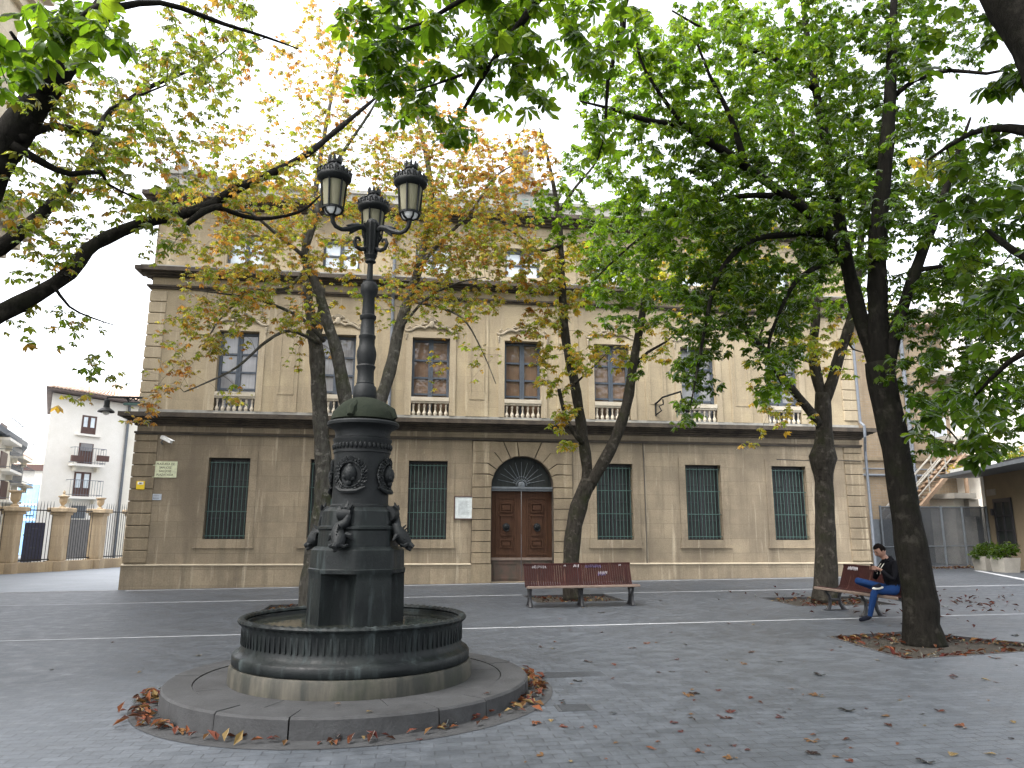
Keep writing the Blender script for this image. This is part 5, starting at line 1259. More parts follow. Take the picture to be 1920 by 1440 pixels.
def rr(a, b, n, p=1.0): return [a+(b-a)*(i/(n-1))**p for i in range(n)]

# T1: autumn tree behind the fountain
b = Vector((-2.1, 16.7, gz(-2.1)-0.06)); T = Tree('chestnut_tree', 'grey multi-stemmed chestnut with thin orange and yellow leaves behind the fountain', b, M['bark_grey'])
tr = [b, P(588, 1060, 16.7), P(600, 980, 16.65), P(607, 900, 16.6), P(603, 820, 16.6), P(598, 740, 16.6), P(594, 665, 16.6), P(588, 620, 16.6)]
T.limb(tr, [0.30, 0.235, 0.20, 0.185, 0.175, 0.17, 0.17, 0.165], 14)
T.limb(PX([(588, 622), (578, 560), (575, 500), (573, 440), (588, 380), (600, 300), (618, 200), (640, 90)], 16.6, 17.6), rr(0.12, 0.03, 8))
T.limb(PX([(590, 640), (600, 600), (606, 540)], 16.6, 17.2), [0.12, 0.10, 0.05])
T.limb(PX([(606, 930), (640, 880), (657, 820), (650, 765), (641, 710), (629, 650), (612, 600), (600, 555), (585, 515), (570, 480), (588, 420), (607, 350), (620, 290)], 16.65, 15.2), [0.17, 0.165, 0.16, 0.15, 0.145, 0.13, 0.115, 0.105, 0.095, 0.08, 0.075, 0.06, 0.035])
T.limb(PX([(645, 872), (680, 820), (715, 745), (735, 680), (747, 620), (765, 565), (786, 500), (800, 440), (808, 350), (790, 250), (768, 150), (760, 60)], 16.6, 17.8), [0.16, 0.15, 0.15, 0.14, 0.13, 0.12, 0.11, 0.10, 0.075, 0.055, 0.04, 0.02])
T.limb(PX([(608, 640), (566, 597), (503, 568), (455, 556), (374, 545)], 16.4, 14.5), rr(0.045, 0.012, 5))
T.limb(PX([(600, 645), (545, 620), (500, 640), (445, 688), (390, 716), (345, 735)], 16.5, 14.2), rr(0.045, 0.010, 6))
T.limb(PX([(570, 480), (520, 440), (470, 400), (430, 395)], 15.4, 14.4), rr(0.05, 0.015, 4))
T.limb(PX([(607, 350), (640, 290), (700, 200), (730, 130)], 15.3, 15.0), rr(0.05, 0.015, 4))
T.limb(PX([(786, 500), (830, 450), (880, 400), (930, 330), (985, 300)], 17.1, 16.4), rr(0.06, 0.012, 5))
T.limb(PX([(765, 565), (820, 575), (870, 600), (905, 660), (930, 720)], 17.0, 16.2), rr(0.035, 0.008, 5))
T.limb(PX([(747, 620), (800, 560), (860, 530), (910, 520)], 17.0, 16.0), rr(0.04, 0.01, 4))
T.limb(PX([(575, 500), (540, 540), (480, 545), (420, 590), (380, 650)], 16.6, 15.0), rr(0.04, 0.01, 5))
T.crown([(620, 120, 110, 16.5, 2, .30, 'orange'), (700, 210, 110, 16.5, 2, .40, 'autumn'), (560, 240, 100, 16, 2, .35, 'autumn'), (430, 310, 80, 15.5, 1.5, .45, 'autumn'), (370, 410, 80, 15, 1.5, .55, 'autumn'), (500, 390, 95, 15.5, 1.5, .95, 'autumn'), (610, 430, 85, 16, 1.5, .65, 'autumn'), (460, 490, 80, 15.2, 1.5, .65, 'autumn'), (400, 560, 80, 14.8, 1.2, .60, 'autumn'), (350, 620, 60, 14.5, 1, .45, 'autumn'), (320, 690, 45, 14.4, 1, .45, 'orange'), (530, 540, 80, 15.5, 1.5, .65, 'autumn'), (420, 610, 60, 14.8, 1, .4, 'autumn'), (800, 320, 100, 16.8, 1.8, .70, 'autumn'), (870, 410, 100, 16.8, 1.8, 1.05, 'autumn'), (920, 310, 65, 16.6, 1.5, .75, 'orange'), (850, 250, 65, 16.6, 1.5, .55, 'orange'), (790, 480, 85, 17, 1.5, .75, 'autumn'), (880, 520, 80, 16.8, 1.5, .85, 'autumn'), (950, 430, 60, 16.6, 1.2, .85, 'autumn'), (800, 560, 50, 16.8, 1, .4, 'yellowgreen'), (710, 350, 90, 16.5, 2, .55, 'autumn'), (440, 745, 30, 14.3, .8, .35, 'autumn'), (870, 600, 50, 16.2, 1, .35, 'yellowgreen'), (905, 680, 35, 16.2, .8, .25, 'yellowgreen'), (820, 690, 35, 16.2, .8, .22, 'yellowgreen'), (640, 20, 80, 17, 2, .3, 'orange'), (500, 100, 60, 16, 2, .18, 'orange'), (270, 760, 35, 14.2, .6, .40, 'orange'), (760, 90, 80, 17, 2, .3, 'orange'), (690, 560, 60, 16.5, 1.2, .35, 'yellowgreen'), (560, 640, 60, 15.8, 1.2, .22, 'autumn')], 0.112, 4, k=2.3, wander=1.5)
T.finish(0.38)

# T2: forked tree behind the bench
b = Vector((3.80, 17.7, gz(3.8)-0.06)); T = Tree('chestnut_tree', 'forked grey-brown chestnut growing behind the front bench, right of the arched door', b, M['bark_mid'])
T.limb([b, P(1071, 1050, 17.7), P(1077, 985, 17.7), P(1090, 935, 17.7), P(1103, 905, 17.7)], [0.24, 0.20, 0.20, 0.205, 0.19], 14)
T.limb(PX([(1100, 912), (1101, 880), (1093, 820), (1085, 765), (1075, 705), (1062, 645), (1056, 580), (1052, 500), (1048, 420), (1040, 360), (1028, 300), (1012, 240)], 17.7, 18.4), [0.15, 0.14, 0.135, 0.13, 0.125, 0.115, 0.11, 0.10, 0.085, 0.06, 0.04, 0.02])
T.limb(PX([(1103, 912), (1122, 882), (1146, 840), (1166, 790), (1179, 740), (1186, 690), (1195, 640), (1206, 580), (1220, 500), (1232, 420), (1240, 350)], 17.7, 16.8), [0.16, 0.15, 0.15, 0.135, 0.13, 0.115, 0.105, 0.09, 0.07, 0.045, 0.02])
T.limb(PX([(1092, 830), (1068, 800), (1055, 760), (1048, 730)], 17.7, 17.3), [0.07, 0.06, 0.055, 0.045])
T.limb(PX([(1187, 690), (1215, 660), (1250, 640), (1290, 600)], 17.3, 16.8), rr(0.05, 0.012, 4))
T.limb(PX([(1050, 460), (1010, 470), (970, 440), (930, 420)], 18.1, 17.4), rr(0.05, 0.012, 4))
T.limb(PX([(1046, 400), (1080, 350), (1120, 300), (1130, 250)], 18.2, 17.8), rr(0.05, 0.012, 4))
T.limb(PX([(1078, 720), (1110, 690), (1140, 660)], 17.7, 17.0), rr(0.03, 0.008, 3))
T.crown([(1050, 400, 55, 18, 1.4, .75, 'green'), (985, 300, 60, 17.8, 1.4, .75, 'orange'), (1085, 510, 65, 17.8, 1.4, .9, 'yellowgreen'), (1030, 560, 55, 17.6, 1.2, .5, 'yellowgreen'), (1040, 690, 48, 17.3, 1, .6, 'yellowgreen'), (1055, 780, 28, 17.3, .6, .8, 'yellowgreen'), (1120, 650, 55, 17.2, 1, .5, 'yellowgreen'), (1205, 560, 60, 17, 1.2, .9, 'green'), (1170, 480, 80, 17.2, 1.4, 1.0, 'green'), (1235, 640, 45, 16.8, .8, .4, 'yellowgreen'), (1000, 490, 50, 17.8, 1.2, .75, 'autumn'), (1110, 330, 70, 18, 1.5, .6, 'green'), (1010, 620, 50, 17.5, 1, .35, 'autumn'), (1060, 830, 18, 17.3, .4, .8, 'yellowgreen'), (1190, 690, 22, 17, .5, .6, 'green')], 0.14, 5, k=4.0)
T.finish(0.42)

# T3: knobbed tree in front of the right windows
b = Vector((9.05, 15.75, gz(9.05)-0.06)); T = Tree('chestnut_tree', 'straight chestnut with a swollen knob on its trunk beside the occupied bench', b, M['bark_mid'])
T.limb([b, P(1549, 1060, 15.75), P(1547, 980, 15.75), P(1545, 905, 15.75), P(1543, 880, 15.75), P(1543, 858, 15.75), P(1545, 835, 15.75), P(1545, 800, 15.75), P(1543, 765, 15.75), P(1543, 738, 15.75)], [0.30, 0.235, 0.215, 0.20, 0.235, 0.315, 0.215, 0.185, 0.18, 0.175], 14, 0.03)
T.limb(PX([(1540, 800), (1522, 775), (1498, 745), (1470, 710), (1440, 665), (1405, 625), (1385, 590), (1370, 555), (1350, 500), (1330, 430), (1310, 370)], 15.75, 14.2), [0.11, 0.10, 0.095, 0.085, 0.08, 0.075, 0.068, 0.06, 0.05, 0.035, 0.015])
T.limb(PX([(1543, 750), (1530, 700), (1524, 650), (1529, 600), (1526, 500), (1508, 400), (1492, 300), (1482, 200), (1478, 90)], 15.75, 16.8), [0.13, 0.125, 0.115, 0.11, 0.10, 0.085, 0.07, 0.05, 0.025])
T.limb(PX([(1546, 750), (1560, 715), (1574, 665), (1590, 620), (1604, 560), (1612, 480), (1620, 380), (1640, 280)], 15.75, 15.2), [0.14, 0.13, 0.12, 0.115, 0.10, 0.085, 0.06, 0.03])
T.limb(PX([(1526, 680), (1490, 670), (1460, 655)], 15.8, 15.2), rr(0.04, 0.01, 3))
T.limb(PX([(1440, 668), (1425, 630), (1440, 590), (1430, 540)], 14.9, 14.6), rr(0.04, 0.012, 4))
T.limb(PX([(1590, 640), (1600, 655), (1625, 662)], 15.7, 15.4), rr(0.03, 0.008, 3))
T.crown([(1440, 725, 60, 14.8, 1, .32, 'yellowgreen'), (1480, 775, 40, 14.9, .8, .3, 'yellowgreen'), (1500, 640, 60, 15.2, 1.2, .5, 'yellowgreen'), (1390, 480, 90, 14.8, 1.4, .9, 'yellowgreen'), (1330, 420, 80, 14.6, 1.4, .8, 'green'), (1565, 650, 60, 15.2, 1.2, .35, 'yellowgreen'), (1300, 520, 80, 14.5, 1.2, .55, 'yellowgreen'), (1450, 560, 90, 15, 1.4, .75, 'green'), (1480, 300, 120, 16, 1.8, .7, 'green'), (1600, 420, 90, 15.4, 1.5, .75, 'green'), (1550, 520, 80, 15.6, 1.4, .8, 'green'), (1640, 600, 50, 15.2, 1, .35, 'yellowgreen'), (1640, 330, 90, 15.2, 1.5, .6, 'green'), (1420, 830, 25, 14.7, .5, .25, 'yellowgreen')], 0.14, 5, k=3.4)
T.finish(0.45)

# T4: big dark foreground tree on the right
b = Vector((7.22, 10.05, gz(7.22)-0.06)); T = Tree('chestnut_tree', 'big dark leaning chestnut with dense green leaves in the foreground earth bed', b, M['bark_dark'])
T.limb([b, b+Vector((-0.005, 0, 0.14)), b+Vector((-0.02, 0, 0.32)), P(1726, 1130, 10.05), P(1711, 1040, 10.05), P(1693, 930, 10.05), P(1679, 840, 10.0), P(1667, 780, 10.0), P(1655, 725, 10.0), P(1648, 680, 10.0)], [0.315, 0.268, 0.246, 0.235, 0.222, 0.195, 0.19, 0.205, 0.205, 0.20], 16, 0.03)
T.limb(PX([(1655, 730), (1634, 650), (1612, 590), (1594, 520), (1580, 450), (1565, 360), (1547, 260), (1530, 170), (1512, 60), (1500, -60)], 10.0, 11.4), [0.15, 0.135, 0.12, 0.11, 0.10, 0.09, 0.08, 0.07, 0.055, 0.03])
T.limb(PX([(1652, 725), (1648, 620), (1645, 540), (1646, 450), (1651, 380), (1660, 300), (1668, 200), (1672, 100), (1678, -40)], 10.0, 9.4), [0.16, 0.145, 0.14, 0.13, 0.12, 0.11, 0.095, 0.075, 0.04])
T.limb(PX([(1658, 720), (1675, 640), (1692, 580), (1716, 510), (1745, 430), (1768, 370), (1795, 290), (1820, 220)], 10.0, 8.8), [0.12, 0.10, 0.085, 0.08, 0.07, 0.055, 0.035, 0.015])
T.limb(PX([(1585, 480), (1545, 430), (1500, 385), (1450, 350), (1398, 312), (1340, 272), (1285, 238), (1215, 226), (1150, 205), (1088, 190)], 10.2, 8.6), [0.085, 0.08, 0.075, 0.07, 0.066, 0.06, 0.05, 0.038, 0.025, 0.01])
T.limb(PX([(1578, 450), (1520, 400), (1465, 372), (1420, 366), (1360, 372), (1300, 388), (1230, 425), (1160, 480), (1110, 530)], 10.3, 11.4), [0.07, 0.062, 0.055, 0.05, 0.045, 0.038, 0.028, 0.018, 0.008])
T.limb(PX([(1578, 440), (1480, 440), (1400, 455), (1345, 520), (1325, 600), (1310, 680), (1295, 760)], 10.3, 9.4), [0.06, 0.05, 0.045, 0.035, 0.028, 0.02, 0.008])
T.limb(PX([(1667, 190), (1715, 150), (1780, 132), (1850, 138), (1905, 125)], 9.6, 8.6), rr(0.05, 0.015, 5))
T.limb(PX([(1530, 170), (1470, 120), (1400, 90), (1330, 60), (1260, 20)], 11.1, 10.4), rr(0.06, 0.015, 5))
T.limb(PX([(1398, 312), (1370, 220), (1330, 140), (1300, 60)], 9.4, 9.0), rr(0.05, 0.012, 4))
T.limb(PX([(1285, 238), (1240, 180), (1200, 110), (1190, 40)], 9.0, 8.6), rr(0.035, 0.01, 4))
T.limb(PX([(1716, 510), (1760, 500), (1820, 520), (1870, 560)], 9.5, 8.8), rr(0.04, 0.012, 4))
T.limb(PX([(1580, 480), (1500, 520), (1460, 590), (1440, 660), (1465, 720)], 10.2, 9.8), rr(0.045, 0.01, 5))
T.limb(PX([(1680, 830), (1720, 800), (1760, 790), (1800, 830)], 10.0, 9.2), rr(0.03, 0.01, 4))
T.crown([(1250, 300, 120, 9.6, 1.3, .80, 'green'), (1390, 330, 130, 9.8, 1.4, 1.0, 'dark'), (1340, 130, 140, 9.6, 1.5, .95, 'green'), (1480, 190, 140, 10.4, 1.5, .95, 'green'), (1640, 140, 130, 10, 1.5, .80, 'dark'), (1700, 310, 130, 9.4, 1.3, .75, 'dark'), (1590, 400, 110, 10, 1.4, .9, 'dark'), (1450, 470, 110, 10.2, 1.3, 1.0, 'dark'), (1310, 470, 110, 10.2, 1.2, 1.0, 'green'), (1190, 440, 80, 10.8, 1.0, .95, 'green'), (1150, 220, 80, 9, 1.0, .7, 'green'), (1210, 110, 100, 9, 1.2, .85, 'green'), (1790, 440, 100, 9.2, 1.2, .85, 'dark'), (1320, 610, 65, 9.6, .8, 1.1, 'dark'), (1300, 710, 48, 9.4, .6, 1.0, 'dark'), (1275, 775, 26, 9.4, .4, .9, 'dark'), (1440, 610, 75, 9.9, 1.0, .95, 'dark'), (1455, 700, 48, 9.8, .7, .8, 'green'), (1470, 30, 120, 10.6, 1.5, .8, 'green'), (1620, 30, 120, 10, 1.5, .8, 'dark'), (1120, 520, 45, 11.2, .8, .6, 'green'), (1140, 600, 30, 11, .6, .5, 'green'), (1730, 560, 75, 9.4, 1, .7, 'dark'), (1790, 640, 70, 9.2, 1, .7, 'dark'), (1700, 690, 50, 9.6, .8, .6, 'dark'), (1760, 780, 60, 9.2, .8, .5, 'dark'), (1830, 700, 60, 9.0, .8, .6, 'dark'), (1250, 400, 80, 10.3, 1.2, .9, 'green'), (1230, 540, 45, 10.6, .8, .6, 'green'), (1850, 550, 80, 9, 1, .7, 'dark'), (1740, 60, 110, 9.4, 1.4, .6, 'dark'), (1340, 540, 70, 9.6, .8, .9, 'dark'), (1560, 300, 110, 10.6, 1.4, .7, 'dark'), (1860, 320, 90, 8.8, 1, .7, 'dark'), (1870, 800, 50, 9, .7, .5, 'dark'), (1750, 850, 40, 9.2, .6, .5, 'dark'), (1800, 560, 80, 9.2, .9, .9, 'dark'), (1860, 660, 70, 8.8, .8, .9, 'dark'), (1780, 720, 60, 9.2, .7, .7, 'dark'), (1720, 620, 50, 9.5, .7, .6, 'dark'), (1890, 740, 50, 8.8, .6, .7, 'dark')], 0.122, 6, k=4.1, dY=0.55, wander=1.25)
T.finish(0.55)

# T5: tree left of the frame, its limbs reaching across the sky
base = Vector((-6.6, 8.0, gz(-6.6)-0.02)); fork = P(-150, 600, 8.2)
T = Tree('chestnut_tree', 'dark limbed olive-leaved chestnut whose branches reach in from the left edge', base, M['bark_dark'])
T.limb([base, base.lerp(fork, 0.35) + Vector((-0.1, 0, 0)), base.lerp(fork, 0.7), fork], [0.36, 0.28, 0.26, 0.25], 14)
T.limb([fork] + PX([(-70, 430), (0, 292), (42, 228), (82, 168), (112, 128), (152, 76), (192, 20), (235, -50)], 7.9, 7.0), [0.21, 0.19, 0.175, 0.165, 0.155, 0.145, 0.13, 0.11, 0.07], 12)
T.limb([fork] + PX([(-60, 618), (0, 588), (70, 552), (130, 512), (162, 470), (200, 446), (262, 420), (332, 404), (392, 385), (442, 355), (520, 320), (580, 286), (622, 252), (668, 214), (704, 184)], 8.4, 11.6), [0.15, 0.11, 0.098, 0.092, 0.088, 0.090, 0.080, 0.075, 0.070, 0.072, 0.066, 0.060, 0.053, 0.046, 0.036, 0.02], 12, 0.08)
T.limb([fork] + PX([(-40, 488), (0, 466), (50, 425), (100, 380), (142, 334), (180, 270), (192, 226), (268, 170), (332, 142), (400, 112), (430, 88)], 9.6, 11.6), [0.12, 0.10, 0.095, 0.085, 0.08, 0.07, 0.05, 0.042, 0.035, 0.028, 0.02, 0.01])
T.limb(PX([(22, 270), (80, 305), (130, 326), (188, 322), (202, 345), (256, 372)], 7.6, 8.6), rr(0.045, 0.01, 6))
T.limb(PX([(40, 260), (100, 235), (182, 250), (205, 205), (310, 160)], 7.6, 8.8), rr(0.05, 0.01, 5))
T.limb(PX([(352, 402), (400, 388), (480, 410), (560, 398), (602, 365)], 10.0, 11.0), rr(0.05, 0.012, 5))
T.limb(PX([(345, 425), (382, 396), (415, 386)], 9.9, 10.2), [0.03, 0.05, 0.04])
T.limb(PX([(82, 168), (60, 120), (20, 60)], 7.4, 6.6), rr(0.05, 0.015, 3))
T.limb(PX([(192, 20), (300, 5), (420, 45), (500, 70), (560, 92)], 7.0, 8.4), rr(0.04, 0.008, 5))
T.limb(PX([(100, 535), (130, 575), (170, 595), (215, 610)], 8.8, 9.2), rr(0.02, 0.006, 4))
T.crown([(330, 170, 115, 10, 1.5, .42, 'olive'), (190, 210, 95, 9, 1.3, .55, 'olive'), (260, 320, 100, 9.6, 1.3, .45, 'olive'), (150, 310, 65, 8.8, 1, .45, 'olive'), (390, 80, 100, 9.4, 1.4, .30, 'olive'), (100, 410, 75, 9.4, 1, .40, 'olive'), (50, 300, 50, 8.4, .8, .5, 'olive'), (300, 430, 60, 9.6, 1, .45, 'olive'), (350, 300, 60, 10, 1, .35, 'autumn'), (60, 600, 40, 9, .6, .25, 'olive'), (150, 635, 50, 9.2, .6, .22, 'olive'), (205, 700, 45, 9.4, .6, .14, 'olive'), (430, 60, 80, 9, 1.4, .25, 'olive'), (70, 470, 60, 9, .8, .3, 'olive'), (160, 745, 32, 8.6, .5, .22, 'yellowgreen'), (90, 190, 50, 8, .8, .7, 'olive'), (460, 350, 55, 10.8, .8, .55, 'autumn'), (560, 320, 55, 11, .8, .5, 'autumn'), (-90, 300, 90, 8.6, 1.2, .6, 'olive'), (20, 380, 45, 9, .8, .5, 'olive')], 0.098, 4, k=3.7, wander=1.5)
T.finish(0.45)

# T6: near tree at the right, its limb crossing the top corner
base = Vector((6.3, 3.2, gz(6.3)-0.02)); k1 = P(2130, 640, 4.3)
T = Tree('chestnut_tree', 'large-leaved near chestnut at the right edge, its thick limb crossing the top corner', base, M['bark_dark'], True)
T.limb([base, base.lerp(k1, 0.5) + Vector((0.1, 0, 0)), k1] + PX([(2050, 330), (1985, 170), (1935, 80), (1890, 15), (1840, -60)], 4.3, 4.6), [0.34, 0.28, 0.26, 0.22, 0.18, 0.15, 0.13, 0.11], 14)
T.limb([k1] + PX([(2040, 560), (1960, 500), (1900, 470), (1850, 430)], 4.6, 5.4), rr(0.08, 0.015, 5))
T.limb(PX([(2050, 330), (1960, 260), (1890, 240), (1820, 250), (1740, 300)], 4.4, 5.2), rr(0.06, 0.01, 5))
T.limb([k1] + PX([(2020, 640), (1950, 650), (1890, 680), (1830, 740)], 4.8, 5.8), rr(0.06, 0.01, 5))
T.crown([(1850, 300, 85, 5.2, .7, .55, 'dark'), (1880, 470, 85, 5.2, .7, .8, 'dark'), (1860, 620, 75, 5.6, .7, .7, 'dark'), (1885, 110, 80, 5, .6, .5, 'dark'), (1760, 60, 80, 5.2, .7, .35, 'green'), (1710, 330, 45, 5.2, .3, .35, 'yellowgreen'), (1890, 760, 60, 5.6, .6, .6, 'dark'), (1830, 790, 60, 6, .6, .6, 'dark'), (1760, 740, 60, 6.2, .5, .5, 'dark'), (1740, 820, 40, 6.4, .4, .4, 'dark'), (1860, 380, 80, 5.4, .6, .5, 'dark'), (1980, 400, 90, 5, .8, .6, 'dark')], 0.135, 5, k=4.2, extra=[((6.0, 4.0, 8.6), (4.2, 3.4, 1.3), 520, 'dark'), ((2.8, 4.4, 9.0), (3.6, 2.8, 1.1), 420, 'dark')])  # extra: unseen overhead leaves added to shade the right foreground
T.finish(0.6)

# T7: near tree behind the camera whose twigs hang into the top of the view
base = Vector((-0.9, -2.6, gz(-0.9)-0.02))
T = Tree('chestnut_tree', 'near overhanging chestnut with large green leaves hanging into the top of the view', base, M['bark_dark'], True)
k1 = Vector((-0.7, -1.2, 4.2)); k2 = P(1080, -330, 4.2)
T.limb([base, base.lerp(k1, 0.5) + Vector((0.08, 0, 0)), k1], [0.36, 0.28, 0.25], 14)
T.limb([k1, Vector((-0.2, 1.4, 5.0)), k2] + PX([(1030, -60), (1000, 10), (962, 62), (920, 120), (878, 190), (850, 240)], 5.0, 6.0), [0.20, 0.14, 0.09, 0.045, 0.038, 0.03, 0.022, 0.015, 0.008])
T.limb([k1, Vector((0.6, 1.2, 5.0)), P(1330, -300, 4.8)] + PX([(1180, -30), (1168, 50), (1140, 150), (1135, 240), (1120, 300)], 6.0, 6.6), [0.18, 0.12, 0.08, 0.04, 0.03, 0.02, 0.012, 0.008])
T.limb([k1, Vector((-1.8, 0.8, 4.6)), P(350, -260, 3.4)] + PX([(240, -30), (170, 20), (100, 70)], 4.0, 4.6), [0.18, 0.10, 0.06, 0.03, 0.02, 0.008])
T.limb(PX([(1030, -60), (900, -20), (800, 40), (730, 60)], 5.0, 5.6), rr(0.03, 0.008, 4))
T.limb(PX([(920, 120), (840, 150), (780, 170)], 5.6, 5.8), rr(0.018, 0.006, 3))
SHADE7 = [((-0.5, -1.5, 7.2), (7.0, 5.0, 1.6), 600, 'green'), ((0.0, 3.0, 8.6), (6.0, 3.2, 1.2), 420, 'green'), ((-3.5, 1.8, 6.6), (2.6, 2.2, 1.0), 110, 'green')]  # unseen crown added overhead to darken paving, trunks and fountain
T.crown([(770, 50, 110, 5.6, .6, .75, 'green'), (900, 70, 110, 5.6, .6, .8, 'green'), (800, 190, 75, 5.8, .5, .7, 'green'), (890, 230, 60, 6, .4, .5, 'green'), (690, 40, 60, 5.6, .5, .45, 'green'), (970, 150, 60, 5.8, .5, .5, 'green'), (1010, 50, 80, 5.8, .6, .6, 'green'), (1080, 120, 60, 6, .6, .5, 'green'), (1150, 60, 80, 6, .6, .5, 'green'), (60, 60, 85, 4.6, .4, .85, 'green'), (150, 50, 70, 4.4, .4, .85, 'green'), (225, 30, 45, 4.4, .3, .6, 'green'), (40, 130, 45, 4.6, .3, .6, 'green'), (720, 130, 60, 5.8, .4, .45, 'green'), (1120, 270, 40, 6.5, .4, .5, 'green')], 0.135, 5, k=4.0, extra=SHADE7)
T.finish(0.6)

# ------------------------------------------------------------------ planters and canopy greenery
def shrub_leaves(name, centres, parent, size=0.09):
    groups = []
    for c, rad, n, pal in centres:
        u = nrng.normal(size=(n, 3)); u /= np.linalg.norm(u, axis=1)[:, None]
        groups.append((np.array(c) + u*np.array(rad)*(nrng.random((n, 1))**0.4), size, pal))
    return leaf_mesh(name, groups, M['leaf'], parent, False, 0.8)
for k, (px, py, Y) in enumerate(((1887, 1073, 23.4), (1868, 1064, 24.9))):
    c = G(px, py); 
    if k == 1: c = Vector((20.75, 25.0, gz(20.75)))
    pl = thing('planter', ['pale concrete planter box with a dark green shrub by the ochre house, nearer one', 'pale concrete planter box with a dark green shrub half hidden behind the nearer planter'][k], 'planter', (c.x, c.y, gz(c.x)), 'planters by the ochre house')
    z = gz(c.x); mb = MB(); w0, w1 = 0.28, 0.33
    rings = [[(c.x-w*1.0, c.y-w, z+h), (c.x+w*1.0, c.y-w, z+h), (c.x+w*1.0, c.y+w, z+h), (c.x-w*1.0, c.y+w, z+h)] for w, h in ((w0, 0), (w1, 0.5), (w1-0.05, 0.5), (w1-0.06, 0.44))]
    mb.quad_strip(rings); mb.build('planter_box', M['concrete'], pl)
    shrub_leaves('shrub', [((c.x, c.y, z+0.72), (0.48, 0.42, 0.28), 170, 'dark'), ((c.x-0.3, c.y, z+0.62), (0.3, 0.3, 0.2), 60, 'dark'), ((c.x+0.25, c.y, z+0.82), (0.34, 0.34, 0.25), 60, 'dark')], pl, 0.11)
    mb = MB()
    for _ in range(7): mb.tube([(c.x+rng.uniform(-.1, .1), c.y+rng.uniform(-.1, .1), z+0.4), (c.x+rng.uniform(-.4, .4), c.y+rng.uniform(-.3, .3), z+0.9)], [0.014, 0.006], 5)
    mb.build('stems', M['bark_mid'], pl)
cr = []
for k in range(16):
    p = along(oa, ob, 0.02+0.06*k); cr.append(((p[0]-0.7+rng.uniform(-.3, .3), p[1], zc+0.32+rng.uniform(-.05, .15)), (0.5, 0.5, 0.26), 70, 'yellowgreen' if k % 3 == 0 else 'green'))
hd = thing('canopy_plants', 'row of bright green trailing plants growing along the canopy of the ochre house', 'plants', (22.0, 25.0, zc+0.13))
shrub_leaves('foliage', cr, hd, 0.10)
mb = MB(); slab(mb, along(oa, ob, -0.02), along(oa, ob, 0.95), zc+0.132, zc+0.24, 0.5, 1.05); mb.build('trough', M['black_iron'], hd)

# ------------------------------------------------------------------ left background
def pdir(a, deg, L): return (a[0]+L*math.sin(R(deg)), a[1]+L*math.cos(R(deg)))
class Face:
    """a wall plane through ground point a, heading deg from the view axis; at() turns a pixel into metres along it and height"""
    def __init__(s, a, deg):
        s.a = Vector((a[0], a[1], 0)); s.d = Vector((math.sin(R(deg)), math.cos(R(deg)), 0)); n = Vector((s.d.y, -s.d.x, 0))
        s.n = n if n.dot(-s.a) > 0 else -n
    def at(s, px, py):
        r = ray(px, py); o = Vector((0, 0, CAM_Z)); t = (s.a-o).dot(s.n)/r.dot(s.n); q = o+r*t
        return (q-s.a).dot(s.d), q.z
    def box(s, mb, u0, u1, z0, z1, o0, o1):
        q = [s.a+s.d*u0+s.n*o0, s.a+s.d*u1+s.n*o0, s.a+s.d*u1+s.n*o1, s.a+s.d*u0+s.n*o1]
        mb.quad_strip([[(p.x, p.y, z0) for p in q], [(p.x, p.y, z1) for p in q]]); return mb
def px_rect(Fc, x0, y0, x1, y1):
    u0, z1 = Fc.at(x0, y0); u1, z0 = Fc.at(x1, y1); return min(u0, u1), max(u0, u1), min(z0, z1), max(z0, z1)
def french_window(Fc, par, rect, mat_pane, mat_frame, solid=0.33):
    u0, u1, z0, z1 = rect; mb = MB(); w = 0.10
    Fc.box(mb, u0, u0+w, z0, z1, -0.05, 0.03); Fc.box(mb, u1-w, u1, z0, z1, -0.05, 0.03); Fc.box(mb, u0+w, u1-w, z1-w, z1, -0.05, 0.03); um = (u0+u1)/2; Fc.box(mb, um-0.09, um+0.09, z0, z1-w, -0.05, 0.02)
    Fc.box(mb, u0+w, u1-w, z0, z0+(z1-z0)*solid, -0.05, 0.015)
    f = mb.build('window', mat_frame, par)
    mb = MB(); Fc.box(mb, u0+w, u1-w, z0+(z1-z0)*solid, z1-w, -0.04, 0.006); mb.build('pane', mat_pane, f)
def balcony(Fc, par, u0, u1, z, depth=0.55, h=0.95, bars=12, iron='pipe_white'):
    mb = MB(); Fc.box(mb, u0, u1, z-0.14, z, 0.0, depth); s_ = mb.build('balcony', M['house_white'], par)
    mb = MB()
    for zz in (z+0.08, z+h): Fc.box(mb, u0, u1, zz, zz+0.03, depth-0.05, depth-0.02); Fc.box(mb, u0, u0+0.03, zz, zz+0.03, 0, depth-0.02); Fc.box(mb, u1-0.03, u1, zz, zz+0.03, 0, depth-0.02)
    for k in range(bars+1):
        u = u0+(u1-u0-0.02)*k/bars; Fc.box(mb, u, u+0.016, z, z+h, depth-0.045, depth-0.03)
    mb.build('balcony_railing', M[iron], s_)
    mb = MB()
    for u in (u0+0.2, u1-0.35): Fc.box(mb, u, u+0.15, z-0.42, z-0.14, 0, 0.3)
    mb.build('balcony_bracket', M['house_cream'], s_)
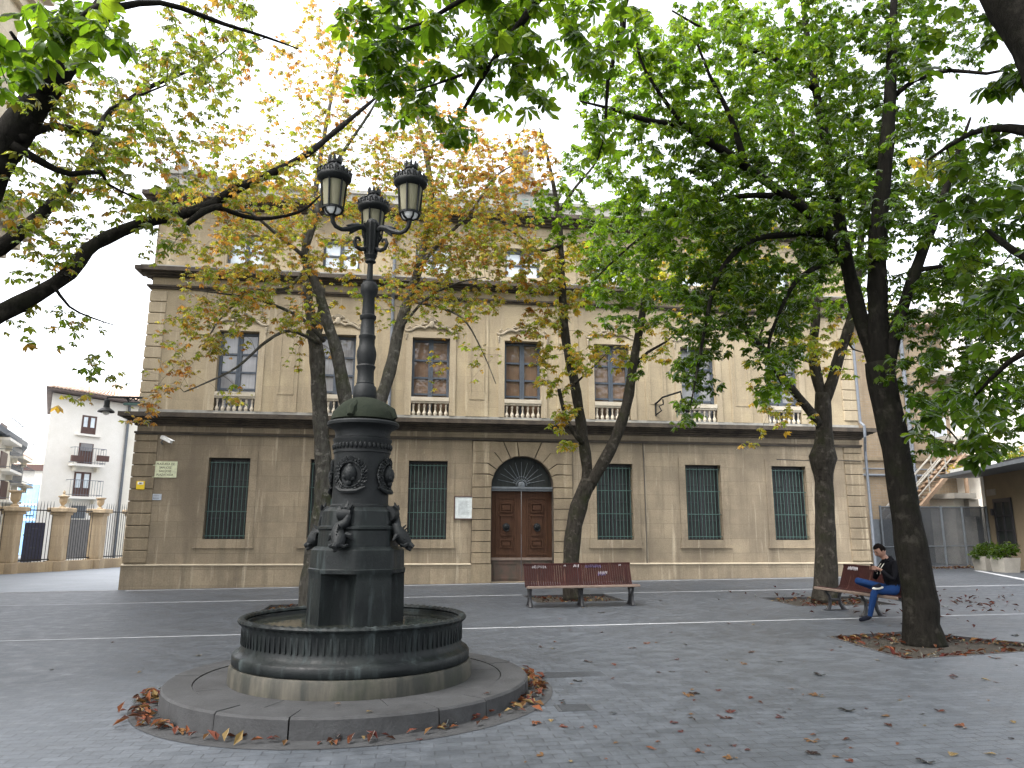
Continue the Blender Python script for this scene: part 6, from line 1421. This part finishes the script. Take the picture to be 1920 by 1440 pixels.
# white house
Aw = P(98, 745, 46.0); Fw = Face((Aw.x, Aw.y), 38.8)
wh = thing('white_house', 'tall white rendered house with brown French windows and tiled roof behind the gate railings', 'building', (Aw.x, Aw.y, 0))
ue, ze = Fw.at(236, 757); u_, ztop = Fw.at(98, 752)
ztop = max(ztop, ze)
away = Vector((Aw.x, Aw.y, 0)).normalized()
mb = MB(); q = [Fw.a, Fw.a+Fw.d*(ue+5), Fw.a+Fw.d*(ue+5)+away*10, Fw.a+away*10]
mb.quad_strip([[(p.x, p.y, -0.5) for p in q], [(p.x, p.y, ztop) for p in q]]); mb.build('wall', M['house_white'], wh)
mb = MB(); e = 0.75; q = [Fw.a-Fw.d*e+Fw.n*e, Fw.a+Fw.d*(ue+5)+Fw.n*e, Fw.a+Fw.d*(ue+5)+away*10.5, Fw.a-Fw.d*0.2+away*10.5]
mb.quad_strip([[(p.x, p.y, ztop+0.05) for p in q], [(p.x, p.y, ztop+0.20) for p in q]]); mb.build('eaves', plain('grey brown eaves', (0.13, 0.10, 0.09), 0.8), wh)
mb = MB(); c0 = Fw.a+Fw.d*4+away*5; c1 = Fw.a+Fw.d*(ue+5)+away*5; zr = ztop+2.0; q2 = [p + Fw.n*0.05 for p in q]
mb.v = [(p.x, p.y, ztop+0.20) for p in q2]+[(c0.x, c0.y, zr), (c1.x, c1.y, zr)]; mb.f = [(0, 1, 5, 4), (0, 4, 3), (3, 4, 5, 2)]
rf = mb.build('roof', M['tile'], wh)
mb = MB(); d_ = Fw.d
n = 46
for k in range(n):
    t = k/(n-1); p0 = Vector(mb.v[0]) if False else (q2[0].lerp(q2[1], t)); p1 = c0.lerp(c1, max(0, (t*(ue+5.75)-4.7)/(ue+1)) if t*(ue+5.75) > 4.7 else 0)
    s_ = min(1, t*(ue+5.75)/4.7); pe = p0.lerp(p1, s_); mb.tube([(p0.x, p0.y, ztop+0.22), (pe.x, pe.y, ztop+0.22+(zr-ztop-0.2)*s_)], 0.07, 5)
mb.build('tile_ridges', M['tile'], rf)
mb = MB(); Fw.box(mb, Fw.at(228, 900)[0], ue+5, -0.5, ztop-0.06, 0.0, 0.04); mb.build('side_wall', M['house_cream'], wh)
ud = Fw.at(231, 860)[0]; mb = MB(); p = Fw.a+Fw.d*ud+Fw.n*0.12; mb.tube([(p.x, p.y, -0.3), (p.x, p.y, ztop-0.1)], 0.09, 6); mb.build('downpipe', M['steel'], wh, True)
r = px_rect(Fw, 155, 778, 178, 816); french_window(Fw, wh, r, M['pane_light'], M['brown_wood'], 0.38); mb = MB(); Fw.box(mb, r[0]-0.3, r[1]+0.3, r[2]-0.12, r[2], 0, 0.2); mb.build('sill', M['house_white'], wh)
r = px_rect(Fw, 149, 830, 171, 872); french_window(Fw, wh, r, M['brown_wood'], M['brown_wood'], 0.62); balcony(Fw, wh, Fw.at(128, 872)[0], Fw.at(188, 872)[0], r[2])
mb = MB(); Fw.box(mb, r[0]+0.08, r[1]-0.08, r[3]-(r[3]-r[2])*0.36, r[3]-0.02, 0.03, 0.06); mb.build('roller_blind', M['pane_curtain'], wh)
r = px_rect(Fw, 140, 884, 166, 932); french_window(Fw, wh, r, M['pane_light'], M['brown_wood'], 0.36); balcony(Fw, wh, Fw.at(120, 932)[0], Fw.at(182, 932)[0], r[2])
r = px_rect(Fw, 134, 948, 158, 972); mb = MB(); Fw.box(mb, *r, 0, 0.05); mb.build('shop_sign_board', M['steel'], wh)
r = px_rect(Fw, 130, 974, 172, 1070); mb = MB(); Fw.box(mb, r[0], r[1], 0, r[3], 0, 0.03); mb.build('shop_front', M['patch'], wh)
# two flower boxes on the balcony
for px in (135, 183):
    u, z = Fw.at(px, 866); mb = MB(); Fw.box(mb, u-0.35, u+0.35, z, z+0.35, 0.45, 0.62); o = mb.build('flower_box', M['brown_wood'], None); tag(o, 'brown flower box on the %s end of the white house balcony' % ('left' if px < 150 else 'right'), 'flower box', 'flower boxes on the white house')
# cream house at the far left
Al = P(30, 836, 47.0); Fl = Face((Al.x, Al.y), -17.9)
lh = thing('cream_house', 'cream balconied house with purple grey eaves at the far left edge', 'building', (Al.x, Al.y, 0))
zl = Fl.at(30, 800)[1]
mb = MB(); q = [Fl.a, Fl.a-Fl.d*26, Fl.a-Fl.d*26-Fl.n*9, Fl.a+away*9-Fl.n*1.0]
zl = Fl.at(29, 836)[1]
mb.quad_strip([[(p.x, p.y, -0.5) for p in q], [(p.x, p.y, zl) for p in q]]); mb.build('wall', M['house_cream'], lh)
mb = MB(); q = [Fl.a+Fl.d*0.6+Fl.n*0.5, Fl.a-Fl.d*26+Fl.n*0.5, Fl.a-Fl.d*26-Fl.n*9, Fl.a+away*9.5]
mb.quad_strip([[(p.x, p.y, zl-0.02) for p in q], [(p.x, p.y, zl+0.28) for p in q]]); mb.build('eaves', M['frame_blue'], lh)
for row, (y0, y1) in enumerate(((822, 858), (870, 908))):
    for (x0, x1) in ((22, 29), (34, 39)):
        r = px_rect(Fl, x0, y0, x1, y1); mb = MB(); Fl.box(mb, r[0], r[1], r[2], r[3], 0, 0.04); mb.build('window', M['frame_blue'], lh)
    balcony(Fl, lh, Fl.at(20, y1)[0], Fl.at(42, y1)[0], px_rect(Fl, 22, y0, 29, y1)[2], 0.6, 1.0, 10)
for (y0, y1) in ((792, 830), (845, 885), (900, 940)):
    r = px_rect(Fl, 2, y0, 9, y1); mb = MB(); Fl.box(mb, r[0], r[1], r[2], r[3], 0, 0.04); mb.build('window', M['brown_wood'], lh); balcony(Fl, lh, r[0]-1.2, r[1]+0.8, r[2], 0.7, 1.0, 10)
# low far house with blue glazing
a, b = P(38, 872, 62), P(74, 872, 62)
fh = thing('blue_glazed_house', 'low house with grey hipped roof and blue glazed front between the cream and white houses', 'building', (a.x, 62, 0))
z = P(56, 872, 62).z; mb = MB(); mb.box(a.x-3, b.x+2.5, 62, 70, -0.5, z); mb.build('wall', M['house_white'], fh)
mb = MB(); mb.v = [(a.x-3.2, 61.6, z), (b.x+0.6, 61.6, z), (b.x+0.6, 70, z), (a.x-3.2, 70, z), (a.x-1.0, 64.5, P(45, 845, 64.5).z), (a.x-2, 67, P(45, 845, 64.5).z)]; mb.f = [(0, 1, 4), (1, 2, 5, 4), (0, 4, 5, 3)]; mb.build('roof', M['tile'], fh)
mb = MB(); mb.box(a.x-3.2, b.x+0.6, 61.55, 61.9, z-0.45, z+0.02); mb.build('eaves', M['brown_wood'], fh)
a2, b2 = P(35, 905, 61.9), P(62, 1000, 61.9); mb = MB(); mb.box(a2.x, b2.x, 61.9, 61.98, -0.3, a2.z-0.1); mb.build('glazed_front', M['pane_blue'], fh)
for zz in (0.55, 0.25):
    mb = MB(); mb.box(a2.x, b2.x, 61.86, 61.9, b2.z+(a2.z-b2.z)*zz, b2.z+(a2.z-b2.z)*zz+0.15); mb.build('glazing_bar', M['white_paint'], fh)
# tall stone building close at the left edge: only its cornices show
tip = P(78, 486, 20.0); tw = thing('stone_tower_block', 'tall cream stone building with deep cornices at the top left edge', 'building', (tip.x-1.4, 20, 0))
zu = P(78, 30, 20.0).z
mb = MB(); mb.box(tip.x-12, tip.x-0.95, 6.0, 19.2, -0.3, zu+3); mb.build('wall', M['tower_stone'], tw)
for z in (tip.z, zu):
    mb = MB()
    for k, pz in enumerate((0.25, 0.5, 0.8, 1.05, 1.35)): mb.box(tip.x-12, tip.x-0.95+pz*0.7, 5.5, 19.2+pz*0.6, z-0.5+0.30*k, z-0.5+0.30*(k+1)-0.002)
    mb.build('cornice', M['tower_stone'], tw)
for y in (9, 12, 15, 18):
    mb = MB(); mb.box(tip.x-1.4, tip.x-1.32, y-0.6, y+0.6, tip.z+1.2, tip.z+3.2); mb.build('window', M['pane_dark'], tw)
# gate piers, urns and railings
g1, g2, g3 = G(12, 1076), G(103, 1071), G(175, 1066)
piers = [(g1.x, g1.y), (g2.x, g2.y), (g3.x, g3.y)]
dx, dy = (g3.x-g1.x)/2, (g3.y-g1.y)/2
piers = [(g1.x-0.03+dx*k*1.0, g1.y+dy*k*1.0) for k in range(4)]
piers[1] = (g2.x, g2.y); piers[2] = (g3.x, g3.y)
piers.insert(0, (piers[0][0]-dx*1.1, piers[0][1]-dy*1.1))
gh_ = P(103, 952, g2.y).z - gz(g2.x)
LAB = ['sandstone gate pier hidden at the left frame edge', 'broad sandstone gate pier with a big flat-topped urn, leftmost in view', 'sandstone gate pier with a lidded urn, second from the left', 'sandstone gate pier with an open urn, third from the left', 'sandstone gate pier with urn half hidden by the building corner']
for k, (x, y) in enumerate(piers):
    if k == 0: continue
    z = gz(x); pr = thing('gate_pier', LAB[k], 'gate pier', (x, y, z), 'gate piers along the side street')
    w = 0.28; mb = MB()
    mb.bbox(x-w-0.10, x+w+0.10, y-w-0.10, y+w+0.10, z-0.05, z+0.45, 0.02); mb.bbox(x-w, x+w, y-w, y+w, z+0.45, z+gh_-0.2, 0.03); mb.bbox(x-w-0.06, x+w+0.06, y-w-0.06, y+w+0.06, z+gh_-0.32, z+gh_-0.2, 0.02); mb.bbox(x-w-0.16, x+w+0.16, y-w-0.16, y+w+0.16, z+gh_-0.2, z+gh_, 0.03)
    mb.build('pier', M['gate_stone'], pr)
    zz = z+gh_; sc = 0.62 if k > 1 else 0.8
    prof = [(0.20, 0), (0.20, 0.08), (0.10, 0.14), (0.10, 0.20), (0.22, 0.34), (0.26, 0.55), (0.25, 0.70), (0.36, 0.78), (0.36, 0.84), (0.2, 0.86)]
    if k == 2: prof += [(0.10, 0.92), (0.06, 1.0), (0.10, 1.08), (0.06, 1.18), (0.02, 1.25)]
    mb = MB(); mb.lathe([(r_*sc, h_*sc) for r_, h_ in prof], x, y, zz, 20); mb.build('urn', M['gate_stone'], pr, True)
for k in range(4):
    (x0, y0), (x1, y1) = piers[k], piers[k+1]; d = Vector((x1-x0, y1-y0, 0)); L = d.length; d.normalize(); z = gz((x0+x1)/2)
    rl = thing('iron_railing', ['spiked iron railing left of the broad gate pier', 'spiked iron railing between the broad pier and the lidded urn pier', 'spiked iron railing between the lidded urn pier and the open urn pier', 'spiked iron railing between the open urn pier and the building corner'][k], 'railing', ((x0+x1)/2, (y0+y1)/2, z), 'railings along the side street')
    a_ = Vector((x0, y0, 0))+d*0.4; b_ = Vector((x1, y1, 0))-d*0.4; n_ = Vector((d.y, -d.x, 0))
    def rbox(mb, u0, u1, z0, z1, w):
        q = [a_+d*u0-n_*w, a_+d*u1-n_*w, a_+d*u1+n_*w, a_+d*u0+n_*w]; mb.quad_strip([[(p.x, p.y, z0) for p in q], [(p.x, p.y, z1) for p in q]])
    LL = (b_-a_).length; mb = MB(); rbox(mb, -0.1, LL+0.1, z-0.05, z+0.42, 0.25); mb.build('dwarf_wall', M['gate_stone'], rl)
    mb = MB(); nb = max(6, int(LL/0.13))
    for zz in (z+0.50, z+gh_-0.15): rbox(mb, -0.05, LL+0.05, zz, zz+0.05, 0.025)
    for j in range(nb+1):
        u = LL*j/nb; p = a_+d*u; mb.tube([(p.x, p.y, z+0.42), (p.x, p.y, z+gh_+0.10), (p.x, p.y, z+gh_+0.28)], [0.014, 0.014, 0.003], 4)
    mb.build('bars', M['black_iron'], rl)
    if k == 1:
        mb = MB(); rbox(mb, 0.2, LL-0.2, z+0.45, z+gh_-0.65, 0.012); mb.xf(Matrix.Translation((-n_*0.12) if n_.dot(-a_) > 0 else n_*0.12)); o = mb.build('banner', plain('dark blue banner', (0.055, 0.06, 0.10), 0.8), None)
        tag(o, 'dark blue banner with pale lines fixed behind the gate railing', 'banner')
        mb = MB()
        for q_ in range(6): rbox(mb, 0.5, LL-0.5-0.3*(q_ % 3), z+1.0+0.27*q_, z+1.05+0.27*q_, 0.014)
        mb.xf(Matrix.Translation((-n_*0.12) if n_.dot(-a_) > 0 else n_*0.12)); mb.build('banner_lines', M['frame_blue'], o)

# ------------------------------------------------------------------ fallen leaves
DCOL = [(0.080, 0.026, 0.017), (0.110, 0.040, 0.019), (0.058, 0.017, 0.015), (0.105, 0.055, 0.024), (0.042, 0.018, 0.013), (0.150, 0.105, 0.048), (0.020, 0.013, 0.012)]
def dry_leaf_mesh(kind):
    """curled leaflets lying on the ground"""
    V, Fc, E_ = leaflet(True); vs, fs = [], []; base = 0; n = [1, 1, 3, 5, 2][kind % 5]
    for k in range(n):
        a = (k-(n-1)/2)*0.75 + rng.uniform(-.25, .25); sc = 0.15*rng.uniform(0.7, 1.1); q = V*np.array([1.0, 1.0, 1.6])*sc
        curl = 0.35+0.5*rng.random(); z = 0.006 + curl*sc*0.6*np.abs(q[:, 0]/(0.185*sc))**1.5*0.22 + 0.04*curl*(q[:, 1]/sc)**2*rng.random()
        X = q[:, 0]*math.cos(a)+q[:, 1]*math.sin(a); Y = -q[:, 0]*math.sin(a)+q[:, 1]*math.cos(a)
        vs += [tuple(p) for p in np.stack([X, Y, z], 1)]; fs += [tuple(int(i)+base for i in f) for f in Fc]; base += len(V)
    me = bpy.data.meshes.new('fallen_leaf'); me.from_pydata(vs, [], fs); col = DCOL[kind % len(DCOL)]
    ca = me.color_attributes.new('leaf_colour', 'FLOAT_COLOR', 'POINT')
    for d in ca.data:
        f = rng.uniform(0.8, 1.2); d.color = (col[0]*f, col[1]*f, col[2]*f, 1)
    me.materials.append(M['dry_leaf']); return me
DM = [dry_leaf_mesh(k) for k in range(21)]
placed = 0
def in_pit(x, y):
    for q in PITS:
        s_ = [(q[(i+1) % 4][0]-q[i][0])*(y-q[i][1])-(q[(i+1) % 4][1]-q[i][1])*(x-q[i][0]) for i in range(4)]
        if all(v > 0 for v in s_) or all(v < 0 for v in s_): return True
    return False
while placed < 140:
    if rng.random() < 0.6: px, py = rng.uniform(1000, 1910), rng.uniform(1110, 1436)
    else: px, py = rng.uniform(5, 1915), 1112 + 326*rng.random()
    if px < 1000 and rng.random() < 0.45: continue
    g_ = G(px, py)
    if math.hypot(g_.x-XC, g_.y-YC) < 2.0 or in_pit(g_.x, g_.y) or g_.y > 22: continue
    o = bpy.data.objects.new('fallen_leaf', DM[rng.randrange(len(DM))]); C.objects.link(o); o.location = (g_.x, g_.y, gz(g_.x)); s_ = rng.uniform(0.26, 0.62)
    o.scale = (s_, s_, s_); o.rotation_euler = (0, 0, rng.uniform(0, 6.28)); tag(o, 'dry curled chestnut leaf lying loose on the grey paving', 'fallen leaf', 'fallen leaves scattered on the paving'); placed += 1
for (px, py) in ((935, 1330), (700, 1335), (905, 1300), (1005, 1310), (625, 1322), (560, 1300)):
    g_ = G(px, py, 0.165)
    if 1.2 < math.hypot(g_.x-XC, g_.y-YC) < 1.72:
        o = bpy.data.objects.new('fallen_leaf', DM[rng.randrange(len(DM))]); C.objects.link(o); o.location = (g_.x, g_.y, Z0+0.172); o.rotation_euler = (0, 0, rng.uniform(0, 6)); o.scale = (.42, .42, .42)
        tag(o, 'dry leaf lying on the stone step of the fountain', 'fallen leaf', 'fallen leaves on the fountain step')
def litter(name, pts, z_extra=0.0, cols=DCOL, size=0.12):
    V, Fc, E_ = leaflet(False); n = len(pts); pts = np.array([(p[0], p[1], gz(p[0])+z_extra) for p in pts])
    sz = size*nrng.uniform(0.6, 1.3, n); q = V*np.array([1, 1, 3.0]); Rm = rand_rot(n, 0.35); W = np.einsum('nij,vj->nvi', Rm, q)*sz[:, None, None]
    W[:, :, 2] -= W[:, :, 2].min(axis=1)[:, None]; W[:, :, 2] += nrng.uniform(0.003, 0.03, n)[:, None]; W += pts[:, None, :]
    c = np.array(cols)[nrng.integers(0, len(cols)-1, n)]*nrng.uniform(.7, 1.25, (n, 1)); cc = np.repeat(c[:, None, :], len(V), 1)
    F = (Fc[None]+(np.arange(n)*len(V))[:, None, None]).reshape(-1, 3)
    me = bpy.data.meshes.new(name); me.from_pydata([tuple(v) for v in W.reshape(-1, 3)], [], [tuple(int(i) for i in f) for f in F])
    ca = me.color_attributes.new('leaf_colour', 'FLOAT_COLOR', 'POINT'); ca.data.foreach_set('color', np.concatenate([cc.reshape(-1, 3), np.ones((n*len(V), 1))], 1).ravel().astype(np.float32))
    me.materials.append(M['dry_leaf']); o = bpy.data.objects.new(name, me); C.objects.link(o); o['kind'] = 'stuff'; o['label'] = 'drift of dry red and orange chestnut leaves'; return o
pts = []
for _ in range(420):
    a_ = rng.uniform(R(165), R(395)); dens = 0.35
    if R(165) < a_ < R(225): dens = 1.0
    if a_ > R(330): dens = 0.9
    if a_ > R(385): dens = 1.0
    if rng.random() > dens: continue
    r_ = 1.835+abs(rng.gauss(0, 0.05)) + (0.14*rng.random() if (a_ < R(215) or a_ > R(370)) else 0)
    pts.append((XC+r_*math.cos(a_), YC+r_*math.sin(a_)))
litter('leaf_litter', pts, 0.0, DCOL, 0.11)
q = PITS[0]; pts = []
for _ in range(300):
    e = rng.randrange(4); t = rng.random(); a_, b_ = q[e], q[(e+1) % 4]; d = abs(rng.gauss(0, 0.16))
    x, y = a_[0]+(b_[0]-a_[0])*t, a_[1]+(b_[1]-a_[1])*t; cx, cy = 7.2, 9.9
    L = math.hypot(cx-x, cy-y); x += (cx-x)/L*d; y += (cy-y)/L*d
    if in_pit(x, y): pts.append((x, y))
for _ in range(70):
    x, y = rng.uniform(6.1, 8.6), rng.uniform(8.9, 10.9)
    if in_pit(x, y): pts.append((x, y))
litter('leaf_litter', pts, -0.045, DCOL, 0.11)
for q in PITS[1:]:
    cx = sum(p[0] for p in q)/4; cy = sum(p[1] for p in q)/4
    litter('leaf_litter', [(cx+rng.uniform(-.85, .85), cy+rng.uniform(-.8, .8)) for _ in range(110)], -0.045, DCOL, 0.11)
litter('leaf_litter', [(rng.uniform(fa[0]+1, fb[0]), 26.8-abs(rng.gauss(0, .35))) for _ in range(260)], 0.0, DCOL, 0.13)
litter('leaf_litter', [(rng.gauss(10.6, 1.3), rng.gauss(15.2, 1.6)) for _ in range(240)], 0.0, [DCOL[0], DCOL[2], DCOL[2], DCOL[4], DCOL[0]], 0.12)
# shallow gutter of worn stone round the fountain step
mb = MB(); n = 72
mb.quad_strip([[(XC+r_*math.cos(2*math.pi*k/n), YC+r_*math.sin(2*math.pi*k/n), gz(XC+r_*math.cos(2*math.pi*k/n))+0.004) for k in range(n)] for r_ in (1.75, 2.04)], True, False)
o = mb.build('fountain_gutter', M['kerb_stone'], None); struct(o)

# ------------------------------------------------------------------ light
SUN_EL, SUN_AZ = R(56), R(-115)       # azimuth from +Y towards +X
w = bpy.data.worlds.new('World'); scene.world = w; w.use_nodes = True
nt = w.node_tree; bg = nt.nodes['Background']
sky = nt.nodes.new('ShaderNodeTexSky'); sky.sky_type = 'NISHITA'; sky.sun_disc = False
sky.sun_elevation = SUN_EL; sky.sun_rotation = SUN_AZ; sky.air_density = 1.0; sky.dust_density = 4.0; sky.ozone_density = 1.0
hs = nt.nodes.new('ShaderNodeHueSaturation'); hs.inputs['Saturation'].default_value = 0.22
nt.links.new(sky.outputs[0], hs.inputs['Color']); nt.links.new(hs.outputs[0], bg.inputs['Color'])
bg.inputs['Strength'].default_value = 0.15
sd = bpy.data.lights.new('sun', 'SUN'); sd.energy = 0.7; sd.angle = R(50); sd.color = (1.0, 0.96, 0.90)
so = bpy.data.objects.new('sun', sd); C.objects.link(so)
dirv = Vector((math.sin(SUN_AZ)*math.cos(SUN_EL), math.cos(SUN_AZ)*math.cos(SUN_EL), math.sin(SUN_EL)))
so.rotation_euler = dirv.to_track_quat('Z', 'Y').to_euler()
scene.view_settings.view_transform = 'Standard'; scene.view_settings.look = 'None'; scene.view_settings.gamma = 1.0; scene.view_settings.use_curve_mapping = False
scene.view_settings.exposure = 2.4
scene.render.engine = 'CYCLES'
scene.cycles.use_denoising = True
scene.cycles.max_bounces = 8; scene.cycles.transparent_max_bounces = 12; scene.cycles.diffuse_bounces = 4
